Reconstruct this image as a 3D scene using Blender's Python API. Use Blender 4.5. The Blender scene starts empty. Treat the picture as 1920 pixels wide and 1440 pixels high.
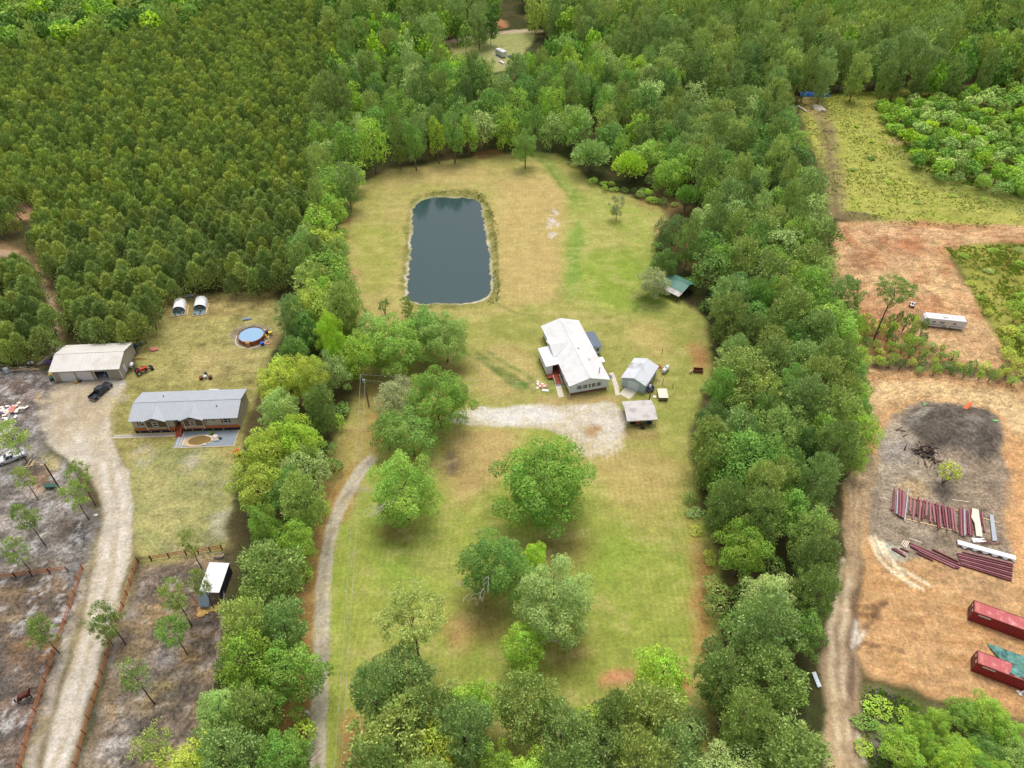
import bpy, math, random
import numpy as np
from mathutils import Vector, Matrix

# ------------------------------------------------------------------ camera, sky, sun, exposure
R = math.radians
scn = bpy.context.scene
COL = scn.collection
FPX, CAM_H, PITCH = 1333.0, 110.0, R(42)
cd = bpy.data.cameras.new("camera"); cam = bpy.data.objects.new("camera", cd); COL.objects.link(cam)
cam.location = (0, 0, CAM_H); cam.rotation_euler = (R(90) - PITCH, 0, 0)
cd.sensor_fit = 'HORIZONTAL'; cd.angle = 2 * math.atan(960 / FPX); cd.clip_start = 0.5; cd.clip_end = 9000
scn.camera = cam
SUN_EL, SUN_AZ = R(72), R(8)          # azimuth measured from +Y towards +X
SUN_STRENGTH, SUN_ANGLE, SKY_STRENGTH, EXPOSURE = 0.85, R(30), 0.15, 0.28
world = bpy.data.worlds.new("World"); scn.world = world; world.use_nodes = True
wn = world.node_tree.nodes; wl = world.node_tree.links; wn.clear()
sky = wn.new('ShaderNodeTexSky'); sky.sky_type = 'NISHITA'; sky.sun_disc = False
sky.sun_elevation = SUN_EL; sky.sun_rotation = SUN_AZ; sky.altitude = 0; sky.air_density = 1.0; sky.dust_density = 6.0; sky.ozone_density = 1.0
hs = wn.new('ShaderNodeHueSaturation'); hs.inputs['Saturation'].default_value = 0.45; hs.inputs['Value'].default_value = 1.0
bg = wn.new('ShaderNodeBackground'); bg.inputs['Strength'].default_value = SKY_STRENGTH
wo = wn.new('ShaderNodeOutputWorld')
wl.new(sky.outputs[0], hs.inputs['Color']); wl.new(hs.outputs[0], bg.inputs['Color']); wl.new(bg.outputs[0], wo.inputs['Surface'])
sd = bpy.data.lights.new("sun", 'SUN'); sun = bpy.data.objects.new("sun", sd); COL.objects.link(sun)
sd.energy = SUN_STRENGTH; sd.angle = SUN_ANGLE; sd.color = (1.0, 0.975, 0.94)
sdir = Vector((math.sin(SUN_AZ) * math.cos(SUN_EL), math.cos(SUN_AZ) * math.cos(SUN_EL), math.sin(SUN_EL)))
sun.rotation_euler = sdir.to_track_quat('Z', 'Y').to_euler(); sun.location = sdir * 300
scn.view_settings.view_transform = 'Standard'; scn.view_settings.look = 'None'
scn.view_settings.exposure = EXPOSURE; scn.view_settings.gamma = 1; scn.view_settings.use_curve_mapping = False
scn.render.engine = 'CYCLES'
cy = scn.cycles
cy.max_bounces = 5; cy.diffuse_bounces = 3; cy.glossy_bounces = 2; cy.transmission_bounces = 3; cy.transparent_max_bounces = 4
cy.caustics_reflective = False; cy.caustics_refractive = False
cy.use_denoising = True

# ------------------------------------------------------------------ helpers
_s, _c = math.sin(PITCH), math.cos(PITCH)
def G(px, py, z=0.0):
    """world point at height z seen at a pixel of the 1920x1440 photograph (survey of the real place)"""
    u = (px - 960) / FPX; v = (py - 720) / FPX
    t = (z - CAM_H) / (-_s - v * _c)
    return np.array([u * t, (_c - v * _s) * t, z])
def PX(x, y, z=0.0):
    zz = z - CAM_H; d = y * _c - zz * _s
    return 960 + FPX * x / d, 720 - FPX * (y * _s + zz * _c) / d
def lin(c):
    c = c / 255.0
    return c / 12.92 if c <= 0.04045 else ((c + 0.055) / 1.055) ** 2.4
KEXP = 1.12
def A(r, g, b):
    return tuple(min(0.86, lin(v) / KEXP) for v in (r, g, b))

_tab = np.random.RandomState(5).rand(257, 257); _tab[256] = _tab[0]; _tab[:, 256] = _tab[:, 0]
def vn(x, y, s, seed=0):
    x = np.asarray(x, float) / s + seed * 17.37 + 1000; y = np.asarray(y, float) / s + seed * 9.71 + 1000
    xi = np.floor(x).astype(int); yi = np.floor(y).astype(int); fx = x - xi; fy = y - yi
    fx = fx * fx * (3 - 2 * fx); fy = fy * fy * (3 - 2 * fy); xi %= 256; yi %= 256
    return (_tab[xi, yi] * (1 - fx) + _tab[xi + 1, yi] * fx) * (1 - fy) + (_tab[xi, yi + 1] * (1 - fx) + _tab[xi + 1, yi + 1] * fx) * fy
def fbm(x, y, s, seed=0, o=4):
    a = 0; w = 1; t = 0
    for k in range(o):
        a = a + w * vn(x, y, s / 2 ** k, seed + k * 3); t += w; w *= 0.55
    return a / t

MATS = {}
def nmat(name):
    m = bpy.data.materials.new(name); m.use_nodes = True
    n = m.node_tree.nodes; l = m.node_tree.links
    return m, n, l, n['Principled BSDF']
def mat(name, rgb, rough=0.7, metal=0.0, var=0.12, scale=1.5, bump=0.0, spec=0.3, dirt=None, ribs=None, rib_axis=0, ribw=0.35, ribdark=0.8):
    """plain painted / sheet / wood surface with mottling, optional ribs along an axis"""
    if name in MATS: return MATS[name]
    m, n, l, b = nmat(name)
    b.inputs['Roughness'].default_value = rough; b.inputs['Metallic'].default_value = metal
    b.inputs['Specular IOR Level'].default_value = spec
    tc = n.new('ShaderNodeTexCoord')
    nz = n.new('ShaderNodeTexNoise'); nz.inputs['Scale'].default_value = scale; nz.inputs['Detail'].default_value = 6
    l.new(tc.outputs['Object'], nz.inputs['Vector'])
    rp = n.new('ShaderNodeMapRange'); rp.inputs[1].default_value = .3; rp.inputs[2].default_value = .7
    rp.inputs[3].default_value = 1 - var; rp.inputs[4].default_value = 1 + var
    l.new(nz.outputs['Fac'], rp.inputs[0])
    mx = n.new('ShaderNodeVectorMath'); mx.operation = 'SCALE'; mx.inputs[0].default_value = rgb
    l.new(rp.outputs[0], mx.inputs['Scale'])
    out = mx.outputs[0]
    if dirt:
        n2 = n.new('ShaderNodeTexNoise'); n2.inputs['Scale'].default_value = dirt[1]; n2.inputs['Detail'].default_value = 8
        l.new(tc.outputs['Object'], n2.inputs['Vector'])
        r2 = n.new('ShaderNodeMapRange'); r2.inputs[1].default_value = dirt[2]; r2.inputs[2].default_value = dirt[2] + .2
        r2.inputs[4].default_value = dirt[3]; l.new(n2.outputs['Fac'], r2.inputs[0])
        mm = n.new('ShaderNodeMix'); mm.data_type = 'RGBA'; mm.inputs[7].default_value = (*dirt[0], 1)
        l.new(r2.outputs[0], mm.inputs[0]); l.new(out, mm.inputs[6]); out = mm.outputs[2]
    if ribs:
        sp = n.new('ShaderNodeSeparateXYZ'); l.new(tc.outputs['Object'], sp.inputs[0])
        md = n.new('ShaderNodeMath'); md.operation = 'PINGPONG'; md.inputs[1].default_value = ribs / 2
        l.new(sp.outputs[rib_axis], md.inputs[0])
        r3 = n.new('ShaderNodeMapRange'); r3.inputs[1].default_value = 0; r3.inputs[2].default_value = ribs / 2 * ribw
        r3.inputs[3].default_value = ribdark; r3.inputs[4].default_value = 1; l.new(md.outputs[0], r3.inputs[0])
        sc_ = n.new('ShaderNodeVectorMath'); sc_.operation = 'SCALE'; l.new(out, sc_.inputs[0]); l.new(r3.outputs[0], sc_.inputs['Scale']); out = sc_.outputs[0]
    l.new(out, b.inputs['Base Color'])
    if bump:
        bp = n.new('ShaderNodeBump'); bp.inputs['Strength'].default_value = bump; bp.inputs['Distance'].default_value = .05
        l.new(nz.outputs['Fac'], bp.inputs['Height']); l.new(bp.outputs[0], b.inputs['Normal'])
    MATS[name] = m
    return m

class MB:
    """collects solids; build() links them as ONE mesh object"""
    def __init__(s): s.v = []; s.f = []
    def add(s, vs, fs):
        k = len(s.v); s.v += [tuple(map(float, p)) for p in vs]; s.f += [tuple(i + k for i in f) for f in fs]; return s
    def box(s, cx, cy, cz, sx, sy, sz, rz=0.0, rx=0.0, ry=0.0):
        M = Matrix.Rotation(rz, 3, 'Z') @ Matrix.Rotation(ry, 3, 'Y') @ Matrix.Rotation(rx, 3, 'X')
        vs = [M @ Vector((a * sx / 2, b * sy / 2, c * sz / 2)) + Vector((cx, cy, cz)) for c in (-1, 1) for b in (-1, 1) for a in (-1, 1)]
        return s.add(vs, [(0, 2, 3, 1), (4, 5, 7, 6), (0, 1, 5, 4), (2, 6, 7, 3), (0, 4, 6, 2), (1, 3, 7, 5)])
    def b2(s, x0, x1, y0, y1, z0, z1): return s.box((x0 + x1) / 2, (y0 + y1) / 2, (z0 + z1) / 2, x1 - x0, y1 - y0, z1 - z0)
    def poly(s, pts): return s.add(pts, [tuple(range(len(pts)))])
    def slab(s, pts, th):
        """thick sheet: pts top outline (CCW from above), th thickness downwards"""
        n = len(pts); lo = [(p[0], p[1], p[2] - th) for p in pts]
        return s.add(list(pts) + lo, [tuple(range(n)), tuple(range(2 * n - 1, n - 1, -1))] + [(i, i + n, (i + 1) % n + n, (i + 1) % n) for i in range(n)])
    def prism(s, prof, y0, y1, axis='y'):
        """profile in (x,z) extruded along y (or profile (y,z) along x)"""
        n = len(prof)
        if axis == 'y': vs = [(a, y0, b) for a, b in prof] + [(a, y1, b) for a, b in prof]
        else: vs = [(y0, a, b) for a, b in prof] + [(y1, a, b) for a, b in prof]
        return s.add(vs, [tuple(range(n)), tuple(range(2 * n - 1, n - 1, -1))] + [(i, (i + 1) % n, (i + 1) % n + n, i + n) for i in range(n)])
    def tube(s, pts, rad, n=8, cap=True):
        pts = [Vector(p) for p in pts]; rad = rad if isinstance(rad, (list, tuple)) else [rad] * len(pts)
        k0 = len(s.v)
        for i, p in enumerate(pts):
            d = (pts[min(i + 1, len(pts) - 1)] - pts[max(i - 1, 0)]).normalized()
            a = d.orthogonal().normalized(); b = d.cross(a)
            s.v += [tuple(p + (a * math.cos(2 * math.pi * j / n) + b * math.sin(2 * math.pi * j / n)) * rad[i]) for j in range(n)]
        for i in range(len(pts) - 1):
            for j in range(n):
                j2 = (j + 1) % n; s.f.append((k0 + i * n + j, k0 + i * n + j2, k0 + (i + 1) * n + j2, k0 + (i + 1) * n + j))
        if cap:
            s.f.append(tuple(k0 + j for j in range(n))[::-1]); s.f.append(tuple(k0 + (len(pts) - 1) * n + j for j in range(n)))
        return s
    def ell(s, c, r, nu=12, nv=7, rz=0.0, noise=0.0, seed=0, zmin=-9.0):
        k0 = len(s.v); rr = random.Random(seed)
        for i in range(nv + 1):
            ph = math.pi * i / nv
            for j in range(nu):
                th = 2 * math.pi * j / nu; q = 1 + rr.uniform(-noise, noise)
                x, y, z = r[0] * q * math.sin(ph) * math.cos(th), r[1] * q * math.sin(ph) * math.sin(th), r[2] * q * math.cos(ph)
                x, y = x * math.cos(rz) - y * math.sin(rz), x * math.sin(rz) + y * math.cos(rz)
                s.v.append((c[0] + x, c[1] + y, max(zmin, c[2] + z)))
        for i in range(nv):
            for j in range(nu):
                j2 = (j + 1) % nu; s.f.append((k0 + i * nu + j, k0 + (i + 1) * nu + j, k0 + (i + 1) * nu + j2, k0 + i * nu + j2))
        return s
    def build(s, name, m, parent=None, smooth=False):
        me = bpy.data.meshes.new(name); me.from_pydata(s.v, [], s.f); me.validate(); me.update()
        if m: me.materials.append(m)
        if smooth: me.polygons.foreach_set('use_smooth', [True] * len(me.polygons))
        o = bpy.data.objects.new(name, me); COL.objects.link(o)
        if parent: o.parent = parent
        return o

def tag(o, label=None, cat=None, group=None, kind=None):
    if label: o['label'] = label
    if cat: o['category'] = cat
    if group: o['group'] = group
    if kind or cat: o['kind'] = kind or 'thing'
    return o
def thing(name, label, cat, loc, rz=0.0, group=None):
    o = bpy.data.objects.new(name, None); COL.objects.link(o); o.empty_display_size = .5
    o.location = (loc[0], loc[1], loc[2] if len(loc) > 2 else 0.0); o.rotation_euler = (0, 0, rz)
    return tag(o, label, cat, group)
def copy_tree(o, parent=None):
    c = o.copy(); COL.objects.link(c)
    if parent: c.parent = parent
    for ch in list(o.children): copy_tree(ch, c)
    return c
def ang(a, b): return math.atan2(b[1] - a[1], b[0] - a[0])
def dist(a, b): return math.hypot(b[0] - a[0], b[1] - a[1])
# ------------------------------------------------------------------ ground
def gp(poly, z=0.0): return np.array([G(x, y, z)[:2] for x, y in poly])
def seg_d(X, Y, a, b):
    dx, dy = b[0] - a[0], b[1] - a[1]; L = dx * dx + dy * dy + 1e-9
    t = np.clip(((X - a[0]) * dx + (Y - a[1]) * dy) / L, 0, 1)
    return np.hypot(X - a[0] - t * dx, Y - a[1] - t * dy)
def sdf(X, Y, P):
    """signed distance, positive inside"""
    d = np.full(X.shape, 1e9); ins = np.zeros(X.shape, bool); n = len(P)
    for i in range(n):
        a, b = P[i], P[(i + 1) % n]
        d = np.minimum(d, seg_d(X, Y, a, b))
        with np.errstate(divide='ignore', invalid='ignore'):
            c = ((a[1] > Y) != (b[1] > Y)) & (X < (b[0] - a[0]) * (Y - a[1]) / (b[1] - a[1] + 1e-12) + a[0])
        ins ^= c
    return np.where(ins, d, -d)
def smooth_closed(P, it=2):
    P = np.asarray(P, float)
    for _ in range(it):
        Q = np.roll(P, -1, 0); P = np.stack([.75 * P + .25 * Q, .25 * P + .75 * Q], 1).reshape(-1, 2)
    return P
def ss(x): x = np.clip(x, 0, 1); return x * x * (3 - 2 * x)

def axis_lin(a, b, step, far, g=1.10):
    c = list(np.arange(a, b + 1e-6, step)); s = step
    hi = []; v = c[-1]
    while v < far[1]: s *= g; v += s; hi.append(v)
    lo = []; v = c[0]; s = step
    while v > far[0]: s *= g; v -= s; lo.append(v)
    return np.array(lo[::-1] + c + hi)
gx = axis_lin(-118, 122, 0.45, (-3500, 3500), 1.035)
_ys = [30.0]
while _ys[-1] < 470: _ys.append(_ys[-1] + 0.42 + max(0, _ys[-1] - 150) * 0.0034)
_s2 = 2.0
while _ys[-1] < 4500: _s2 *= 1.12; _ys.append(_ys[-1] + _s2)
_lo = []; v_ = 30.0; s_ = .5
while v_ > -400: s_ *= 1.15; v_ -= s_; _lo.append(v_)
gy = np.array(_lo[::-1] + _ys)
NX, NY = len(gx), len(gy)
X2, Y2 = np.meshgrid(gx, gy); GXf, GYf = X2.ravel(), Y2.ravel()
print("grid", NX, NY, NX * NY)
WX = GXf + (fbm(GXf, GYf, 5, 1) - .5) * 3.0; WY = GYf + (fbm(GXf, GYf, 5, 7) - .5) * 3.0   # warped coords for ragged edges
N1, N2, N3 = fbm(GXf, GYf, 14, 11), fbm(GXf, GYf, 4, 21), fbm(GXf, GYf, 1.3, 31, 3)
colr = np.zeros((len(GXf), 3)); mow = np.zeros(len(GXf)); zz = np.zeros(len(GXf))

def paint(poly, rgb, feather=1.5, op=1.0, noise=None, warp=1.0, closed_smooth=1, z=0.0, world=False, sel=None, rgb2=None):
    feather *= .6
    P = np.asarray(poly, float) if world else gp(poly, z)
    if closed_smooth: P = smooth_closed(P, closed_smooth)
    x0, y0 = P.min(0) - feather - 4; x1, y1 = P.max(0) + feather + 4
    m = np.where((GXf > x0) & (GXf < x1) & (GYf > y0) & (GYf < y1))[0]
    if not len(m): return
    X = GXf[m] + (WX[m] - GXf[m]) * warp; Y = GYf[m] + (WY[m] - GYf[m]) * warp
    w = ss(sdf(X, Y, P) / feather * .5 + .5) * op
    _apply(m, w, rgb, noise, rgb2)
def stroke(path, width, rgb, feather=.6, op=1.0, noise=None, warp=.5, smooth=2, rgb2=None, world=False):
    feather *= .6
    P = np.asarray(path, float) if world else gp(path)
    for _ in range(smooth):
        if len(P) > 2:
            Q = np.empty((2 * len(P) - 2, 2)); Q[0::2] = .75 * P[:-1] + .25 * P[1:]; Q[1::2] = .25 * P[:-1] + .75 * P[1:]
            P = np.vstack([P[:1], Q, P[-1:]])
    x0, y0 = P.min(0) - width - 4; x1, y1 = P.max(0) + width + 4
    m = np.where((GXf > x0) & (GXf < x1) & (GYf > y0) & (GYf < y1))[0]
    if not len(m): return
    X = GXf[m] + (WX[m] - GXf[m]) * warp; Y = GYf[m] + (WY[m] - GYf[m]) * warp
    d = np.full(len(m), 1e9)
    for i in range(len(P) - 1): d = np.minimum(d, seg_d(X, Y, P[i], P[i + 1]))
    _apply(m, ss((width / 2 - d) / feather * .5 + .5) * op, rgb, noise, rgb2)
def _apply(m, w, rgb, noise, rgb2=None):
    if noise is not None:
        src, lo, hi = noise; w = w * ss((src[m] - lo) / (hi - lo))
    c = np.tile(np.array(A(*rgb)), (len(m), 1))
    if rgb2 is not None:
        t = ss((N1[m] * .5 + N2[m] * .5 - .35) / .3)[:, None]; c = c * (1 - t) + np.array(A(*rgb2)) * t
    colr[m] = colr[m] * (1 - w[:, None]) + c * w[:, None]
def lay_mow(poly, v, feather=3):
    P = smooth_closed(gp(poly), 1); x0, y0 = P.min(0) - 5; x1, y1 = P.max(0) + 5
    m = np.where((GXf > x0) & (GXf < x1) & (GYf > y0) & (GYf < y1))[0]
    w = ss(sdf(GXf[m], GYf[m], P) / feather * .5 + .5); mow[m] = np.maximum(mow[m], w * v)

# base: forest floor everywhere
colr[:] = np.array(A(68, 72, 40)); t = ss((N1 - .4) / .25)[:, None]; colr[:] = colr * (1 - t) + np.array(A(92, 82, 54)) * t
# ---- middle lawns
LAWN = [(640,385),(630,440),(655,500),(665,560),(668,620),(690,700),(650,780),(620,860),(600,950),(570,1080),(575,1200),(590,1290),(640,1330),(640,1440),(560,1500),(700,1500),(1330,1500),(1345,1240),(1352,1150),(1345,1050),(1318,960),(1302,880),(1296,800),(1332,720),(1335,650),(1320,590),(1270,560),(1240,500),(1215,450),(1260,400),(1190,370),(1110,350),(1060,290),(990,285),(900,290),(780,315),(680,335)]
paint(LAWN, (163,160,88), 2.0, rgb2=(150,155,78))
paint([(640,385),(655,500),(665,600),(700,640),(760,600),(940,590),(1000,570),(1060,560),(1060,480),(1075,360),(1060,290),(900,290),(680,335)], (176,160,100), 4, .8, rgb2=(168,162,92))
paint([(940,330),(1050,330),(1065,420),(1050,560),(960,570),(930,480),(925,380)], (190,166,108), 6, .75)
paint([(700,320),(900,300),(930,340),(800,340),(720,360)], (182,162,104), 4, .6)
paint([(655,420),(740,410),(745,520),(700,560),(665,500)], (152,158,74), 6, .65)
paint([(640,360),(660,345),(655,420),(645,430)], (176,128,86), 2.5, .8); paint([(632,500),(665,505),(668,530),(640,530)], (190,140,105), 1.5, .7)
paint([(1070,360),(1180,380),(1250,400),(1215,450),(1240,510),(1290,580),(1200,590),(1060,560),(1050,460)], (150,162,74), 4, .9, rgb2=(165,165,90))
paint([(1072,415),(1095,410),(1090,520),(1070,570),(1060,560),(1062,480)], (112,150,58), 2.5, .65)
paint([(1100,470),(1200,470),(1230,540),(1180,585),(1090,560)], (132,158,56), 6, .6)
paint([(1180,545),(1240,545),(1255,590),(1190,595)], (92,118,42), 3, .7)  # darker grass patch paints the willow's shade into the lawn colour
stroke([(1010,290),(1035,315),(1065,350),(1085,380)], 5, (120,150,62), 2.5, .6)
stroke([(1015,300),(1040,330),(1062,362)], 1.2, (96,126,50), .7, .45)
paint([(1180,372),(1260,362),(1300,395),(1262,402),(1200,392)], (150,124,80), 3, .5)
paint([(1225,410),(1262,402),(1240,440),(1220,440)], (182,160,110), 3, .8)
paint([(880,285),(940,280),(945,292),(890,302)], (160,118,78), 2, .7)
paint([(960,268),(990,262),(1000,300),(950,300)], (110,115,60), 3, .5)
# sand bare patch right of the pond
for q in ([(1035,392),(1042,390),(1046,402),(1040,408)],[(1026,405),(1038,405),(1040,420),(1028,424)],[(1040,418),(1048,416),(1048,424),(1042,426)],[(1024,422),(1034,424),(1036,436),(1030,446),(1026,438)],[(1034,436),(1042,438),(1040,446),(1034,448)]):
    paint(q, (205,195,180), .7, 1, warp=.8, noise=(N3, .3, .5))
# lawn round the white house
paint([(700,640),(880,640),(1000,600),(1180,590),(1320,600),(1330,680),(1270,760),(1160,760),(1040,755),(880,765),(760,760),(700,700)], (164,160,90), 5, .8, rgb2=(150,152,78))
paint([(880,650),(1000,640),(1010,740),(900,760)], (184,160,108), 4, .55)
for k in range(-1, 2): stroke([(895 + k*22, 662),(960 + k*22, 700),(1000+k*22, 735)], 1.3, (104,126,58), .8, .6)
stroke([(905,675),(960,712),(985,722)], 2.2, (84,112,48), 1, .6); paint([(968,718),(985,718),(992,732),(975,730)], (96,128,52), 1, .8)
stroke([(1015,668),(1030,700),(1040,745)], 3, (120,138,66), 1.5, .5)
paint([(1010,742),(1140,738),(1165,745),(1160,762),(1000,762)], (180,150,104), 2.5, .7)
paint([(1290,640),(1330,650),(1320,700),(1300,690)], (182,130,86), 3, .8)
paint([(1180,600),(1240,610),(1270,650),(1230,680),(1180,640)], (184,162,102), 4, .6)
paint([(950,590),(1040,585),(1170,595),(1160,615),(1080,590)], (176,156,100), 3, .5)
stroke([(928,565),(960,585),(1000,592)], .9, (128,130,70), .6, .6)
stroke([(1138,609),(1180,603)], .8, (150,140,110), .4, .8, noise=(N3, .35, .55))
# south lawns
paint([(690,870),(840,810),(1000,800),(1200,830),(1290,850),(1330,1050),(1330,1250),(1080,1290),(850,1300),(640,1440),(620,1200),(660,960)], (158,164,80), 4, .9, rgb2=(146,158,70))
paint([(840,800),(980,798),(960,850),(930,900),(860,960),(830,880)], (186,158,106), 5, .85); paint([(1080,830),(1290,850),(1290,930),(1180,960),(1100,880)], (184,160,104), 6, .8, rgb2=(176,160,96))
paint([(1140,900),(1270,900),(1280,1010),(1150,1000)], (182,164,100), 8, .5)
paint([(1285,950),(1335,1060),(1330,1250),(1290,1230),(1300,1050)], (178,142,88), 3, .75); paint([(1305,1030),(1335,1060),(1330,1220),(1315,1200)], (160,118,72), 2, .6)
paint([(1080,980),(1200,1000),(1180,1100),(1060,1120)], (138,164,62), 8, .6)
paint([(690,900),(780,1010),(860,1090),(750,1130),(680,1050)], (140,168,66), 8, .6)
paint([(780,1030),(860,1040),(850,1090),(770,1080)], (178,172,100), 5, .5)
for c, r_ in (((1060,1030),(70,45)),((905,1160),(50,62)),((1060,1225),(50,38)),((740,1000),(42,28)),((850,870),(35,30)),((700,740),(45,45)),((830,700),(60,22))):  # brown ovals put the lawn trees' cast shade into the ground colour
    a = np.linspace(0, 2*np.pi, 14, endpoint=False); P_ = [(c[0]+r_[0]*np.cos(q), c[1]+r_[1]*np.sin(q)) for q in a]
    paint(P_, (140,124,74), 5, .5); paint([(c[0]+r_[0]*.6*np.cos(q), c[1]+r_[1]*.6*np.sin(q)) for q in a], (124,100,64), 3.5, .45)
paint([(840,1165),(880,1150),(880,1230),(840,1220)], (190,150,100), 3, .7)
paint([(838,850),(862,848),(858,880),(836,884)], (120,108,92), 2, .7)
paint([(1150,1250),(1190,1255),(1200,1280),(1140,1285),(1125,1270)], (200,138,104), 2, .9); paint([(1275,1265),(1305,1270),(1300,1300),(1278,1298)], (190,124,90), 2, .9)
paint([(630,1340),(675,1350),(690,1440),(690,1500),(625,1500)], (178,128,84), 2, .85)
lay_mow([(690,800),(1290,800),(1330,1050),(1330,1270),(640,1440),(620,1100)], .9); lay_mow([(930,310),(1060,320),(1060,560),(930,580)], .5)
lay_mow([(880,640),(1010,640),(1010,745),(880,745)], .6); lay_mow([(1080,820),(1290,830),(1290,960),(1100,960)], 1.3)
# drive verge and drive
stroke([(700,800),(655,860),(615,950),(590,1050),(580,1180),(575,1300),(570,1440),(568,1520)], 8, (176,132,84), 2, .8)
stroke([(640,1000),(622,1150),(612,1300),(605,1440)], 4.5, (152,166,74), 2, .9)
paint([(640,790),(700,740),(700,860),(660,870),(620,930),(610,870)], (160,152,86), 3, .8)
stroke([(650,805),(700,806)], .8, (150,112,80), .4, .6)
stroke([(694,862),(668,892),(640,940),(622,990),(608,1080),(602,1180),(598,1300),(592,1440),(590,1520)], 2.6, (192,182,160), .45, 1, warp=.3)
stroke([(694,862),(668,892),(640,940),(622,990),(608,1080),(602,1180),(598,1300),(592,1440),(590,1520)], 1.1, (160,146,122), .8, .75, noise=(N2, .3, .6))
paint([(606,1200),(620,1200),(612,1260),(600,1260)], (128,122,114), 1, .6)
# gravel pad
PAD = [(840,768),(890,764),(1000,758),(1080,756),(1150,752),(1172,775),(1180,800),(1170,830),(1120,855),(1080,840),(1040,805),(980,800),(900,795),(840,790)]
paint(PAD, (214,206,190), 1.0, 1, rgb2=(190,176,148)); paint([(880,766),(1040,760),(1060,790),(960,795),(890,790)], (220,215,206), 2.5, .8)
paint([(1095,800),(1130,800),(1125,820),(1100,820)], (180,140,92), 1.5, .8, noise=(N3, .3, .6)); paint([(1075,835),(1180,805),(1180,850),(1090,865)], (205,190,160), 2, .8, noise=(N3, .45, .6))
paint([(1170,800),(1240,800),(1240,830),(1180,830)], (150,125,84), 2, .6)
# ---- pond bank
POND = [(762,556),(766,500),(772,440),(772,400),(778,382),(800,371),(850,369),(890,372),(903,384),(909,430),(918,470),(921,520),(921,552),(900,563),(860,571),(800,571),(778,568)]
paint([(748,560),(756,480),(762,400),(770,372),(800,360),(860,355),(905,362),(918,385),(928,440),(934,500),(934,560),(905,575),(850,580),(780,580)], (122,126,62), 1.6, .85, rgb2=(140,136,76))
stroke([(800,362),(860,357),(905,364),(920,400),(930,450),(934,520),(932,560)], .7, (96,92,54), .6, .6)
PONDW = smooth_closed(gp(POND, -.6), 2)
pd_ = sdf(GXf, GYf, PONDW + 0) if False else None
m_ = np.where((GXf > -40) & (GXf < 8) & (GYf > 145) & (GYf < 225))[0]
dP = sdf(GXf[m_] + (N3[m_]-.5)*1.5 + (N2[m_]-.5)*1.2, GYf[m_] + (N2[m_]-.5)*2.0 + (N3[m_]-.5), PONDW); zz[m_] = -.62 - np.clip(dP, -3.2, 8) * .19
zz[m_] = np.minimum(0, zz[m_])
w_ = np.exp(-((dP + .25) / .38) ** 2) * (.35 + .65 * ss((N2[m_] - .3) / .3)); side = np.where(GYf[m_] > 195, .55, 1.0)
colr[m_] = colr[m_] * (1 - (w_ * side)[:, None]) + np.array(A(206, 196, 176)) * (w_ * side)[:, None]
wi = ss(dP / .6)[:, None]; colr[m_] = colr[m_] * (1 - wi) + np.array(A(90, 84, 62)) * wi
# ---- west lot: yard, drive, paddocks
YARD = [(285,560),(400,548),(530,545),(528,620),(500,680),(470,760),(455,830),(440,900),(425,960),(425,1040),(340,1060),(255,1060),(250,960),(235,860),(200,800),(200,730),(255,700),(262,640)]
paint(YARD, (158,150,92), 1.5, 1, rgb2=(146,140,82))
paint([(360,655),(480,650),(470,700),(360,715)], (182,162,112), 4, .8, rgb2=(160,150,96)); paint([(300,560),(520,550),(500,590),(310,600)], (160,138,92), 3, .6)
paint([(250,840),(440,840),(430,960),(420,1030),(260,1050),(245,950)], (158,156,100), 2, 1, rgb2=(142,146,90))
paint([(260,860),(330,860),(340,1000),(270,1010)], (176,168,114), 6, .45)
for q in ([(380,898),(425,895),(430,930),(390,930)],[(340,855),(380,850),(370,880),(345,885)],[(395,940),(430,945),(425,1010),(400,1000)],[(255,830),(285,835),(280,870),(250,870)]): paint(q, (186,176,158), 3, .7, noise=(N2, .35, .6))
for q in ([(310,1005),(420,1000),(415,1040),(300,1050)],): paint(q, (138,128,108), 4, .55, noise=(N2, .35, .6))
paint([(225,740),(245,738),(240,755),(222,755)], (146,142,132), 1, .8)
for (x_, y_) in ((406,646),(321,645),(473,577),(379,648),(425,690),(470,716)): paint([(x_-6,y_-4),(x_+6,y_-4),(x_+5,y_+4),(x_-6,y_+4)], (96,92,60), 1, .75, warp=.5)
for k in range(5): stroke([(290+k*30,720),(340+k*28,600),(360+k*30,560)], 1.0, (176,162,104), 1, .4)
a = np.linspace(0, 2*np.pi, 18, endpoint=False)
paint([(470+38*np.cos(q), 630+24*np.sin(q)) for q in a], (132,122,106), 1.6, .9, rgb2=(160,150,132)); paint([(492,625),(520,620),(520,650),(495,650)], (124,100,74), 1.5, .6)
ASH = [(-60,700),(0,690),(60,690),(100,700),(110,730),(90,760),(80,800),(100,850),(140,890),(170,940),(185,1000),(180,1060),(150,1130),(120,1200),(90,1290),(60,1380),(30,1440),(20,1520),(-80,1520),(-80,700)]
paint(ASH, (140,134,126), 1.6, 1, rgb2=(120,112,101))
paint([(0,700),(90,700),(100,740),(70,800),(20,790),(0,760)], (158,146,138), 3, .8, rgb2=(118,104,96)); paint([(20,715),(60,710),(50,735),(20,738)], (104,84,70), 1.2, .6)
paint([(0,900),(120,870),(140,960),(60,1000),(0,1000)], (168,158,150), 5, .75, noise=(N2, .35, .55))
paint([(0,1040),(110,1040),(120,1060),(60,1120),(0,1140)], (112,98,82), 3, .7); paint([(90,970),(160,965),(160,1030),(100,1040)], (92,80,72), 3, .65, noise=(N2, .3, .55)); paint([(130,985),(160,985),(158,1030),(135,1030)], (84,84,82), 2, .6)
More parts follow.
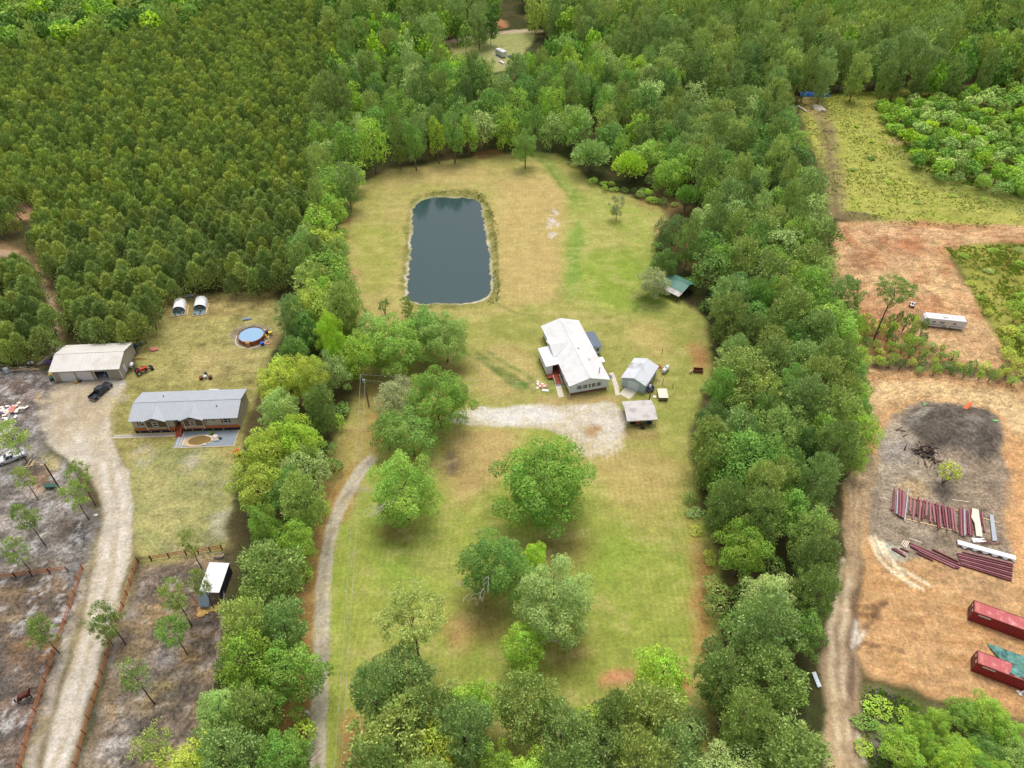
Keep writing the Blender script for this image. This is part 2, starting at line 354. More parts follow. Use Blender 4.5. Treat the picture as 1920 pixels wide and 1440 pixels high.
paint([(0,1100),(140,1080),(130,1180),(90,1300),(50,1440),(0,1500),(-60,1500),(-60,1100)], (126,106,82), 2, .85, rgb2=(104,90,80))
paint([(20,1200),(110,1190),(100,1240),(60,1260),(20,1240)], (164,124,78), 4, .7, noise=(N2, .3, .6)); paint([(40,870),(80,860),(110,900),(70,930)], (150,118,84), 3, .7)
paint([(0,1310),(60,1320),(50,1400),(0,1440)], (110,98,96), 5, .6); paint([(0,1150),(60,1140),(60,1180),(0,1200)], (148,128,96), 4, .6)
paint([(62,740),(80,738),(84,752),(66,756)], (176,150,110), 1.2, .8); paint([(100,690),(30,680),(20,670),(90,665)], (150,138,88), 2, .8)
paint([(85,845),(105,850),(110,880),(90,880)], (168,156,92), 2, .7)
# corridor between the two drive fences, ditch
paint([(255,1055),(240,1130),(215,1200),(190,1270),(165,1350),(140,1440),(120,1520),(20,1520),(45,1440),(75,1320),(110,1220),(160,1070),(190,1000),(180,940),(250,940)], (150,136,108), 1.5, .9, rgb2=(158,146,104))
stroke([(160,1080),(135,1170),(105,1270),(75,1380),(55,1460)], 1.6, (176,168,156), .8, .7, noise=(N2, .3, .55))
stroke([(172,1075),(146,1180),(115,1290),(92,1380),(75,1460)], 1.1, (104,88,66), .7, .6, noise=(N2, .3, .6))
stroke([(240,1070),(215,1140),(192,1230),(165,1320),(145,1380)], 1.2, (104,96,66), .7, .6, noise=(N2, .3, .6))
# paddock east
PADK = [(262,1060),(300,1055),(415,1040),(430,1100),(425,1200),(400,1300),(370,1400),(350,1520),(130,1520),(165,1400),(205,1260),(235,1150)]
paint(PADK, (134,118,98), 1.5, 1, rgb2=(144,124,92))
paint([(262,1065),(380,1060),(370,1100),(300,1110),(265,1100)], (118,106,96), 3, .8); paint([(280,1100),(350,1100),(340,1160),(280,1170)], (150,124,86), 4, .7)
paint([(360,1140),(420,1130),(415,1230),(370,1240)], (92,76,62), 3, .85); paint([(365,1120),(402,1115),(405,1150),(370,1150)], (172,128,76), 1.6, .9)
paint([(285,1215),(330,1205),(340,1250),(300,1250)], (150,144,142), 3, .7); paint([(335,1220),(370,1215),(368,1245),(338,1250)], (168,136,88), 2, .8)
paint([(180,1340),(260,1330),(250,1440),(160,1440)], (166,158,150), 6, .65, noise=(N2, .35, .55)); paint([(300,1340),(350,1330),(340,1400),(300,1400)], (110,100,96), 5, .6)
paint([(205,1310),(225,1290),(222,1350),(205,1350)], (180,148,92), 2, .6); paint([(230,1180),(252,1190),(240,1225),(215,1230)], (96,82,70), 2, .7)
paint([(260,1270),(330,1260),(360,1300),(300,1320)], (142,130,84), 4, .6, noise=(N2, .3, .6))
# west drive
WDRIVE = [(108,712),(235,712),(240,720),(205,772),(205,800),(222,850),(240,880),(248,930),(249,980),(244,1040),(230,1090),(205,1180),(182,1260),(155,1350),(130,1440),(112,1520),(62,1520),(82,1440),(105,1340),(130,1250),(150,1190),(170,1100),(185,1040),(192,980),(190,930),(165,890),(120,860),(85,820),(72,790),(78,750)]
paint(WDRIVE, (194,184,166), .7, 1, warp=.5, rgb2=(186,172,148))
paint([(80,725),(235,715),(205,772),(205,800),(160,800),(120,840),(80,800)], (178,162,134), 4, .9, warp=.5)
for q in ([(88,760),(102,775),(106,812),(94,800)],[(120,800),(150,790),(160,830),(180,860),(160,870),(130,840)],[(200,790),(215,830),(205,840),(192,800)],[(120,760),(135,756),(135,780)]): paint(q, (214,206,192), 2.5, .6, noise=(N2, .3, .6))
paint([(172,700),(236,708),(226,740),(205,745),(200,720)], (190,184,172), 1, .6, warp=.4)
for off in (-12, 12): stroke([(205+off,870),(222+off,950),(215+off,1040),(200+off,1120),(170+off,1220),(140+off,1330),(105+off,1440)], 1.2, (222,216,206), .8, .6, noise=(N2, .3, .6))
stroke([(205,870),(222,950),(217,1040),(200,1120),(170,1220),(140,1330),(105,1440)], 1.0, (176,160,132), .8, .6, noise=(N2, .3, .6))
stroke([(238,880),(247,960),(243,1040),(228,1090)], .7, (212,206,196), .5, .6, noise=(N3, .3, .6))
# trail in the young pines, sandy spot
stroke([(100,660),(112,620),(98,570),(82,530),(60,495),(20,470),(-30,450)], 3, (150,122,88), 1.5, .8); stroke([(100,650),(108,610),(92,565),(75,525)], 1.5, (186,166,136), .8, .7)
paint([(30,378),(72,392),(68,415),(38,410)], (206,162,130), 2, .9); stroke([(-20,420),(40,408),(70,400)], 4, (196,152,118), 1.5, .8); stroke([(-30,470),(20,476)], 3, (190,160,130), 1, .7)
# ---- far clearing
paint([(830,80),(870,70),(985,52),(1010,60),(990,90),(960,130),(910,140),(880,120),(850,100)], (158,160,100), 3, 1); stroke([(836,80),(880,70),(940,60),(1010,58)], 5, (190,172,144), 1.5, 1)
paint([(925,35),(945,36),(955,50),(930,55)], (176,130,92), 3, 1); paint([(915,85),(930,100),(950,125),(940,125)], (176,170,150), 2, .8); paint([(735,165),(815,160),(820,190),(740,195)], (170,150,110), 3, .9)
paint([(1120,215),(1180,210),(1170,250),(1120,250)], (110,82,62), 4, .9); paint([(1220,390),(1400,500),(1380,560),(1290,520)], (120,88,60), 4, .6)
# ---- east: meadow, mulch, yard
MEAD = [(1500,180),(1560,178),(1700,165),(1770,180),(1760,260),(1800,350),(1920,380),(2050,390),(2050,440),(1900,430),(1640,420),(1575,410),(1555,350),(1525,280),(1505,220)]
paint(MEAD, (156,160,72), 3, 1, rgb2=(168,166,84)); paint([(1640,160),(1960,160),(2050,420),(1900,400),(1700,340),(1660,250)], (118,126,58), 4, .8, rgb2=(134,136,72))
stroke([(1535,200),(1550,240),(1558,290),(1562,340),(1570,400)], 6.5, (142,126,88), 3, .85, noise=(N2, .1, .5)); stroke([(1548,250),(1556,300),(1562,350),(1570,405)], 1.6, (124,108,78), 1, .6)
paint([(1500,180),(1540,185),(1545,210),(1510,215)], (176,152,104), 2, .8); paint([(1570,395),(1640,400),(1660,415),(1580,418)], (120,104,76), 2, .8)
paint([(1660,258),(1700,255),(1700,270),(1665,272)], (176,146,100), 3, .6); paint([(1560,440),(1575,410),(2050,425),(2050,455),(1760,458),(1830,560),(1880,650),(1920,670),(2000,780),(1600,780),(1600,690),(1590,640),(1560,560)], (178,132,92), 2, 1, rgb2=(196,162,118))
paint([(1580,420),(1720,425),(1740,470),(1640,520),(1590,480)], (172,118,82), 5, .7, rgb2=(188,150,112)); paint([(1700,500),(1780,480),(1800,560),(1720,560)], (206,172,124), 5, .75, noise=(N2, .3, .55))
for yy in (432, 438, 445): stroke([(1640,yy-6),(1780,yy),(1960,yy+4)], .9, (206,176,134), .8, .6)
paint([(1760,458),(2050,455),(2050,720),(1900,680),(1850,600),(1800,500)], (136,136,62), 2.5, .95, rgb2=(160,158,76))
for q in ([(1590,470),(1640,470),(1650,500),(1600,510)],[(1700,560),(1760,570),(1740,600),(1690,590)],[(1620,560),(1700,580),(1660,620),(1610,600)]): paint(q, (132,88,60), 5, .6, noise=(N2, .35, .6))
YRD = [(1600,700),(1640,700),(1780,712),(1900,730),(2100,760),(2300,1500),(1980,1370),(1900,1335),(1780,1312),(1640,1280),(1610,1260),(1600,1160),(1620,1100),(1620,1040),(1570,960),(1600,880),(1625,800)]
paint(YRD, (198,160,114), 1.4, 1, rgb2=(192,150,102))
paint([(1600,690),(1650,692),(1780,700),(1990,735),(2100,760),(2100,740),(1800,680),(1620,670)], (120,104,84), 1.5, .8)
paint([(1620,712),(1760,718),(1920,740),(1980,800),(1960,900),(1900,800),(1860,760),(1760,742),(1680,748),(1640,780),(1625,820),(1600,860)], (212,184,138), 2.5, .9)
for k in range(4): stroke([(1615-k*3,860-k*12),(1640-k*3,780-k*10),(1690,745-k*8),(1760,742-k*7),(1840,750-k*7),(1920,768-k*6)], .8, (184,150,104), .6, .55)
paint([(1895,790),(2100,760),(2300,1000),(1920,1100),(1890,1040)], (208,160,110), 2, .8)
SOIL = [(1640,860),(1655,800),(1690,762),(1740,752),(1800,754),(1860,768),(1882,800),(1884,860),(1892,900),(1895,990),(1890,1060),(1830,1060),(1740,1050),(1640,1040),(1620,960)]
paint(SOIL, (146,130,110), 1.2, 1, rgb2=(164,150,130)); paint([(1700,880),(1880,880),(1888,980),(1760,960)], (128,112,96), 3, .6, noise=(N2, .35, .6)); paint([(1700,765),(1800,754),(1860,770),(1880,810),(1884,860),(1850,862),(1780,850),(1720,840),(1690,800)], (108,99,88), 2, .95, rgb2=(90,82,74))
paint([(1790,790),(1840,790),(1830,825),(1790,815)], (132,124,112), 2, .6); paint([(1690,790),(1745,765),(1750,775),(1705,805)], (148,142,128), 1, .9); paint([(1645,830),(1700,810),(1710,860),(1660,880)], (150,142,132), 3, .8)
for k in range(7): stroke([(1660,1000+k*12),(1740,1012+k*12),(1880,1050+k*12)], 1.0, (124,106,86), .8, .45, noise=(N2, .35, .6))
paint([(1690,900),(1740,900),(1730,940),(1690,930)], (190,164,120), 3, .7); paint([(1880,900),(1900,890),(1905,1000),(1890,1000)], (190,150,106), 2, .7)
paint([(1750,905),(1790,900),(1790,940),(1760,945)], (100,92,84), 2, .8)
paint([(1640,1018),(1690,1020),(1700,1050),(1660,1055)], (196,196,176), 1.5, .8, noise=(N2, .25, .5))
# east track
TRK = [(1600,860),(1640,840),(1650,900),(1622,960),(1618,1040),(1610,1120),(1600,1180),(1606,1260),(1610,1340),(1630,1440),(1640,1520),(1548,1520),(1545,1440),(1540,1340),(1535,1240),(1560,1160),(1590,1080),(1575,980)]
paint(TRK, (192,166,128), 1.2, 1, rgb2=(170,146,116)); paint([(1560,1170),(1605,1170),(1600,1300),(1620,1440),(1640,1520),(1600,1520),(1590,1440),(1570,1330),(1560,1250)], (142,118,96), 2, .7)
for off in (0, 22, 40): stroke([(1580+off,1050),(1560+off*.9,1170),(1556+off*.9,1290),(1570+off*.9,1380),(1590+off*.9,1460)], .9, (214,196,164) if off != 40 else (110,92,76), .6, .7, noise=(N2, .2, .5))
for k in range(3): stroke([(1590+k*14,900),(1585+k*12,990),(1600+k*8,1090)], .7, (150,124,92), .6, .6)
for k, q in enumerate(([(1632,1010),(1648,1050),(1690,1085),(1730,1105)],[(1642,1010),(1665,1050),(1700,1075),(1740,1095)],[(1655,1018),(1670,1045),(1695,1085),(1712,1100)])): stroke(q, .75, (232,214,178), .35, 1, warp=.25)
for k in range(14):
    y0 = 1080 + k * 17; stroke([(1615+k*9,y0),(1700+k*8,y0+6-k),(1800+k*6,y0+24-k*2)], .7, (176,128,84) if k % 2 else (226,190,140), .6, .45, noise=(N2, .3, .6))
for q in ([(1600,1140),(1640,1138),(1660,1128)],[(1600,1150),(1630,1156),(1660,1160)],[(1620,1180),(1640,1150),(1655,1130)],[(1600,1210),(1640,1210),(1690,1222)]): stroke(q, 1.1, (110,82,60), .6, .7, noise=(N3, .3, .5))
paint([(1598,1162),(1610,1170),(1604,1215),(1596,1215)], (222,212,196), .8, .9, warp=.4, noise=(N3, .2, .4)); paint([(1612,1188),(1622,1182),(1616,1205),(1606,1212)], (226,218,204), .6, .9, warp=.4)
paint([(1608,1285),(1640,1285),(1700,1310),(1800,1320),(1920,1345),(2060,1400),(2100,1520),(1640,1520),(1625,1440),(1612,1350)], (96,104,52), 1.6, 1, rgb2=(128,112,84)); paint([(1630,1300),(1690,1320),(1690,1400),(1670,1440),(1640,1420)], (160,150,144), 3, .7, noise=(N2, .35, .5))
paint([(1600,1370),(1612,1380),(1625,1430),(1615,1430)], (218,208,190), .7, .9, warp=.3)

# fine real mottling of the soils, stronger on bare ground than on mown grass
_lum = colr.mean(1); _sat = (colr.max(1) - colr.min(1)) / (colr.max(1) + 1e-6); bare = ss((.62 - _sat) / .25)
def reg(poly, f=3):
    P = smooth_closed(gp(poly), 1); w = np.zeros(len(GXf)); x0, y0 = P.min(0) - 5; x1, y1 = P.max(0) + 5
    m = np.where((GXf > x0) & (GXf < x1) & (GYf > y0) & (GYf < y1))[0]; w[m] = ss(sdf(WX[m], WY[m], P) / f * .5 + .5); return w
rough = np.maximum.reduce([reg(ASH), reg(PADK), .8 * reg([(1560,440),(1575,410),(2050,425),(2050,455),(1760,458),(1830,560),(1880,650),(1920,670),(2000,780),(1600,780),(1560,560)]), .75 * reg(SOIL), .35 * reg(YRD), .45 * reg(YARD), .5 * reg(MEAD)]) * (1 - reg(WDRIVE))
H1, H2, H3 = fbm(GXf, GYf, 1.0, 51, 3), fbm(GXf * .5, GYf, 1.6, 57, 4), fbm(GXf, GYf * .6, 1.9, 63, 4)
amp = .34 + .8 * rough
colr *= (1 + amp * ((H1 - .5) * .9 + (H2 - .5) * .8))[:, None]
lightn = ss((H3 - .54) / .10) * ss((H1 - .42) / .12) * (reg(ASH) * .75 + reg(PADK) * .4); darkn = ss((.46 - H2) / .08) * np.maximum(reg(ASH), reg(PADK)) * .55
colr[:] = colr * (1 - lightn[:, None]) + np.array(A(184, 180, 176)) * lightn[:, None]; colr[:] = colr * (1 - darkn[:, None]) + np.array(A(90, 84, 79)) * darkn[:, None]
tuft = ss((H1 - .58) / .1) * ss((H3 - .45) / .15) * .4 * np.maximum(reg(YARD), reg(MEAD) * 1.2)
colr[:] = colr * (1 - tuft[:, None]) + np.array(A(118, 126, 62)) * tuft[:, None]
pale = ss((H2 - .56) / .1) * .35 * np.maximum(reg(LAWN), reg(YARD)); colr[:] = colr * (1 - pale[:, None]) + np.array(A(184, 170, 112)) * pale[:, None]
colr *= .95
# relief: dark soil heap, spoil ridges, gentle swells
def bump(cx, cy, rx, ry, h, seed=0):
    c = G(cx, cy); d = np.hypot((GXf - c[0]) / rx, (GYf - c[1]) / ry); w = ss(1.15 - d)
    zz[:] += w * h * (.55 + .9 * fbm(GXf, GYf, 3, 40 + seed))
bump(1800,812,13,9,1.9); bump(1740,830,6,4,.9,2); bump(1815,800,5,4,1.0,4); bump(1780,780,8,3,.9,7); bump(1725,782,7,2.5,.6,8); bump(1610,406,5,2.5,.6,5); bump(1552,248,4,2,.5,6)

def zat(x, y):
    i = int(np.clip(np.searchsorted(gx, x), 1, NX - 1)); j = int(np.clip(np.searchsorted(gy, y), 1, NY - 1))
    return float(zz.reshape(NY, NX)[j, i])

def grid_mesh(name, mask_faces=None, lift=0.0, m=None):
    Z = zz + lift
    idx = np.arange(NX * NY).reshape(NY, NX)
    q = np.stack([idx[:-1, :-1], idx[:-1, 1:], idx[1:, 1:], idx[1:, :-1]], -1).reshape(-1, 4)
    if mask_faces is not None: q = q[mask_faces]
    used, inv = np.unique(q, return_inverse=True); q = inv.reshape(-1, 4)
    co = np.stack([GXf[used], GYf[used], Z[used]], 1)
    me = bpy.data.meshes.new(name); me.vertices.add(len(co)); me.vertices.foreach_set('co', co.astype(np.float32).ravel())
    me.loops.add(q.size); me.loops.foreach_set('vertex_index', q.astype(np.int32).ravel())
    me.polygons.add(len(q)); me.polygons.foreach_set('loop_start', np.arange(0, q.size, 4, dtype=np.int32))
    me.polygons.foreach_set('use_smooth', np.ones(len(q), bool)); me.update(calc_edges=True)
    at = me.color_attributes.new('soil', 'FLOAT_COLOR', 'POINT')
    at.data.foreach_set('color', np.concatenate([colr[used], mow[used, None]], 1).astype(np.float32).ravel())
    a2 = me.attributes.new('coarse', 'FLOAT', 'POINT'); a2.data.foreach_set('value', rough[used].astype(np.float32))
    me.materials.append(m); o = bpy.data.objects.new(name, me); COL.objects.link(o)
    return tag(o, kind='structure')

def ground_material():
    m, n, l, b = nmat("earth_and_grass")
    b.inputs['Roughness'].default_value = .95; b.inputs['Specular IOR Level'].default_value = .1
    at = n.new('ShaderNodeVertexColor'); at.layer_name = 'soil'
    tc = n.new('ShaderNodeTexCoord')
    def noise(scale, det, rough=.6):
        q = n.new('ShaderNodeTexNoise'); q.inputs['Scale'].default_value = scale; q.inputs['Detail'].default_value = det; q.inputs['Roughness'].default_value = rough
        l.new(tc.outputs['Object'], q.inputs['Vector']); return q.outputs['Fac']
    def rng(src, a, b_, c, d):
        q = n.new('ShaderNodeMapRange'); q.inputs[1].default_value = a; q.inputs[2].default_value = b_; q.inputs[3].default_value = c; q.inputs[4].default_value = d
        l.new(src, q.inputs[0]); return q.outputs[0]
    def mul(a, b_):
        q = n.new('ShaderNodeMath'); q.operation = 'MULTIPLY'; l.new(a, q.inputs[0]); l.new(b_, q.inputs[1]); return q.outputs[0]
    f0 = noise(1.7, 5, .85); ca = n.new('ShaderNodeAttribute'); ca.attribute_name = 'coarse'
    am = n.new('ShaderNodeMath'); am.operation = 'MULTIPLY_ADD'; am.inputs[1].default_value = 1.5; am.inputs[2].default_value = 1.05; l.new(ca.outputs['Fac'], am.inputs[0])
    dv = n.new('ShaderNodeMath'); dv.operation = 'MULTIPLY_ADD'; l.new(rng(f0, .34, .66, -.30, .30), dv.inputs[0]); l.new(am.outputs[0], dv.inputs[1]); dv.inputs[2].default_value = 1.0
    f1 = noise(5.0, 4, .8); f2 = noise(.35, 5); f3 = noise(.06, 3)
    k = mul(mul(mul(rng(f1, .3, .7, .82, 1.18), dv.outputs[0]), rng(f2, .3, .7, .88, 1.12)), rng(f3, .3, .7, .95, 1.05))
    # mown rows
    mp = n.new('ShaderNodeMapping'); mp.inputs['Scale'].default_value = (1.0, .10, 1.0); mp.inputs['Rotation'].default_value = (0, 0, R(-2)); l.new(tc.outputs['Object'], mp.inputs['Vector'])
    wv = n.new('ShaderNodeTexWave'); wv.inputs['Scale'].default_value = .29; wv.inputs['Distortion'].default_value = 2.2; wv.inputs['Detail'].default_value = 2; wv.inputs['Detail Scale'].default_value = 2
    l.new(mp.outputs[0], wv.inputs['Vector'])
    mw = n.new('ShaderNodeMath'); mw.operation = 'MULTIPLY_ADD'; mw.inputs[2].default_value = 1.0
    c0 = rng(wv.outputs['Fac'], 0, 1, -.055, .055); c1 = mul(c0, rng(noise(.05, 3), .4, .6, .2, 1)); l.new(c1, mw.inputs[0]); l.new(at.outputs['Alpha'], mw.inputs[1])
    k = mul(k, mw.outputs[0])
    sc_ = n.new('ShaderNodeVectorMath'); sc_.operation = 'SCALE'; l.new(at.outputs['Color'], sc_.inputs[0]); l.new(k, sc_.inputs['Scale'])
    hv = n.new('ShaderNodeHueSaturation'); l.new(sc_.outputs[0], hv.inputs['Color'])
    l.new(rng(noise(1.1, 3), .3, .7, .489, .511), hv.inputs['Hue']); hv.inputs['Saturation'].default_value = 1.0
    l.new(hv.outputs[0], b.inputs['Base Color'])
    bp = n.new('ShaderNodeBump'); bp.inputs['Strength'].default_value = .5; bp.inputs['Distance'].default_value = .12
    l.new(noise(3.5, 5), bp.inputs['Height']); l.new(bp.outputs[0], b.inputs['Normal'])
    return m
GM = ground_material()
CXc = (X2[:-1, :-1] + X2[1:, 1:]).ravel() / 2; CYc = (Y2[:-1, :-1] + Y2[1:, 1:]).ravel() / 2
def inside(poly, world=False, smooth=1, stroke_w=None):
    P = np.asarray(poly, float) if world else gp(poly)
    if stroke_w:
        m = (CXc > P[:, 0].min() - 5) & (CXc < P[:, 0].max() + 5) & (CYc > P[:, 1].min() - 5) & (CYc < P[:, 1].max() + 5)
        d = np.full(m.sum(), 1e9)
        for i in range(len(P) - 1): d = np.minimum(d, seg_d(CXc[m], CYc[m], P[i], P[i + 1]))
        r = np.zeros(len(CXc), bool); r[np.where(m)[0][d < stroke_w / 2]] = True; return r
    if smooth: P = smooth_closed(P, smooth)
    m = (CXc > P[:, 0].min()) & (CXc < P[:, 0].max()) & (CYc > P[:, 1].min()) & (CYc < P[:, 1].max())
    r = np.zeros(len(CXc), bool); r[np.where(m)[0][sdf(CXc[m], CYc[m], P) > 0]] = True; return r
grid_mesh('ground', None, 0, GM)
m_lawn = inside(LAWN)
m_mdrive = inside([(694,862),(668,892),(640,940),(622,990),(608,1080),(602,1180),(598,1300),(592,1440),(590,1520)], stroke_w=2.9)
m_pad = inside(PAD); m_wdrive = inside(WDRIVE); m_track = inside(TRK); m_yard = inside(YRD) & ~inside(SOIL) & ~m_track
grid_mesh('gravel_drive', m_mdrive, .008, GM); grid_mesh('gravel_parking_pad', m_pad, .008, GM); grid_mesh('sand_driveway', m_wdrive, .008, GM)
grid_mesh('dirt_track', m_track, .012, GM); grid_mesh('clay_yard_ground', m_yard, .008, GM)

# ---- pond water
def water():
    m, n, l, b = nmat("pond_water")
    b.inputs['Base Color'].default_value = (*A(50, 74, 74), 1); b.inputs['Roughness'].default_value = .07; b.inputs['IOR'].default_value = 1.5
    b.inputs['Specular IOR Level'].default_value = .5
    tc = n.new('ShaderNodeTexCoord'); nz = n.new('ShaderNodeTexNoise'); nz.inputs['Scale'].default_value = 2.4; nz.inputs['Detail'].default_value = 3
    l.new(tc.outputs['Object'], nz.inputs['Vector']); bp = n.new('ShaderNodeBump'); bp.inputs['Strength'].default_value = .12; bp.inputs['Distance'].default_value = .04
    l.new(nz.outputs['Fac'], bp.inputs['Height']); l.new(bp.outputs[0], b.inputs['Normal'])
    P = smooth_closed(gp(POND, -.6), 1); c = P.mean(0); P = c + (P - c) * 1.05
    k = MB(); k.poly([(p[0], p[1], -.66) for p in P][::-1]); o = k.build('pond_water', m)
    if o.data.polygons[0].normal.z < 0: o.data.flip_normals()
    tag(o, kind='structure')
water()
# ------------------------------------------------------------------ buildings and things
M = dict(
 tanroof=mat('tan_metal_roof', A(220,216,208), .45, .0, .04, .6, ribs=.91, ribdark=.93, dirt=(A(196,184,164), .35, .5, .5)),
 tanwall=mat('tan_metal_wall', A(178,166,146), .6, .0, .05, .8, ribs=.6, ribdark=.93),
 tanside=mat('tan_metal_side', A(180,172,158), .6, .0, .05, .8, ribs=.6, rib_axis=1, ribdark=.94),
 greyroof=mat('grey_metal_roof', A(176,181,187), .45, .0, .04, .8, ribs=.61, ribdark=.9),
 siding=mat('beige_siding', A(190,182,166), .7, 0, .05, 1, ribs=.2, rib_axis=2, ribdark=.9),
 brownsiding=mat('brown_siding', A(112,92,66), .7, 0, .06, 1, ribs=.2, rib_axis=2, ribdark=.85),
 brownwood=mat('red_brown_wood', A(126,76,58), .8, 0, .12, 3), darkskirt=mat('dark_skirting', A(44,48,62), .7, 0, .3, 2, dirt=(A(86,92,98), 1.6, .55, .6)),
 orangewood=mat('orange_stained_wood', A(196,116,66), .8, 0, .12, 2, ribs=2.4, ribw=.06, ribdark=.6), redwood=mat('red_deck_stain', A(168,84,62), .8, 0, .14, 3, ribs=.15, rib_axis=1, ribdark=.75),
 white=mat('white_paint', A(226,226,228), .5, 0, .03, 1), whitetrim=mat('white_trim', A(236,236,232), .5, 0, .02, 1),
 whiteroof=mat('white_shingle_roof', A(222,221,219), .8, 0, .03, .7, dirt=(A(200,194,184), .5, .5, .5), ribs=.9, rib_axis=1, ribw=.12, ribdark=.95),
 bluewhite=mat('pale_blue_siding', A(226,236,242), .6, 0, .03, 1, ribs=.2, rib_axis=2, ribdark=.93),
 glass=mat('dark_glass', A(58,66,78), .12, 0, .2, 2, spec=.6), brick=mat('brick_skirt', A(140,98,80), .9, 0, .2, 6),
 darkroof=mat('grey_shingle_roof', A(112,122,134), .85, 0, .08, 3), concrete=mat('pale_concrete', A(212,204,184), .9, 0, .07, 1.4, dirt=(A(180,170,148), .9, .5, .5)),
 paleb=mat('pale_blue_metal', A(186,206,212), .55, 0, .03, .7, ribs=.4, ribdark=.92), paleb2=mat('pale_blue_metal_side', A(176,198,206), .55, 0, .03, .7, ribs=.4, rib_axis=1, ribdark=.92),
 galv=mat('galvanised_roof', A(212,215,219), .4, 0, .05, .5, ribs=.6, rib_axis=1, ribdark=.92, dirt=(A(140,128,120), .3, .54, .8)),
 cpgrey=mat('weathered_carport_roof', A(206,200,196), .5, 0, .05, .8, ribs=.5, rib_axis=1, ribdark=.9, dirt=(A(158,140,132), .5, .45, .6)),
 black=mat('black_paint', A(34,38,48), .3, 0, .1, 2, spec=.6), rubber=mat('black_rubber', A(36,36,38), .8, 0, .1, 4), chrome=mat('bright_metal', A(190,194,198), .3, .6, .05, 2),
 red=mat('red_paint', A(200,56,50), .5, 0, .1, 3), orange=mat('orange_plastic', A(226,104,50), .5, 0, .12, 3), yellow=mat('yellow_paint', A(224,196,70), .5, 0, .08, 3),
 blue=mat('blue_plastic', A(40,98,190), .5, 0, .1, 2), poolblue=mat('pool_water', A(146,182,212), .12, 0, .03, .6, spec=.5), pinewood=mat('new_pine_lumber', A(226,196,146), .8, 0, .12, 2),
 oldwood=mat('weathered_wood', A(150,136,118), .9, 0, .15, 3), fence=mat('stained_fence_wood', A(190,122,80), .85, 0, .15, 2), post=mat('dark_post_wood', A(92,66,52), .9, 0, .15, 3),
 tarpw=mat('white_cover', (.86,.86,.87), .6, 0, .03, 1), green=mat('green_metal_roof', A(98,146,130), .5, 0, .08, .8, ribs=.45, ribdark=.85),
 gtarp=mat('green_tarp', A(98,150,138), .65, 0, .4, 1.6, bump=1.0, dirt=(A(52,92,88), 1.1, .46, .9)), btarp=mat('blue_tarp', A(56,110,190), .6, 0, .12, 1), contred=mat('container_red', A(158,48,50), .6, 0, .14, 1, ribs=.55, ribdark=.7, ribw=.6, dirt=(A(120,56,44), 1.2, .6, .6)),  # green tarp: dark blotches imitate crumple shading in the colour
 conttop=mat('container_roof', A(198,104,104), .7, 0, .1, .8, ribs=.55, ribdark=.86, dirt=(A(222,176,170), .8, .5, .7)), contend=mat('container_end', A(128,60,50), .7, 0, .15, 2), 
 steel=mat('primer_red_steel', A(168,112,118), .6, 0, .12, 1.2), steeld=mat('dark_red_steel', A(128,66,72), .6, 0, .12, 1.2), steelg=mat('galvanised_steel', A(176,182,190), .4, .3, .1, 2),
 wrap=mat('white_wrap', A(244,242,240), .5, 0, .05, 1, bump=.5), cream=mat('cream_board', A(236,222,202), .8, 0, .08, 1.5), slate=mat('blue_grey_gravel', A(142,152,160), .95, 0, .25, 5, bump=.4),
 paver=mat('pale_paver', A(206,202,198), .9, 0, .08, 3), sand=mat('wet_sand', A(204,180,140), .95, 0, .1, 2), mudw=mat('muddy_water', A(138,116,72), .15, 0, .1, 1), hide=mat('chestnut_hide', A(92,46,34), .6, 0, .15, 3),
 mane=mat('dark_mane', A(38,24,22), .8, 0, .1, 4), hay=mat('hay', A(196,160,96), .95, 0, .25, 5, bump=.6), bluet=mat('grey_blue_tarp', A(128,146,160), .6, 0, .1, 2), conc2=mat('apron', A(176,172,160), .9, 0, .06, 1),
 palepink=mat('faded_red_plastic', A(206,128,118), .6, 0, .1, 3), navy=mat('navy_stuff', A(48,54,92), .6, 0, .3, 4), brush=mat('brush_pile_wood', A(112,92,78), .95, 0, .3, 3), purple=mat('purple_plastic', A(104,84,140), .6, 0, .15, 3),
 limep=mat('lime_plastic', A(120,220,120), .6, 0, .1, 2), wire=mat('cable', A(170,170,168), .5, 0, .05, 1), polew=mat('pole_wood', A(132,118,104), .9, 0, .12, 4), intdark=mat('dark_interior', A(46,44,56), .9, 0, .3, 2))

def window(par, x, y, z, w, h, mf, face='-y', pane='glass', d=.07, mull=0, shutters=None):
    """framed window on a wall; face tells which way it looks"""
    ax = 0 if face in ('-y', '+y') else 1; sg = -1 if face[0] == '-' else 1
    def b(k, u0, u1, z0, z1, d0, d1):
        if ax == 0: k.b2(x + u0, x + u1, *sorted((y + sg * d0, y + sg * d1)), z + z0, z + z1)
        else: k.b2(*sorted((x + sg * d0, x + sg * d1)), y + u0, y + u1, z + z0, z + z1)
    k = MB(); t = .09
    b(k, -w/2 - t, w/2 + t, h/2, h/2 + t, 0, d); b(k, -w/2 - t, w/2 + t, -h/2 - t, -h/2, 0, d); b(k, -w/2 - t, -w/2, -h/2, h/2, 0, d); b(k, w/2, w/2 + t, -h/2, h/2, 0, d)
    b(k, -w/2, w/2, -.03, .03, 0, d * .8)
    for i in range(mull): u = -w/2 + w * (i + 1) / (mull + 1); b(k, u - .03, u + .03, -h/2, h/2, .003, d * .75)
    f = k.build('window', M[mf], par); k = MB(); b(k, -w/2, w/2, -h/2, h/2, .002, .03); k.build('pane', M[pane], f)
    if shutters:
        for s_ in (-1, 1):
            k = MB(); u = s_ * (w/2 + t + .2); b(k, u - .18, u + .18, -h/2 - .05, h/2 + .05, .002, .05); k.build('shutter', M[shutters], par)
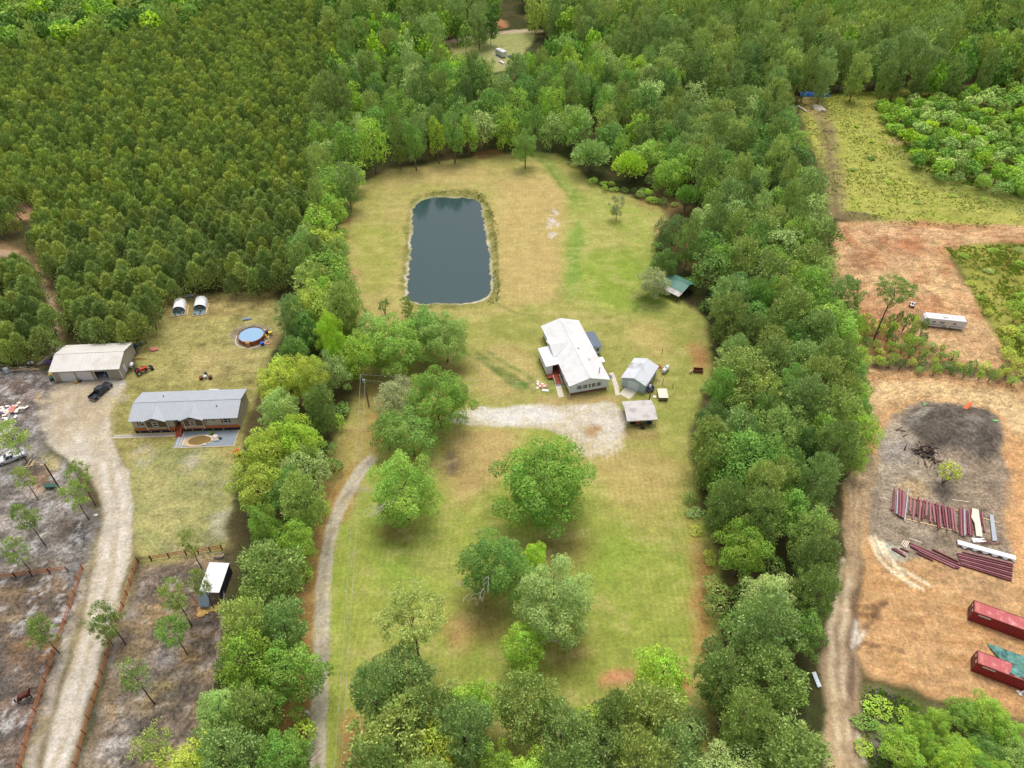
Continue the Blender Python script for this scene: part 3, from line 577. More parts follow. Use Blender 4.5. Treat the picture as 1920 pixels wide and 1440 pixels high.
def gable(par, x0, x1, y0, y1, ze, zr, m, ov=.3, th=.1, along='x', name='roof'):
    """two roof slopes in one mesh; ridge along x or y"""
    k = MB()
    if along == 'x':
        ym = (y0 + y1) / 2; sl = (zr - ze) / (ym - y0)
        k.slab([(x0 - ov, y0 - ov, ze - sl * ov), (x1 + ov, y0 - ov, ze - sl * ov), (x1 + ov, ym, zr), (x0 - ov, ym, zr)], th)
        k.slab([(x0 - ov, ym, zr), (x1 + ov, ym, zr), (x1 + ov, y1 + ov, ze - sl * ov), (x0 - ov, y1 + ov, ze - sl * ov)], th)
    else:
        xm = (x0 + x1) / 2; sl = (zr - ze) / (xm - x0)
        k.slab([(x0 - ov, y0 - ov, ze - sl * ov), (xm, y0 - ov, zr), (xm, y1 + ov, zr), (x0 - ov, y1 + ov, ze - sl * ov)], th)
        k.slab([(xm, y0 - ov, zr), (x1 + ov, y0 - ov, ze - sl * ov), (x1 + ov, y1 + ov, ze - sl * ov), (xm, y1 + ov, zr)], th)
    r = k.build(name, m, par); k = MB()
    if along == 'x': k.box((x0 + x1) / 2, (y0 + y1) / 2, zr + .02, x1 - x0 + 2 * ov, .3, .05)
    else: k.box((x0 + x1) / 2, (y0 + y1) / 2, zr + .02, .3, y1 - y0 + 2 * ov, .05)
    k.build('ridge_cap', m, r); return r
def small(name, label, cat, px, py, mb, m, rz=0.0, group=None, z=0.0):
    g = G(px, py, z); o = mb.build(name, M[m] if isinstance(m, str) else m); o.location = (g[0], g[1], (zat(g[0], g[1]) if z == 0 else z)); o.rotation_euler = (0, 0, rz); return tag(o, label, cat, group)

# ---- metal garage ---------------------------------------------------------
def garage():
    a, b = G(106,716), G(231,710); rz = ang(a, b); L = dist(a, b); D = 9.2; E = 3.3; Z = 4.55
    t = thing('metal_garage', 'long tan metal garage with two closed white doors and one open bay', 'garage', a, rz)
    k = MB(); w = .12; doors = [(1.5, 4.6), (5.3, 8.4), (9.3, 12.2)]; H = 2.55; x = 0
    for d0, d1 in doors: k.b2(x, d0, 0, w, 0, E); k.b2(d0, d1, 0, w, H, E); x = d1
    k.b2(x, L, 0, w, 0, E); k.build('front_wall', M['tanwall'], t); k = MB(); k.b2(w, L - w, D - w, D, 0, E); k.build('rear_wall', M['tanwall'], t)
    for xx in (0, L - w):
        k = MB(); k.prism([(w, 0), (D - w, 0), (D - w, E), (D / 2, Z - .03), (w, E)], xx, xx + w, 'x'); k.build('end_wall', M['tanside'], t)
    gable(t, 0, L, 0, D, E + .05, Z + .05, M['tanroof'], .35)
    for d0, d1 in doors[:2]:
        k = MB(); 
        for i in range(5): k.b2(d0 + .03, d1 - .03, .04, .10, i * H / 5 + .01, (i + 1) * H / 5 - .02)
        k.build('rolling_door', M['white'], t)
    for d0, d1 in doors:
        k = MB(); k.b2(d0 - .1, d0, -.03, w * .4, 0, H); k.b2(d1, d1 + .1, -.03, w * .4, 0, H); k.b2(d0 - .1, d1 + .1, -.03, w * .4, H, H + .1); k.build('door_trim', M['whitetrim'], t)
    k = MB(); k.b2(.15, L - .15, .15, D - .15, .01, .05); k.build('slab', M['conc2'], t)
    k = MB(); k.b2(L, L + .05, 2.0, 2.95, .05, 2.1); d = k.build('side_door', M['white'], t); k = MB(); k.ell((L + .08, 2.12, 1.05), (.05, .05, .05), 6, 4); k.build('handle', M['chrome'], d)
    for xx in (-.02, L + .02):
        for yy in (-.02, D + .02): k = MB(); k.box(xx, yy, E / 2, .14, .14, E); k.build('corner_trim', M['whitetrim'], t)
    def inside_thing(nm, lab, cat, x, y, mb, m): o = mb.build(nm, M[m]); c, s = math.cos(rz), math.sin(rz); o.location = (a[0] + x * c - y * s, a[1] + x * s + y * c, .05); o.rotation_euler = (0, 0, rz); tag(o, lab, cat)
    k = MB(); k.b2(0, 1.0, 0, .6, 0, 1.3); k.b2(.1, .9, .1, .5, 1.3, 1.7); inside_thing('storage_box', 'dark stacked boxes inside the open garage bay', 'box', 9.6, 2.0, k, 'navy')
    k = MB(); k.b2(0, .7, 0, 1.2, .2, .8); k.tube([(0, .2, .25), (.7, .2, .25)], .25, 10); k.tube([(0, 1, .25), (.7, 1, .25)], .25, 10); k.b2(.2, .5, .5, 1.1, .8, 1.15); inside_thing('ride_on_mower', 'pale machine parked just inside the open garage bay', 'mower', 10.4, .9, k, 'bluet')
    # beside the garage
    c, s = math.cos(rz), math.sin(rz)
    def at(x, y): return (a[0] + x * c - y * s, a[1] + x * s + y * c)
    k = MB(); k.tube([(0, -.6, .6), (0, .6, .6)], .38, 12); k.b2(-.3, .3, -.5, -.4, 0, .4); k.b2(-.3, .3, .4, .5, 0, .4)
    o = k.build('white_tank', M['white']); o.location = (*at(L + .7, 4.3), 0); o.rotation_euler = (0, 0, rz); tag(o, 'small white tank standing against the end wall of the garage', 'tank')
garage()

# ---- double wide home -----------------------------------------------------
def home():
    a, b = G(256,811), G(449,804); rz = ang(a, b); L = dist(a, b) + .2; D = 8.4; Z0 = 1.25; E = 3.75; Z = 4.9
    t = thing('mobile_home', 'long beige mobile home with grey metal roof and two brown gabled bays', 'house', a, rz)
    k = MB(); k.b2(0, 8.6, 0, .15, Z0, E); k.b2(10.2, L, 0, .15, Z0, E); k.b2(8.6, 10.2, 1.5, 1.65, Z0, E); k.b2(8.6, 8.75, .15, 1.5, Z0, E); k.b2(10.05, 10.2, .15, 1.5, Z0, E); k.build('front_wall', M['siding'], t); k = MB(); k.b2(.15, L - .15, D - .15, D, Z0, E); k.build('rear_wall', M['siding'], t)
    for x in (0, L - .15): k = MB(); k.prism([(.15, .0), (D - .15, 0), (D - .15, E), (D / 2, Z - .03), (.15, E)], x, x + .15, 'x'); k.build('end_wall', M['siding'], t)
    k = MB(); k.b2(-.02, 8.55, -.28, .14, .78, Z0 + .04); k.b2(10.25, L + .02, -.28, .14, .78, Z0 + .04); k.build('wood_band', M['orangewood'], t)
    k = MB(); k.b2(-.0, 8.6, -.2, .12, 0, .78); k.b2(10.2, L, -.2, .12, 0, .78); k.b2(.02, L - .02, D - .13, D - .02, 0, Z0); k.build('skirting', M['darkskirt'], t)
    for i in range(9):
        k = MB(); x = 1.0 + i * 2.2
        if 8.4 < x < 10.4: continue
        k.tube([(x, -.25, .35), (x, -.18, .35)], .12, 8); k.build('vent', M['whitetrim'], t)
    gable(t, 0, L, 0, D, E + .05, Z + .05, M['greyroof'], .4)
    sl = (Z - E) / (D / 2)
    for gx in (4.9, 12.7):                        # gabled bays
        hw = 2.15; zg = E + .95
        k = MB(); k.prism([(gx - hw, Z0 + .06), (gx + hw, Z0 + .06), (gx + hw, E - .05), (gx, zg - .1), (gx - hw, E - .05)], -.35, -.02); bay = k.build('gabled_bay', M['brownsiding'], t)
        yb = (zg - E) / sl
        k = MB(); k.slab([(gx - hw - .35, -.75, E - .1), (gx, -.75, zg + .02), (gx, yb, zg + .02), (gx - hw - .35, -.3, E - .1)], .08); k.slab([(gx, -.75, zg + .02), (gx + hw + .35, -.75, E - .1), (gx + hw + .35, -.3, E - .1), (gx, yb, zg + .02)], .08)
        k.build('gable_roof', M['greyroof'], t); window(t, gx, -.35, 2.6, 1.0, 1.15, 'whitetrim')
        for u in (-.78, .78): k = MB(); k.b2(gx + u - .18, gx + u + .18, -.4, -.352, 2.0, 3.2); k.build('shutter', M['brownwood'], t)
        k = MB(); k.b2(gx - hw, gx + hw, -.42, -.353, Z0 + .08, Z0 + .45); k.build('bay_trim', M['siding'], t)
    window(t, 2.0, 0, 2.6, .9, 1.2, 'whitetrim', shutters='brownwood'); window(t, 16.4, 0, 3.0, .9, .6, 'whitetrim', mull=2, shutters='brownwood'); window(t, 19.6, 0, 2.7, .9, 1.2, 'whitetrim', shutters='brownwood')
    window(t, L, 4.0, 2.8, .9, 1.0, 'whitetrim', '+x')
    for x in (3.0, 10.9, 14.9, 7.4): k = MB(); k.tube([(x, -.45, .8), (x, -.42, E)], .07, 6); k.build('downspout', M['whitetrim'], t)
    k = MB(); k.b2(8.75, 10.05, -.25, 1.5, .95, 1.15); k.build('porch_floor', M['redwood'], t)
    k = MB()
    for i in range(6): k.b2(8.85, 9.95, -.25 - (i + 1) * .28, -.25 - i * .28, 0, .95 - i * .16)
    k.build('steps', M['redwood'], t)
    for x in (8.75, 10.0):
        k = MB(); k.b2(x, x + .06, -.3, -.22, 0, 1.9)
        k.add([(x, -1.9, .85), (x + .06, -1.9, .85), (x + .06, -.25, 1.85), (x, -.25, 1.85), (x, -1.9, .95), (x + .06, -1.9, .95), (x + .06, -.25, 1.95), (x, -.25, 1.95)], [(0, 3, 2, 1), (4, 5, 6, 7), (0, 1, 5, 4), (2, 3, 7, 6), (0, 4, 7, 3), (1, 2, 6, 5)])
        k.b2(x, x + .06, -1.95, -1.87, 0, .95); k.build('handrail', M['orangewood'], t)
    k = MB(); k.b2(9.0, 9.9, 1.44, 1.5, 1.16, 3.15); d = k.build('door', M['brownwood'], t); k = MB(); k.ell((9.8, 1.41, 2.1), (.04, .04, .04), 6, 4); k.build('handle', M['chrome'], d)
    for x, y in ((5.2, 6.3), (17.6, 2.5)): k = MB(); z = E + (min(y, D - y)) * sl + .05; k.tube([(x, y, z - .1), (x, y, z + .4)], .1, 8); k.build('roof_vent', M['black'], t)
    k = MB(); k.b2(13.6, 15.7, D + .02, D + 1.5, 2.85, 2.95); 
    k.build('rear_awning', M['white'], t); k = MB(); k.b2(13.7, 15.6, D, D + 1.4, 0, 1.1); k.build('rear_deck', M['oldwood'], t)
    c, s = math.cos(rz), math.sin(rz); at = lambda x, y, z=0: (a[0] + x * c - y * s, a[1] + x * s + y * c, z)
    # front garden
    k = MB(); k.b2(9.2, L - .2, -5.1, -.45, .005, .035); o = k.build('gravel_bed', M['slate']); o.location = at(0, 0); o.rotation_euler = (0, 0, rz); tag(o, kind='structure')
    k = MB()
    for x0, x1, y0, y1 in ((9.1, L - .1, -5.2, -5.08), (L - .22, L - .1, -5.08, -.4), (-4.6, 9.1, -1.7, -1.6), (-4.6, 9.1, -.55, -.45)): k.b2(x0, x1, y0, y1, 0, .13)
    o = k.build('edging_boards', M['pinewood']); o.location = at(0, 0); o.rotation_euler = (0, 0, rz); tag(o, 'pale timber edging round the gravel bed and paver walk', 'edging')
    w = thing('paver_walk', 'walk of pale square pavers from the sand driveway to the red steps', 'walkway', at(0, 0), rz)
    rp = random.Random(4)
    for i in range(30):
        for j in range(2): k = MB(); k.box(-4.2 + i * .5, -1.35 + j * .5, .05, .36, .36, .05, rp.uniform(-.05, .05)); k.build('paver', M['paver'], w)
    for i in range(3):
        for j in range(7): k = MB(); k.box(9.7 + i * .62, -2.1 - j * .42, .06, .36, .26, .05, rp.uniform(-.2, .2)); k.build('paver', M['paver'], w)
    p = thing('garden_pond', 'small muddy pond with a sandy rim dug in the gravel bed', 'pond', at(14.3, -3.1), rz)
    n = 20; e = [(2.6 * math.cos(q), 1.35 * math.sin(q) + .2 * math.cos(q)) for q in np.linspace(0, 2 * np.pi, n, endpoint=False)]
    k = MB(); k.slab([(x * 1.25 - .5, y * 1.25, .07) for x, y in e], .06); k.build('sand_rim', M['sand'], p); k = MB(); k.slab([(x * .95, y * .95, .11) for x, y in e], .03); k.build('water', M['mudw'], p)
    k = MB(); rr = random.Random(9)
    for i in range(26): q = rr.uniform(-1.4, 1.2); k.ell((2.7 * math.cos(q) + rr.uniform(-.2, .3), 1.4 * math.sin(q), .15), (rr.uniform(.12, .3),) * 2 + (.18,), 7, 5, noise=.2, seed=i)
    k.build('rockwork', M['cream'], p)
    for i, (x, y, r_, m, lb) in enumerate(((17.3, -2.4, .55, 'cream', 'large pale boulder right of the garden pond'), (17.9, -3.3, .45, 'paver', 'grey boulder below the pale one by the garden pond'), (18.5, -2.8, .3, 'darkskirt', 'dark small boulder furthest from the garden pond'))):
        k = MB().ell((0, 0, r_ * .4), (r_ * 1.3, r_, r_ * .8), 10, 6, noise=.15, seed=i); o = k.build('boulder', M[m]); o.location = at(x, y, .03); tag(o, lb, 'boulder')
    k = MB().ell((0, 0, .35), (.4, .4, .4), 9, 6, noise=.2); o = k.build('garden_shrub', mat('shrub_green', A(120,140,60), .9, var=.4, scale=8)); o.location = at(16.3, -1.3, .02); tag(o, 'round little green shrub planted behind the garden pond', 'shrub')
home()

# ---- white ranch house ----------------------------------------------------
def white_house():
    q = [G(x, y, 3.35) for x, y in ((1067.9,724), (1143.5,711), (1087.4,597.5), (1016.6,610))]
    a = (q[0] + q[0]) / 2; rz = ang(q[0], q[1]); W = dist(q[0], q[1]) - .7; c, s = math.cos(rz), math.sin(rz)
    L = ((q[3][0] - q[0][0]) * -s + (q[3][1] - q[0][1]) * c) - .7
    o_ = (a[0] + .35 * c - .35 * s, a[1] + .35 * s + .35 * c); Z0 = .75; E = 3.3; Z = 4.7
    print('white house', W, L, math.degrees(rz))
    t = thing('white_house', 'long white ranch house with pale roof, side porch and brick footing', 'house', o_, rz)
    at = lambda x, y, z=0: (o_[0] + x * c - y * s, o_[1] + x * s + y * c, z)
    k = MB(); k.b2(0, .15, .15, L - .15, Z0, E); k.b2(W - .15, W, .15, L - .15, Z0, E); k.build('side_wall', M['bluewhite'], t)
    for y in (0, L - .15): k = MB(); k.prism([(0, Z0), (W, Z0), (W, E), (W / 2, Z - .04), (0, E)], y, y + .15); k.build('gable_wall', M['bluewhite'], t)
    k = MB(); k.b2(.08, W - .08, .08, L - .08, 0, Z0); k.build('brick_footing', M['brick'], t)
    gable(t, 0, W, 0, L, E + .05, Z + .05, M['whiteroof'], .38, .14, 'y')
    # cross gable over the porch side
    yc = L * .60; k = MB(); sl = (Z - E) / (W / 2); zt = Z - .12; hw = 3.1
    k.slab([(-.95, yc - hw, E + .12), (-.95, yc, zt), (W / 2 - .3, yc, zt + .03), (-.2, yc - hw, E + .12)], .12); k.slab([(-.95, yc, zt), (-.95, yc + hw, E + .12), (-.2, yc + hw, E + .12), (W / 2 - .3, yc, zt + .03)], .12); k.build('cross_gable', M['whiteroof'], t)
    k = MB(); k.prism([(yc - hw + .2, E - .02), (yc + hw - .2, E - .02), (yc, zt - .15)], -.8, -.7, 'x'); k.build('gable_face', M['white'], t)
    for x, w_, mu in ((2.3, 1.0, 1), (3.75, .95, 1), (4.75, .7, 1), (5.7, .95, 1), (7.0, 1.0, 1)):
        window(t, x * W / 9.2, 0, 2.15, w_ * .8, 1.05, 'whitetrim')
    for x in (1.72, 3.17, 6.28, 7.6): k = MB(); k.b2(x * W / 9.2 - .1, x * W / 9.2 + .1, -.06, -.002, 1.6, 2.7); k.build('shutter', M['darkroof'], t)
    for y in (2.2, 5.0, 7.5, 17.5, 19.8): window(t, 0, y, 2.2, 1.0, 1.1, 'whitetrim', '-x')
    for y in (4, 9, 20): window(t, W, y, 2.2, 1.0, 1.1, 'whitetrim', '+x')
    for x in (-.1, W + .1): k = MB(); k.tube([(x, -.25, E - .1), (x, -.12, .4), (x * 1.0, -.6, .12)], .07, 6); k.build('downspout', M['white'], t)
    k = MB(); k.b2(-.45, -.33, -.4, L + .4, E - .16, E - .02); k.b2(W + .33, W + .45, -.4, L + .4, E - .16, E - .02); k.build('gutter', M['white'], t)
    for x, y, h, r_ in ((5.2, 10.5, .3, .13), (6.6, 6.4, .3, .13), (W - 1.4, 2.0, 1.5, .14)):
        z = E + (W - x) * sl; k = MB(); k.tube([(x, y, z - .1), (x, y, z + h)], r_, 8); k.tube([(x, y, z + h), (x, y, z + h + .1)], r_ * 1.4, 8); k.build('flue_pipe' if h > 1 else 'roof_vent', M['steelg'], t)
    # side porch with deck and steps (west side)
    p0, p1 = 7.6, 14.6; k = MB(); k.slab([(-3.5, p0, 3.05), (-.3, p0, 3.35), (-.3, p1, 3.35), (-3.5, p1, 3.05)], .1); k.build('porch_roof', M['greyroof'] if False else M['white'], t)
    k = MB(); k.b2(-3.3, -.02, p0 - 1.3, p1 - .1, .45, .62); k.build('porch_deck', M['redwood'], t)
    k = MB(); k.b2(-3.25, -3.15, p0, p1 - .2, .62, 3.0); k.b2(-3.25, -1.9, p0 + .0, p0 + .1, .62, 3.0); k.b2(-3.25, -.1, p1 - .3, p1 - .2, .62, 3.05); k.build('porch_wall', M['bluewhite'], t)
    k = MB(); k.b2(-3.3, -.1, p0, p1 - .1, 0, .44); k.build('porch_skirt', M['brick'], t)
    k = MB()
    for i in range(5): k.b2(-2.0, -.6, p0 - 1.3 - (i + 1) * .38, p0 - 1.3 - i * .38, 0, .5 - i * .1)
    k.build('porch_steps', M['redwood'], t)
    for x in (-2.1, -.55):
        k = MB(); k.box(x, p0 - 2.2, .95, .07, 2.3, .08, rx=.18)
        for i in range(6): k.box(x, p0 - 1.2 - i * .4, .62 - i * .06, .05, .05, .85)
        k.build('handrail', M['white'], t)
    k = MB(); k.b2(-2.05, -.6, p0 - 3.75, p0 - 3.3, .06, .1); k.build('door_mat', M['darkroof'], t)
    # sunroom (east side)
    s0, s1 = 12.1, 17.6; k = MB(); k.slab([(W + .3, s0 - .3, 3.15), (W + 3.0, s0 - .3, 2.75), (W + 3.0, s1 + .3, 2.75), (W + .3, s1 + .3, 3.15)], .1); k.build('sunroom_roof', M['darkroof'], t)
    k = MB(); k.b2(W + .01, W + 2.7, s0, s1, .45, 2.68); k.build('sunroom_wall', M['bluewhite'], t); k = MB(); k.b2(W + .01, W + 2.6, s0 + .1, s1 - .1, 0, .45); k.build('sunroom_footing', M['brick'], t)
    for x in (W + .7, W + 1.9): window(t, x, s0, 1.8, .75, .95, 'whitetrim')
    for y in (13.2, 15, 16.7): window(t, W + 2.7, y, 1.8, 1.0, .95, 'whitetrim', '+x')
    k = MB(); k.b2(W + .35, W + .47, s0 - 3.4, s0 - .1, .8, 1.8); k.build('railing', M['white'], t)
    # east steps with small white canopy
    k = MB(); k.b2(W + .05, W + 1.7, 6.3, 8.1, 2.75, 2.85); k.build('canopy', M['white'], t)
    k = MB(); k.b2(W + .05, W + 1.5, 4.6, 8.0, .5, .62); 
    for i in range(4): k.b2(W + .2, W + 1.3, 4.6 - (i + 1) * .35, 4.6 - i * .35, 0, .5 - i * .12)
    k.build('side_steps', M['redwood'], t); k = MB(); k.b2(W + 1.45, W + 1.52, 4.6, 6.4, .62, 1.4); k.b2(W + .9, W + 1.5, 4.55, 4.62, .62, 1.4); k.build('side_rail', M['orangewood'], t)
    k = MB(); k.b2(0, 1.1, 0, 1.1, 0, .1); o = k.build('door_mat', M['darkroof']); o.location = at(W + 1.6, 3.3); o.rotation_euler = (0, 0, rz); tag(o, 'dark square mat at the foot of the orange side steps', 'mat')
    # walks
    k = MB(); k.slab([(*G(*p)[:2], .07) for p in ((1047.5,746), (1037.0,706), (1046.0,704), (1058,744))][::-1], .06); tag(k.build('concrete_path', M['concrete']), kind='structure')
    k = MB(); 
    ps = [(1142,700), (1147,712), (1151,725), (1154,742)]; pr = [(1150,698), (1155,711), (1160,724), (1162,741)]
    for i in range(3): k.slab([(*G(*p)[:2], .06) for p in (ps[i + 1], pr[i + 1], pr[i], ps[i])], .05)
    tag(k.build('side_path', M['concrete']), kind='structure')
white_house()

# ---- pale blue detached garage ---------------------------------------------
def blue_garage():
    E, Z = 2.7, 3.7; q = [G(x, y, E) for x, y in ((1164.5,707.5), (1211.5,724), (1236,686), (1191.5,671.5))]
    a = q[0]; rz = ang(q[0], q[1]); W = dist(q[0], q[1]) - .5; c, s = math.cos(rz), math.sin(rz); L = ((q[3][0] - q[0][0]) * -s + (q[3][1] - q[0][1]) * c) - .5
    print('blue garage', W, L, math.degrees(rz))
    o_ = (a[0] + .25 * c - .25 * s, a[1] + .25 * s + .25 * c); at = lambda x, y, z=0: (o_[0] + x * c - y * s, o_[1] + x * s + y * c, z)
    t = thing('metal_shed', 'pale blue metal shed with stained silver gable roof and concrete ramp', 'shed', o_, rz)
    k = MB(); d0, d1, H = W * .27, W * .72, 2.4; k.b2(0, d0, 0, .1, 0, E); k.b2(d1, W, 0, .1, 0, E); k.b2(d0, d1, 0, .1, H, E); k.prism([(0, E), (W, E), (W / 2, Z - .05)], 0, .1); k.build('front_wall', M['paleb'], t)
    k = MB(); k.prism([(0, 0), (W, 0), (W, E), (W / 2, Z - .05), (0, E)], L - .1, L); k.build('rear_wall', M['paleb'], t)
    k = MB(); k.b2(0, .1, .1, L - .1, 0, E); k.b2(W - .1, W, .1, L - .1, 0, E); k.build('side_wall', M['paleb2'], t)
    k = MB()
    for i in range(5): k.b2(d0 + .02, d1 - .02, .02, .08, i * H / 5 + .01, (i + 1) * H / 5 - .015)
    k.build('rolling_door', M['bluewhite'], t)
    gable(t, 0, W, 0, L, E + .04, Z + .04, M['galv'], .28, .08, 'y')
    window(t, W, 2.0, 1.6, .8, .7, 'whitetrim', '+x')
    k = MB(); k.b2(0, .5, 0, .9, 0, .8); o = k.build('air_conditioner', M['cream']); o.location = at(-.6, L - 3.2); o.rotation_euler = (0, 0, rz); k = MB(); tag(o, 'cream box unit on the west side of the pale blue shed', 'air conditioner')
    k = MB(); k.slab([(*G(*p)[:2], .08) for p in ((1161.5,739), (1180,749.5), (1196,733), (1174,724))], .07); tag(k.build('concrete_ramp', M['concrete']), kind='structure')
    k = MB(); rr = random.Random(2)
    for i in range(9): k.box(W + .5 + rr.uniform(0, .8), .8 + rr.uniform(0, 1.8), .35 + rr.uniform(0, .3), rr.uniform(.3, .8), rr.uniform(.3, .8), rr.uniform(.2, .6), rr.uniform(0, 1))
    o = k.build('junk_pile', M['navy']); o.location = o_[0], o_[1], 0; o.rotation_euler = (0, 0, rz); tag(o, 'dark blue junk heaped beside the front corner of the pale blue shed', 'junk pile')
    k = MB(); 
    for i in range(9): k.box(rr.uniform(-1, 1), rr.uniform(-1, 1), .12 + i * .03, 1.4, .14, .05, rr.uniform(0, 3))
    small('board_pile', 'loose reddish boards between the pale blue shed and the gas tank', 'boards', 1239, 692, k, 'redwood')
    k = MB()
    for i in range(7): k.box(rr.uniform(-.6, .6), rr.uniform(-1, 1), .12 + i * .04, 1.1, .12, .05, rr.uniform(0, 3))
    small('board_pile', 'brown boards and scraps along the east wall of the pale blue shed', 'boards', 1229, 709, k, 'oldwood')
blue_garage()

# ---- carport ----------------------------------------------------------------
def carport():
    a, b = G(1175,801), G(1228.5,798); rz = ang(a, b); W = dist(a, b); D = 5.6; E = 2.2; Z = 2.9
    t = thing('carport', 'open carport with weathered grey ribbed roof full of equipment', 'carport', a, rz); sl = (Z - E) / (D / 2)
    k = MB(); k.slab([(-.2, -.2, E - sl * .2), (W + .2, -.2, E - sl * .2), (W + .2, D / 2, Z), (-.2, D / 2, Z)], .06); k.slab([(-.2, D / 2, Z), (W + .2, D / 2, Z), (W + .2, D + .2, E - sl * .2), (-.2, D + .2, E - sl * .2)], .06)
    k.b2(-.2, W + .2, -.28, -.2, E - .35, E - sl * .2); k.b2(-.2, W + .2, D + .2, D + .28, E - .35, E - sl * .2); k.build('roof', M['cpgrey'], t)
    for i in range(4):
        for y in (0, D): k = MB(); k.box(i * W / 3, y, E / 2 - .03, .07, .07, E - .1); k.build('post', M['steelg'], t)
    c, s = math.cos(rz), math.sin(rz)
    def putt(o, x, y): o.location = (a[0] + x * c - y * s, a[1] + x * s + y * c, .03); o.rotation_euler = (0, 0, rz)
    tr = thing('garden_tractor', 'orange red garden tractor parked under the carport roof', 'tractor', (a[0] + 2.6 * c - 1.0 * -s * -1, a[1] + 2.6 * s + 1.0 * c, 0), rz)
    k = MB(); k.b2(-.3, .3, -.9, .2, .45, .9); k.b2(-.35, .35, .2, .9, .4, .6); k.build('body', M['orange'], tr); k = MB(); k.b2(-.22, .22, .35, .8, .6, 1.0); k.build('seat', M['black'], tr)
    for x in (-.4, .4):
        k = MB(); k.tube([(x - .1, -.6, .25), (x + .1, -.6, .25)], .25, 12); k.build('wheel', M['rubber'], tr); k = MB(); k.tube([(x - .13, .6, .38), (x + .13, .6, .38)], .38, 12); k.build('wheel', M['rubber'], tr)
    k = MB(); k.b2(-.6, .6, -.4, .4, .3, .9); k.b2(-.4, .4, -.3, .3, .9, 1.2); k.tube([(-.7, -.3, .25), (.7, -.3, .25)], .25, 10); o = k.build('utility_cart', M['navy']); putt(o, 4.9, .9); tag(o, 'dark utility cart at the east bay of the carport', 'cart')
    k = MB(); k.b2(-.5, .5, -.5, .5, .2, .9); k.b2(-.4, .4, -.45, .2, .9, 1.3); o = k.build('storage_box', M['intdark']); putt(o, 1.4, 1.2); tag(o, 'dark box beside the tractor under the carport', 'box')
    k = MB(); k.tube([(0, 0, .2), (0, .9, .2)], .04, 6); k.b2(-.35, .35, -.35, .1, .15, .55); k.tube([(-.45, -.1, .2), (.45, -.1, .2)], .2, 10); o = k.build('push_mower', M['black']); putt(o, 3.3, -.55); tag(o, 'black push mower sticking out in front of the carport', 'mower')
carport()

# ---- green roofed barn and white roofed shelter ------------------------------
def green_shed():
    a = G(1244,549); b = G(1270,562); rz = ang(a, b) ; L = 6.5; D = 5.4
    t = thing('green_roof_shed', 'open shed with green metal roof half hidden by the grey willow', 'shed', G(1232,548), rz); E = 2.5; Z = 3.5
    gable(t, 0, L, 1.8, 1.8 + D, E, Z, M['green'], .3, .06)
    k = MB(); k.slab([(-.3, -.2, 2.0), (L + .3, -.2, 2.0), (L + .3, 1.6, 2.32), (-.3, 1.6, 2.32)], .06); k.build('lean_to_roof', M['cpgrey'], t)
    k = MB(); k.b2(0, L, D + 1.7, D + 1.8, 0, E - .05); k.b2(0, .1, 1.8, D + 1.7, 0, E - .05); k.build('wall', M['oldwood'], t)
    for x in (.1, L / 2, L - .1):
        for y in (0, 1.8): k = MB(); k.box(x, y, 1, .14, .14, 2.0); k.build('post', M['post'], t)
    for y in (4.0, 6.9): k = MB(); k.box(L - .1, y, 1.2, .14, .14, 2.4); k.build('post', M['post'], t)
    k = MB(); rr = random.Random(5)
    for i in range(8): k.box(rr.uniform(-2, 2), rr.uniform(-1, 1), .3 + rr.uniform(0, .4), rr.uniform(.4, 1), rr.uniform(.4, 1), rr.uniform(.3, .8), rr.uniform(0, 3))
    small('junk_pile', 'dark implements stored under the green roofed shed', 'junk pile', 1264, 544, k, 'intdark', rz)
green_shed()
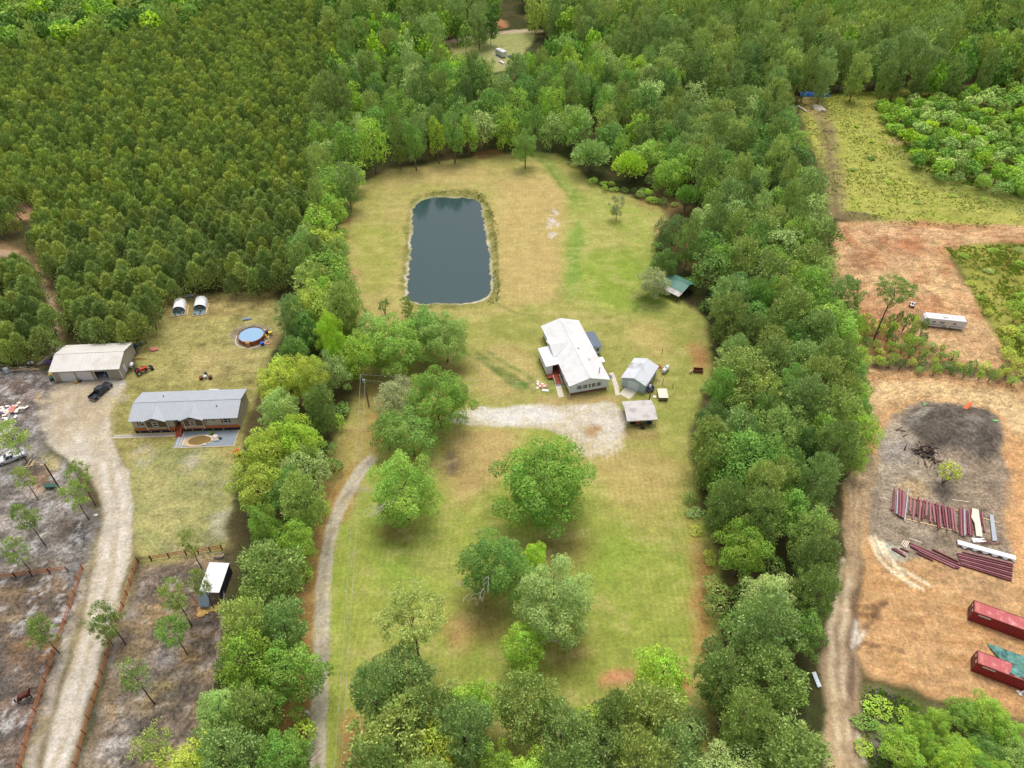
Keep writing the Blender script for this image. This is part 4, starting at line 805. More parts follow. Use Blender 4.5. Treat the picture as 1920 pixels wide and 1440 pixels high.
def shelter():
    q = [G(x, y, 3.0) for x, y in ((372,1109.5), (410,1109.5), (418,1054), (382.5,1054.5))]
    a = q[0]; rz = ang(q[0], q[1]); W = dist(q[0], q[1]); L = dist(q[0], q[3]); print('shelter', W, L)
    t = thing('horse_shelter', 'open livestock shelter with flat bright white roof', 'shelter', (a[0], a[1], 0), rz)
    k = MB(); k.slab([(0, 0, 3.0), (W, 0, 2.7), (W, L, 2.7), (0, L, 3.0)], .08); k.build('roof', M['white'], t)
    for x, z in ((.15, 2.9), (W - .15, 2.62)):
        for y in (.2, L / 2, L - .2): k = MB(); k.box(x, y, z / 2, .15, .15, z); k.build('post', M['post'], t)
    k = MB(); k.b2(W - .12, W - .06, .2, L - .2, .2, 2.5); k.b2(.15, W - .2, L - .15, L - .1, .1, 2.5); k.build('wall', M['intdark'], t)  # near-black wall colour holds the shade under the shelter roof
    k = MB(); k.slab([(0, -.1, 2.9), (0, -1.6, 1.0), (W * .5, -1.6, 1.0), (W * .5, -.1, 2.8)], .05); small('tarp', 'grey blue tarp sloping down from the front of the white roofed shelter', 'tarp', 391, 1135, k, 'bluet', rz).location = (a[0], a[1], 0)
    k = MB()
    for i in range(10): rr = random.Random(i); k.ell((rr.uniform(-1.6, 1.6), rr.uniform(-.8, .8), .1), (.7, .5, .22), 8, 5, noise=.3, seed=i)
    small('hay_heap', 'trampled golden hay spread in front of the shelter', 'hay', 388, 1146, k, 'hay')
    k = MB(); k.b2(-.9, .9, -.3, .3, .3, .42); k.b2(-.9, .9, .28, .34, .42, .8); [k.b2(x - .05, x + .05, -.3, .3, 0, .3) for x in (-.8, .8)]
    small('feed_trough', 'weathered wooden feed rack on the hay below the shelter', 'trough', 387, 1140, k, 'oldwood')
    t2 = thing('water_trough', 'oval grey stock tank at the corner of the north fence', 'trough', G(411,1044)); k = MB(); n = 18
    P = [(1.0 * math.cos(q) , .5 * math.sin(q)) for q in np.linspace(0, 2 * np.pi, n, endpoint=False)]
    vs = [(x, y, 0) for x, y in P] + [(x, y, .6) for x, y in P] + [(x * .93, y * .93, .6) for x, y in P] + [(x * .93, y * .93, .1) for x, y in P]
    k.add(vs, [(i + r * n, (i + 1) % n + r * n, (i + 1) % n + (r + 1) * n, i + (r + 1) * n) for r in range(3) for i in range(n)]); k.build('tank', M['steelg'], t2); k = MB(); k.slab([(x * .92, y * .92, .45) for x, y in P], .05); k.build('water', M['mudw'], t2)
shelter()
# ---- fences ------------------------------------------------------------------
def fence(label, path, sp=2.5, nm='wood_fence', rails=(.45, .85, 1.25), rm='fence', pm='post', ph=1.45, cat='fence', rr=.085):
    P = [np.array(G(*p)[:2]) for p in path]; t = thing(nm, label, cat, (P[0][0], P[0][1], 0)); o = P[0]
    pts = []
    for i in range(len(P) - 1):
        n = max(1, round(np.linalg.norm(P[i + 1] - P[i]) / sp)); pts += [P[i] + (P[i + 1] - P[i]) * j / n for j in range(n)]
    pts.append(P[-1])
    for q in pts: k = MB(); k.box(q[0] - o[0], q[1] - o[1], ph / 2 - .1, .16, .16, ph + .2, ang(P[0], P[-1])); k.build('post', M[pm], t)
    for i in range(len(pts) - 1):
        a, b = pts[i] - o, pts[i + 1] - o; c = (a + b) / 2; L = np.linalg.norm(b - a); z = ang(a, b); nx, ny = -math.sin(z) * .1, math.cos(z) * .1
        k = MB()
        for h in rails: k.box(c[0] + nx, c[1] + ny, h, L - .01, rr * .5, rr * 2, z)
        k.build('rail', M[rm], t)
    return t
fence('stained three rail fence along the north side of the west paddock', [(-30,1089),(0,1086),(60,1079),(128,1071)])
fence('long stained three rail fence on the west verge of the sand driveway', [(156,1067),(133,1140),(102,1227.5),(77,1304),(58,1367),(39.6,1438),(18,1520)])
fence('stained three rail fence between the west yard and the east paddock', [(285,1051),(350,1041),(417,1031)])
fence('long stained three rail fence on the east verge of the sand driveway', [(258.7,1053.7),(232,1137),(212,1192),(203,1234),(191.7,1263),(177,1317),(166.7,1348),(143.7,1436),(120,1520)])
fence('thin wire gate closing the west paddock corner', [(130,1071),(154,1067)], 2.5, 'wire_gate', (.3, .6, .9, 1.2), 'steelg', 'steelg', 1.2, 'gate', .03)
fence('thin dark pipe gate at the north corner of the east paddock', [(260,1053.5),(284,1051)], 2.5, 'pipe_gate', (.3, .6, .9, 1.2), 'post', 'post', 1.2, 'gate', .04)
fence('pale wire fence along the foot of the belt east of the shelter', [(424,1070),(420,1140),(408,1240),(396,1330),(372,1400),(355,1450)], 4, 'wire_fence', (.5, 1.1), 'cream', 'oldwood', 1.2, 'fence', .04)

# ---- vehicles ------------------------------------------------------------------
def wheel(par, x, y, r, w=.22, side=1):
    k = MB(); k.tube([(x, y - w / 2, r), (x, y + w / 2, r)], r, 16); o = k.build('wheel', M['rubber'], par)
    k = MB(); k.tube([(x, y + side * (w / 2), r), (x, y + side * (w / 2 + .02), r)], r * .6, 12); k.build('rim', M['chrome'], o)
def pickup(label, loc, rz, body, L=5.6, W=1.95, group=None):
    """nose towards +x"""
    t = thing('pickup_truck', label, 'pickup truck', loc, rz, group); h = L / 2; w = W / 2; bm = M[body]
    k = MB()
    k.prism([(-h, .42), (-h, 1.05), (-h + 1.95, 1.08), (h - 1.5, 1.08), (h - .25, .98), (h, .85), (h, .42)], -w, w) if False else None
    k.b2(-h + 1.95, h - .12, -w, w, .40, 1.05); k.add([(h - .12, -w, .4), (h, -w * .9, .42), (h, w * .9, .42), (h - .12, w, .4), (h - .12, -w, 1.0), (h, -w * .9, .86), (h, w * .9, .86), (h - .12, w, 1.0)], [(0, 1, 5, 4), (1, 2, 6, 5), (2, 3, 7, 6), (4, 5, 6, 7), (0, 3, 2, 1)])
    k.add([(h - 1.55, -w * .92, 1.05), (h - .1, -w * .85, 1.05), (h - .1, w * .85, 1.05), (h - 1.55, w * .92, 1.05), (h - 1.55, -w * .86, 1.16), (h - .25, -w * .78, 1.08), (h - .25, w * .78, 1.08), (h - 1.55, w * .86, 1.16)], [(4, 5, 6, 7), (0, 1, 5, 4), (1, 2, 6, 5), (2, 3, 7, 6), (3, 0, 4, 7)])
    k.build('body', bm, t)
    c0, c1 = -h + 1.98, h - 1.5; k = MB()
    lo = [(c0, -w * .95, 1.05), (c1, -w * .95, 1.05), (c1, w * .95, 1.05), (c0, w * .95, 1.05)]; hi = [(c0 + .15, -w * .78, 1.75), (c1 - .75, -w * .78, 1.75), (c1 - .75, w * .78, 1.75), (c0 + .15, w * .78, 1.75)]
    k.add(lo + hi, [(0, 1, 5, 4), (1, 2, 6, 5), (2, 3, 7, 6), (3, 0, 4, 7)]); k.build('window_glass', M['glass'], t)
    k = MB(); k.slab([(p[0], p[1], 1.80) for p in hi], .07)
    for i in range(4): k.tube([lo[i], hi[i]], .05, 5)
    for s_ in (-1, 1): k.tube([((c0 + c1) / 2 - .25, s_ * w * .95, 1.05), ((c0 + c1) / 2 - .35, s_ * w * .78, 1.78)], .045, 5)
    k.build('roof', bm, t)
    k = MB(); k.b2(-h, -h + 1.95, -w + .08, w - .08, .55, .62); k.b2(-h, -h + 1.95, -w, -w + .08, .5, 1.1); k.b2(-h, -h + 1.95, w - .08, w, .5, 1.1); k.b2(-h, -h + .07, -w + .08, w - .08, .5, 1.08); k.b2(-h + 1.86, -h + 1.95, -w + .08, w - .08, .5, 1.1); k.build('bed', bm, t)
    for x in (-h + 1.1, h - 1.0):
        for s_ in (-1, 1): wheel(t, x, s_ * (w - .1), .39, .24, s_)
    for s_ in (-1, 1):
        k = MB(); k.b2(h - .02, h + .02, s_ * w * .65 - .16, s_ * w * .65 + .16, .66, .82); k.build('headlight', M['cream'], t)
        k = MB(); k.b2(-h - .02, -h + .01, s_ * (w - .12) - .07, s_ * (w - .12) + .07, .7, 1.0); k.build('tail_light', M['red'], t)
        k = MB(); k.box(c1 - .25, s_ * (w + .1), 1.15, .12, .2, .16); k.build('mirror', bm, t)
    for x in (h + .04, -h - .06): k = MB(); k.box(x, 0, .5, .12, W * .96, .18); k.build('bumper', M['chrome'], t)
    return t
a_, b_ = G(179,747), G(202,727); pickup('glossy black pickup truck parked before the open garage bay', tuple((a_ + b_) / 2), ang(a_, b_), 'black')
a_, b_ = G(36,858), G(9,866); pickup('white pickup truck under the thin pines in the ash lot', tuple((a_ + b_) / 2), ang(a_, b_) + .12, 'white', 5.3, 1.85)
def camper(label, loc, rz, L, W=2.45, H=2.9):
    t = thing('travel_trailer', label, 'camper', loc, rz); h = L / 2; w = W / 2; z0 = .55
    k = MB(); k.prism([(-h, z0 + .5), (-h + .5, z0), (h, z0), (h, H - .25), (h - .25, H), (-h + .5, H), (-h, H - .5)], -w, w); k.build('body', M['white'], t)
    k = MB(); k.b2(-h + .4, h - .4, -w - .02, w + .02, z0 + .45, z0 + .6); k.b2(-h + .9, h - 1.4, -w - .018, w + .018, z0 + .75, z0 + .82); k.build('stripe', M['bluet'], t)
    for x, ww in ((-h * .55, .9), (-h * .15, 1.2), (h * .45, .8)):
        window(t, x, -w, 1.95, ww, .5, 'whitetrim'); window(t, x, w, 1.95, ww, .5, 'whitetrim', '+y')
    k = MB(); k.b2(h * .12, h * .12 + .7, -w - .03, -w, z0 + .05, 2.5); d = k.build('door', M['cream'], t); k = MB(); k.b2(h * .12 + .08, h * .12 + .14, -w - .07, -w - .03, 1.4, 1.55); k.build('handle', M['chrome'], d)
    for x in (.2, 1.05):
        for s_ in (-1, 1): wheel(t, x, s_ * (w - .15), .34, .22, s_)
    k = MB(); k.b2(-.35, 1.6, -w - .015, -w + .02, z0 - .1, z0 + .35); k.build('wheel_skirt', M['bluet'], t)
    for x in (-h * .4, h * .35): k = MB(); k.b2(x - .2, x + .2, -.2, .2, H, H + .12); k.build('roof_vent', M['cream'], t)
    k = MB(); k.b2(-.1 - .4, .5, -.5, .5, H, H + .25); k.build('air_conditioner', M['cream'], t)
    k = MB(); k.tube([(-h, -.5, .5), (-h - 1.1, 0, .5), (-h, .5, .5)], .05, 6); k.build('hitch', M['rubber'], t)
    return t
a_, b_ = G(1731,613), G(1806,621); camper('long white travel trailer on the red mulch clearing', tuple((a_ + b_) / 2 + np.array([0, 1.2, 0])), ang(a_, b_), dist(a_, b_) + .3)
a_, b_ = G(930,104), G(948,109); camper('small white camper trailer alone in the far clearing', tuple((a_ + b_) / 2 + np.array([0, 1, 0])), ang(a_, b_) - .3, 6.5)
k = MB().ell((0, 0, .4), (.5, .5, .5), 8, 5).b2(-1.4, -.4, -.5, .5, .1, .6); small('blue_barrel', 'bright blue tubs lying next to the far camper', 'tub', 958, 107, k, 'blue')
k = MB(); k.b2(-.7, .7, -2.0, 2.0, .35, .45); k.b2(-.8, -.7, -2, 2, .3, .8); k.b2(.7, .8, -2, 2, .3, .8); k.tube([(-.9, 0, .3), (.9, 0, .3)], .3, 10); small('flat_trailer', 'pale flat trailer in front of the far camper', 'trailer', 941, 118, k, 'cream', .5)
pickup('white car roof glimpsed among the trees behind the pond', tuple(G(750,186)), .1, 'white', 4.8, 1.8)
def atv(label, px, py, rz, m='navy'):
    g = G(px, py); t = thing('quad_bike', label, 'quad bike', g, rz); k = MB(); k.b2(-.85, .85, -.3, .3, .4, .75); k.b2(-.95, -.3, -.5, .5, .7, .8); k.b2(.35, .95, -.5, .5, .7, .8); k.build('body', M[m], t)
    k = MB(); k.b2(-.5, .25, -.2, .2, .75, .95); k.build('seat', M['rubber'], t); k = MB(); k.tube([(.4, -.4, 1.1), (.3, 0, 1.05), (.4, .4, 1.1)], .03, 6); k.tube([(.3, 0, 1.05), (.5, 0, .7)], .03, 6); k.build('handlebar', M['chrome'], t)
    for x in (-.65, .65):
        for s_ in (-1, 1): wheel(t, x, s_ * .5, .3, .26, s_)
    return t
atv('white and dark quad bike beyond the east camper', 1709, 574, 1.0, 'white')
def tractor():
    t = thing('red_tractor', 'small red tractor with loader parked right of the metal garage', 'tractor', G(267,699), R(40))
    k = MB(); k.b2(-.1, 1.3, -.35, .35, .7, 1.25); k.b2(-1.0, -.1, -.5, .5, .7, .95); k.b2(-1.15, -.35, -.75, -.45, .7, 1.15); k.b2(-1.15, -.35, .45, .75, .7, 1.15); k.build('body', M['red'], t)
    k = MB(); k.b2(-.75, -.3, -.25, .25, .95, 1.35); k.build('seat', M['black'], t); k = MB(); k.tube([(-.9, -.6, .9), (-.9, -.6, 2.1), (-.9, .6, 2.1), (-.9, .6, .9)], .05, 6); k.build('roll_bar', M['black'], t)
    for s_ in (-1, 1): wheel(t, -.75, s_ * .75, .65, .34, s_); wheel(t, 1.0, s_ * .6, .38, .24, s_)
    k = MB()
    for s_ in (-.55, .55): k.tube([(.1, s_, 1.3), (1.2, s_, 1.15), (2.0, s_, .5)], .07, 6)
    k.build('loader_arm', M['rubber'], t); k = MB(); k.prism([(1.95, .1), (2.5, .1), (2.6, .35), (2.05, .75), (1.95, .75)], -.8, .8); k.build('loader_bucket', M['rubber'], t)
tractor()

# ---- west yard things -----------------------------------------------------------
def pool():
    g = G(473,634); t = thing('above_ground_pool', 'round pool with wood look wall and bright blue water', 'swimming pool', g); r = 3.15; n = 36; H = 1.15
    def ring(ra, rb, z0, z1):
        k = MB(); vs = []
        for rr_, z in ((ra, z0), (ra, z1), (rb, z1), (rb, z0)): vs += [(rr_ * math.cos(2 * math.pi * i / n), rr_ * math.sin(2 * math.pi * i / n), z) for i in range(n)]
        k.add(vs, [(i + q * n, (i + 1) % n + q * n, (i + 1) % n + ((q + 1) % 4) * n, i + ((q + 1) % 4) * n) for q in range(4) for i in range(n)]); return k
    m = mat('pool_wall_wood', A(170,104,66), .7, 0, .25, 5); ring(r, r - .06, 0, H).build('wall', m, t); ring(r + .08, r - .12, H, H + .05).build('rim', M['brownwood'], t)
    k = MB(); k.slab([(r * .975 * math.cos(2 * math.pi * i / n), r * .975 * math.sin(2 * math.pi * i / n), H - .12) for i in range(n)], .05); k.build('water', M['poolblue'], t)
    for i in range(12): k = MB(); q = 2 * math.pi * i / 12 + .2; k.box((r + .06) * math.cos(q), (r + .06) * math.sin(q), H / 2, .12, .16, H, q); k.build('upright', M['brownwood'], t)
    k = MB(); k.b2(-.5, .5, -r - .5, -r - .1, 0, H + .1); k.b2(-.4, .4, -r - .1, -r + .5, H + .06, H + .14); k.build('front_step', mat('tan_step', A(190,142,92), .7), t)
    k = ring(4.1, 3.95, 0, .08); o = k.build('border_timber', M['cream']); o.location = g; tag(o, 'pale curved border ring laid on the ground round the pool', 'border')
    l = thing('pool_ladder', 'yellow ladder leaning on the east side of the pool', 'ladder', (g[0] + r + .35, g[1] - .2, 0), R(15))
    for s_ in (-.3, .3): k = MB(); k.tube([(.5, s_, 0), (.05, s_, 1.5), (-.3, s_, 1.2)], .06, 6); k.build('side_rail', M['yellow'], l)
    for i in range(4): k = MB(); k.box(.42 - i * .1, 0, .3 + i * .3, .25, .6, .06); k.build('step', M['yellow'], l)
    for x, y, m2, nm, lb in ((4.2, 1.5, 'yellow', 'yellow_cabinet', 'pale yellow box behind the pool ladder'), (3.3, -2.7, 'blue', 'blue_bin', 'blue bin south east of the pool'), (3.3, 1.9, 'navy', 'pool_pump', 'dark pool pump beside the pale yellow box')):
        k = MB(); k.b2(-.4, .4, -.35, .35, 0, .75); k.b2(-.44, .44, -.39, .39, .75, .82); o = k.build(nm, M[m2]); o.location = (g[0] + x, g[1] + y, 0); o.rotation_euler = (0, 0, .3); tag(o, lb, 'box')
    k = MB(); k.slab([(-.8, 0, .1), (.3, -.35, .1), (.8, 0, .15), (0, .3, .2)], .06); small('pink_float', 'pale pink float lying south east of the pool', 'pool float', 500, 645, k, 'palepink')
    k = MB(); k.prism([(-1, .1), (1, .1), (1.1, .3), (-1.1, .3)], -.4, .4); k.b2(-.6, .6, -.25, .25, .3, .36); small('small_boat', 'small white dinghy on the grass north of the pool', 'boat', 463, 599, k, 'bluet', .2)
pool()
def hoop(label, bl, w, L, rz, half):
    g = G(*bl); t = thing('hoop_house', label, 'greenhouse', g, rz); n = 10; k = MB(); H = w * .5; y0 = L * half
    pr = [(w / 2 - w / 2 * math.cos(math.pi * i / n), .25 + H * math.sin(math.pi * i / n) ** .8) for i in range(n + 1)]; pi_ = [(w / 2 + (x - w / 2) * .96, z * .97) for x, z in pr]
    k.prism(pr + pi_[::-1], y0, L); k.build('cover', M['tarpw'], t)
    for y in np.linspace(.1, y0 - .1, 3): k = MB(); k.tube([(x, y, z) for x, z in pr], .035, 5); k.build('hoop', M['steelg'], t)
    for q in ((-.1, 0, -.1, L), (w, w + .1, -.1, L)): k = MB(); k.b2(q[0], q[1], q[2], q[3], 0, .25); k.build('base_board', M['pinewood'], t)
    k = MB(); k.b2(0, w, -.1, .0, 0, .25); k.build('base_board', M['pinewood'], t); k = MB(); k.b2(.02, w - .02, 0, L - .02, .01, .12); k.build('bed_soil', M['mudw'] if half < .3 else M['bluet'], t)
    rr = random.Random(int(bl[0])); k = MB()
    for i in range(14): k.ell((rr.uniform(.3, w - .3), rr.uniform(.3, L * .8), .3), (.22, .22, .25), 6, 4, noise=.3, seed=i)
    k.build('seedlings', mat('seedling_green', A(84,120,72), .9, var=.3), t)
hoop('left of two white hoop greenhouses at the edge of the young pines', (323,594), 3.1, 5.6, R(13), .3); hoop('right of two white hoop greenhouses at the edge of the young pines', (362,593), 3.1, 6.4, R(12), .38)
for i, (p, q, lb) in enumerate((((351,590),(354,572),'new pine board on the grass between the two hoop greenhouses'), ((387,587),(392,569),'new pine board on the grass right of the hoop greenhouses'), ((386,566),(402,563),'new pine board pointing east behind the hoop greenhouses'))):
    a_, b_ = G(*p), G(*q); k = MB(); k.box(dist(a_, b_) / 2, 0, .08, dist(a_, b_), .2, .12); o = k.build('board', M['pinewood']); o.location = a_; o.rotation_euler = (0, 0, ang(a_, b_)); tag(o, lb, 'board')
k = MB(); k.slab([(-1.2, -.6, .3), (1.0, -.5, .35), (1.2, .5, .2), (-.9, .7, .25)], .2); small('folded_tarp', 'folded blue grey tarp behind the hoop greenhouses', 'tarp', 357, 556, k, 'bluet')
k = MB(); k.ell((0, 0, .25), (1.0, .75, .35), 12, 6, noise=.12, seed=3); k.b2(-.5, .6, -.2, .3, .4, .6); small('sandbox', 'faded red plastic sandbox on the grass right of the garage', 'sandbox', 289, 656, k, 'palepink')
for i, (x, y, m, lb) in enumerate(((378,711,'brownwood','brown planter barrel, west one of three behind the mobile home'), (386,709,'paver','pale tub between the two barrels behind the mobile home'), (395,710,'post','dark barrel, east one of three behind the mobile home'))):
    k = MB(); k.tube([(0, 0, 0), (0, 0, .35), (0, 0, .7)], [.38, .45, .38], 14); k.tube([(0, 0, .7), (0, 0, .74)], .42, 14); small('barrel', lb, 'barrel', x, y, k, m)
k = MB(); k.box(0, 0, .7, .5, .5, .5); k.tube([(0, 0, 0), (0, 0, .5)], .3, 10); small('smoker_grill', 'black grill standing behind the pale tub', 'grill', 387, 704, k, 'black')
def playhouse():
    t = thing('orange_tank', 'orange moulded plastic tank on the lawn beyond the gravel bed', 'tank', G(446,853), .2)
    k = MB(); k.ell((0, 0, .75), (.75, .95, .75), 16, 9, noise=.04); k.build('shell', M['orange'], t); k = MB(); k.tube([(0, 0, 1.4), (0, 0, 1.6)], .3, 12); k.build('lid', mat('dark_orange', A(168,72,40), .6), t)
    k = MB(); k.ell((0, 0, .4), (.35, .3, .4), 9, 6, noise=.1); small('wheelbarrow_tub', 'dark green tub just right of the orange tank', 'tub', 457, 849, k, 'green')
playhouse()
def bench():
    t = thing('garden_cart', 'dark green cart standing in the ash lot by the bare pole', 'cart', G(97,915), .1); k = MB(); k.prism([(-.8, .4), (.8, .4), (1.0, .8), (-1.0, .8)], -.45, .45); k.build('tub', mat('dark_green_paint', A(52,96,80), .6), t)
    for s_ in (-1, 1): wheel(t, -.2, s_ * .45, .26, .1, s_)
    k = MB(); k.tube([(.9, -.3, .7), (1.6, -.3, .9), (1.6, .3, .9), (.9, .3, .7)], .03, 5); k.build('handle', M['chrome'], t)
bench()
def pile(name, label, cat, px, py, n, sx, sy, L, mats, seed, th=.05, w=.15, h=.02, rz=None, spread=3.14):
    """heap of separate boards / panels, each its own child"""
    rr = random.Random(seed); t = thing(name, label, cat, G(px, py), 0)
    for i in range(n):
        k = MB(); k.box(0, 0, 0, L * rr.uniform(.5, 1.1), w * rr.uniform(.7, 1.5), th, rx=rr.uniform(-.12, .12), ry=rr.uniform(-.08, .08)); o = k.build('board', M[rr.choice(mats)], t)
        o.location = (rr.gauss(0, sx), rr.gauss(0, sy), .08 + i * h); o.rotation_euler = (0, 0, (rr.uniform(0, spread) if rz is None else rz + rr.uniform(-.2, .2)))
    return t
pile('lumber_pile', 'long new boards laid on the ground between the young pines and the ash lot', 'lumber', 44, 692, 12, 1.6, .4, 4.0, ['pinewood', 'cream', 'pinewood'], 3, rz=-.1, h=.03)
pile('lumber_pile', 'grey weathered boards stacked along the west end of the garage', 'lumber', 93, 672, 14, .5, 1.2, 5.5, ['oldwood', 'paver'], 4, rz=1.1, h=.03, w=.25)
pile('lumber_pile', 'dark boards at the far left edge behind the white barrel', 'lumber', 6, 688, 9, 1.2, .5, 3.5, ['oldwood', 'pinewood'], 5, rz=-.4)
pile('scrap_pile', 'heap of pale torn cardboard and white scraps in the ash lot', 'rubbish heap', 24, 771, 40, 1.5, .9, 1.1, ['cream', 'white', 'palepink', 'cream'], 6, w=.6, h=.012)
pile('scrap_pile', 'heap of white scraps and purple plastic at the edge of the ash lot', 'rubbish heap', 5, 768, 22, 1.0, .8, .9, ['white', 'purple', 'cream', 'white'], 7, w=.6, h=.015)
pile('plank_pair', 'two crossed pale planks by the bare pole in the ash lot', 'planks', 55, 872, 4, .4, .3, 2.4, ['pinewood'], 8, w=.2)
k = MB(); k.tube([(0, 0, 0), (0, 0, 1.1)], .55, 16); k.tube([(0, 0, 1.1), (0, 0, 1.15)], .3, 10); small('white_barrel', 'tall pale barrel left of the new boards', 'barrel', 14, 697, k, 'bluewhite')
k = MB(); k.ell((0, 0, .3), (.8, .5, .3), 12, 6); small('white_basin', 'white upturned basin behind the new boards', 'basin', 58, 682, k, 'bluewhite')
k = MB(); k.ell((0, 0, .35), (.45, .45, .4), 10, 6); small('yellow_bin', 'yellow bin lid at the west front corner of the garage', 'bin', 96, 704, k, 'yellow', z=.4); k = MB(); k.tube([(0, 0, 0), (0, 0, .9)], .42, 12); small('green_barrel', 'dark green barrel at the west front corner of the garage', 'barrel', 98, 713, k, mat('dark_green_paint', (.1,.2,.15)))
k = MB(); k.b2(-.6, .6, -.5, .5, 0, .8); k.ell((0, .1, .95), (.4, .3, .25), 8, 5); small('junk_heap', 'purple and dark junk beside the west wall of the garage', 'junk pile', 93, 683, k, 'purple')
k = MB(); k.tube([(0, 0, 0), (0, 0, .9)], .35, 12); small('blue_barrel', 'blue barrel at the east rear corner of the garage', 'barrel', 253, 651, k, 'blue'); k = MB(); k.tube([(0, 0, 0), (0, 0, .9)], .35, 12); small('teal_barrel', 'teal barrel near the trees behind the garage', 'barrel', 268, 646, k, 'green')
k = MB(); k.b2(-.4, .4, -.3, .3, 0, .5); k.b2(-.3, .3, -.2, .2, .5, .62); small('yellow_crate', 'yellow crate before the garage wall between the closed doors', 'crate', 144, 718, k, 'hay'); k = MB(); k.ell((0, 0, .3), (.4, .3, .3), 8, 5, noise=.1); small('dark_planter', 'dark planter before the garage wall next to the yellow crate', 'planter', 151, 716, k, 'post')
k = MB()
for i in range(6): k.box(-1.2 + i * .5, 0, .3, .3, .1, .6, i * .4)
small('yellow_chairs', 'row of small yellow posts on the grass right of the garage', 'posts', 263, 674, k, 'hay')
k = MB(); k.ell((0, 0, .15), (.45, .3, .2), 8, 5, noise=.2); small('white_rock', 'white bucket debris beside the ash lot pines', 'bucket', 180, 967, k, 'white')
# horse
def horse():
    t = thing('horse', 'dark brown horse standing in the west paddock by the fence', 'horse', G(50,1312), R(35)); t.scale = (1.12,) * 3
    me = bpy.data.meshes.new('body'); V = [(0,0,1.25,.30),(.35,0,1.22,.30),(.62,0,1.25,.27),(-.35,0,1.26,.30),(-.62,0,1.28,.29),(.85,0,1.5,.17),(1.05,0,1.75,.13),(1.15,0,1.95,.12),(1.35,0,1.85,.10),(1.58,0,1.68,.07),
       (.6,.17,.95,.12),(.62,.17,.6,.065),(.6,.17,.3,.05),(.6,.17,.06,.06),(.66,-.17,.95,.12),(.75,-.17,.6,.065),(.7,-.17,.3,.05),(.72,-.17,.06,.06),
       (-.6,.18,.98,.16),(-.55,.18,.72,.09),(-.72,.18,.5,.07),(-.68,.18,.28,.045),(-.65,.18,.06,.06),(-.66,-.18,.98,.16),(-.72,-.18,.72,.09),(-.88,-.18,.5,.07),(-.86,-.18,.28,.045),(-.84,-.18,.06,.06)]
    E_ = [(0,1),(1,2),(0,3),(3,4),(2,5),(5,6),(6,7),(7,8),(8,9),(2,10),(10,11),(11,12),(12,13),(2,14),(14,15),(15,16),(16,17),(4,18),(18,19),(19,20),(20,21),(21,22),(4,23),(23,24),(24,25),(25,26),(26,27)]
    me.from_pydata([v[:3] for v in V], E_, []); o = bpy.data.objects.new('body', me); COL.objects.link(o); o.parent = t
    md = o.modifiers.new('skin', 'SKIN'); md.use_smooth_shade = True
    for i, v in enumerate(V): me.skin_vertices[0].data[i].radius = (v[3] * 1.35, v[3] * 1.35)
    me.skin_vertices[0].data[0].use_root = True; ms = o.modifiers.new('sub', 'SUBSURF'); ms.levels = 1; ms.render_levels = 2; me.materials.append(M['hide'])
    k = MB(); k.add([(.72, .02, 1.55), (.98, .02, 1.92), (1.12, .02, 2.1), (1.02, .02, 1.75), (.78, .02, 1.42), (.72, -.03, 1.55), (.98, -.03, 1.92), (1.12, -.03, 2.1), (1.02, -.03, 1.75), (.78, -.03, 1.42)], [(0, 1, 2, 3, 4), (9, 8, 7, 6, 5), (0, 5, 6, 1), (1, 6, 7, 2), (4, 9, 5, 0)]); k.build('mane', M['mane'], t)
    k = MB(); k.tube([(-.9, 0, 1.38), (-1.05, 0, 1.1), (-1.06, 0, .7), (-1.0, 0, .45)], [.06, .09, .08, .02], 8); k.build('tail', M['mane'], t)
    for s_ in (-1, 1): k = MB(); k.tube([(1.12, s_ * .07, 2.03), (1.14, s_ * .09, 2.2)], [.05, .01], 6); k.build('ear', M['hide'], t)
horse()
# ---- poles and cables --------------------------------------------------------------
def pole(label, base, h, arm, rz=0.0):
    g = G(*base); t = thing('utility_pole', label, 'utility pole', g, rz); k = MB(); k.tube([(0, 0, 0), (0, 0, h)], [.17, .11], 10); k.build('mast', M['polew'], t)
    if arm: k = MB(); k.b2(-.9, .9, -.06, .06, h - .5, h - .38); k.build('crossarm', M['polew'], t); k = MB(); k.tube([(0, -.35, h - 2.3), (0, -.35, h - 1.4)], .26, 12); k.build('transformer', M['steelg'], t)
    return np.array([g[0], g[1], h])
p1 = pole('tall wooden utility pole with a transformer near the drive bend', (692,763), 9.9, True); p2 = pole('slim pale service pole behind the carport', (1217,752), 6.2, False)
g_ = G(115,921); t_ = thing('bare_pole', 'bare leaning grey pole in the ash lot', 'pole', g_); MB().tube([(0, 0, 0), (.1, .1, 8.0)], [.16, .12], 8).build('mast', M['post'], t_); MB().b2(-.8, .1, .05, .15, 7.8, 7.9).build('bracket', M['cream'], t_)
k = MB(); k.b2(-.2, .2, -.15, .15, 4.2, 4.9); o = k.build('meter_box', M['white']); o.location = (p2[0] - .3, p2[1], 0); tag(o, 'white meter box high on the slim service pole', 'meter box')
def cable(label, a, b, sag, r=.022):
    a, b = np.array(a, float), np.array(b, float); n = 24; pts = [tuple(a + (b - a) * i / n - np.array([0, 0, sag * 4 * (i / n) * (1 - i / n)])) for i in range(n + 1)]
    k = MB(); k.tube(pts, r, 5, cap=False); tag(k.build('power_cable', M['wire']), label, 'cable')
e1 = G(628,1440,9.3); d_ = (e1 - p1) * 1.5 + p1; d_[2] = 9.5
cable('power cable running south over the verge of the gravel drive, upper one', p1 + [-.5, 0, -.3], d_, .8); cable('power cable running south over the verge of the gravel drive, lower one', p1 + [.3, 0, -1.6], d_ + [.5, 0, -1.2], .9)
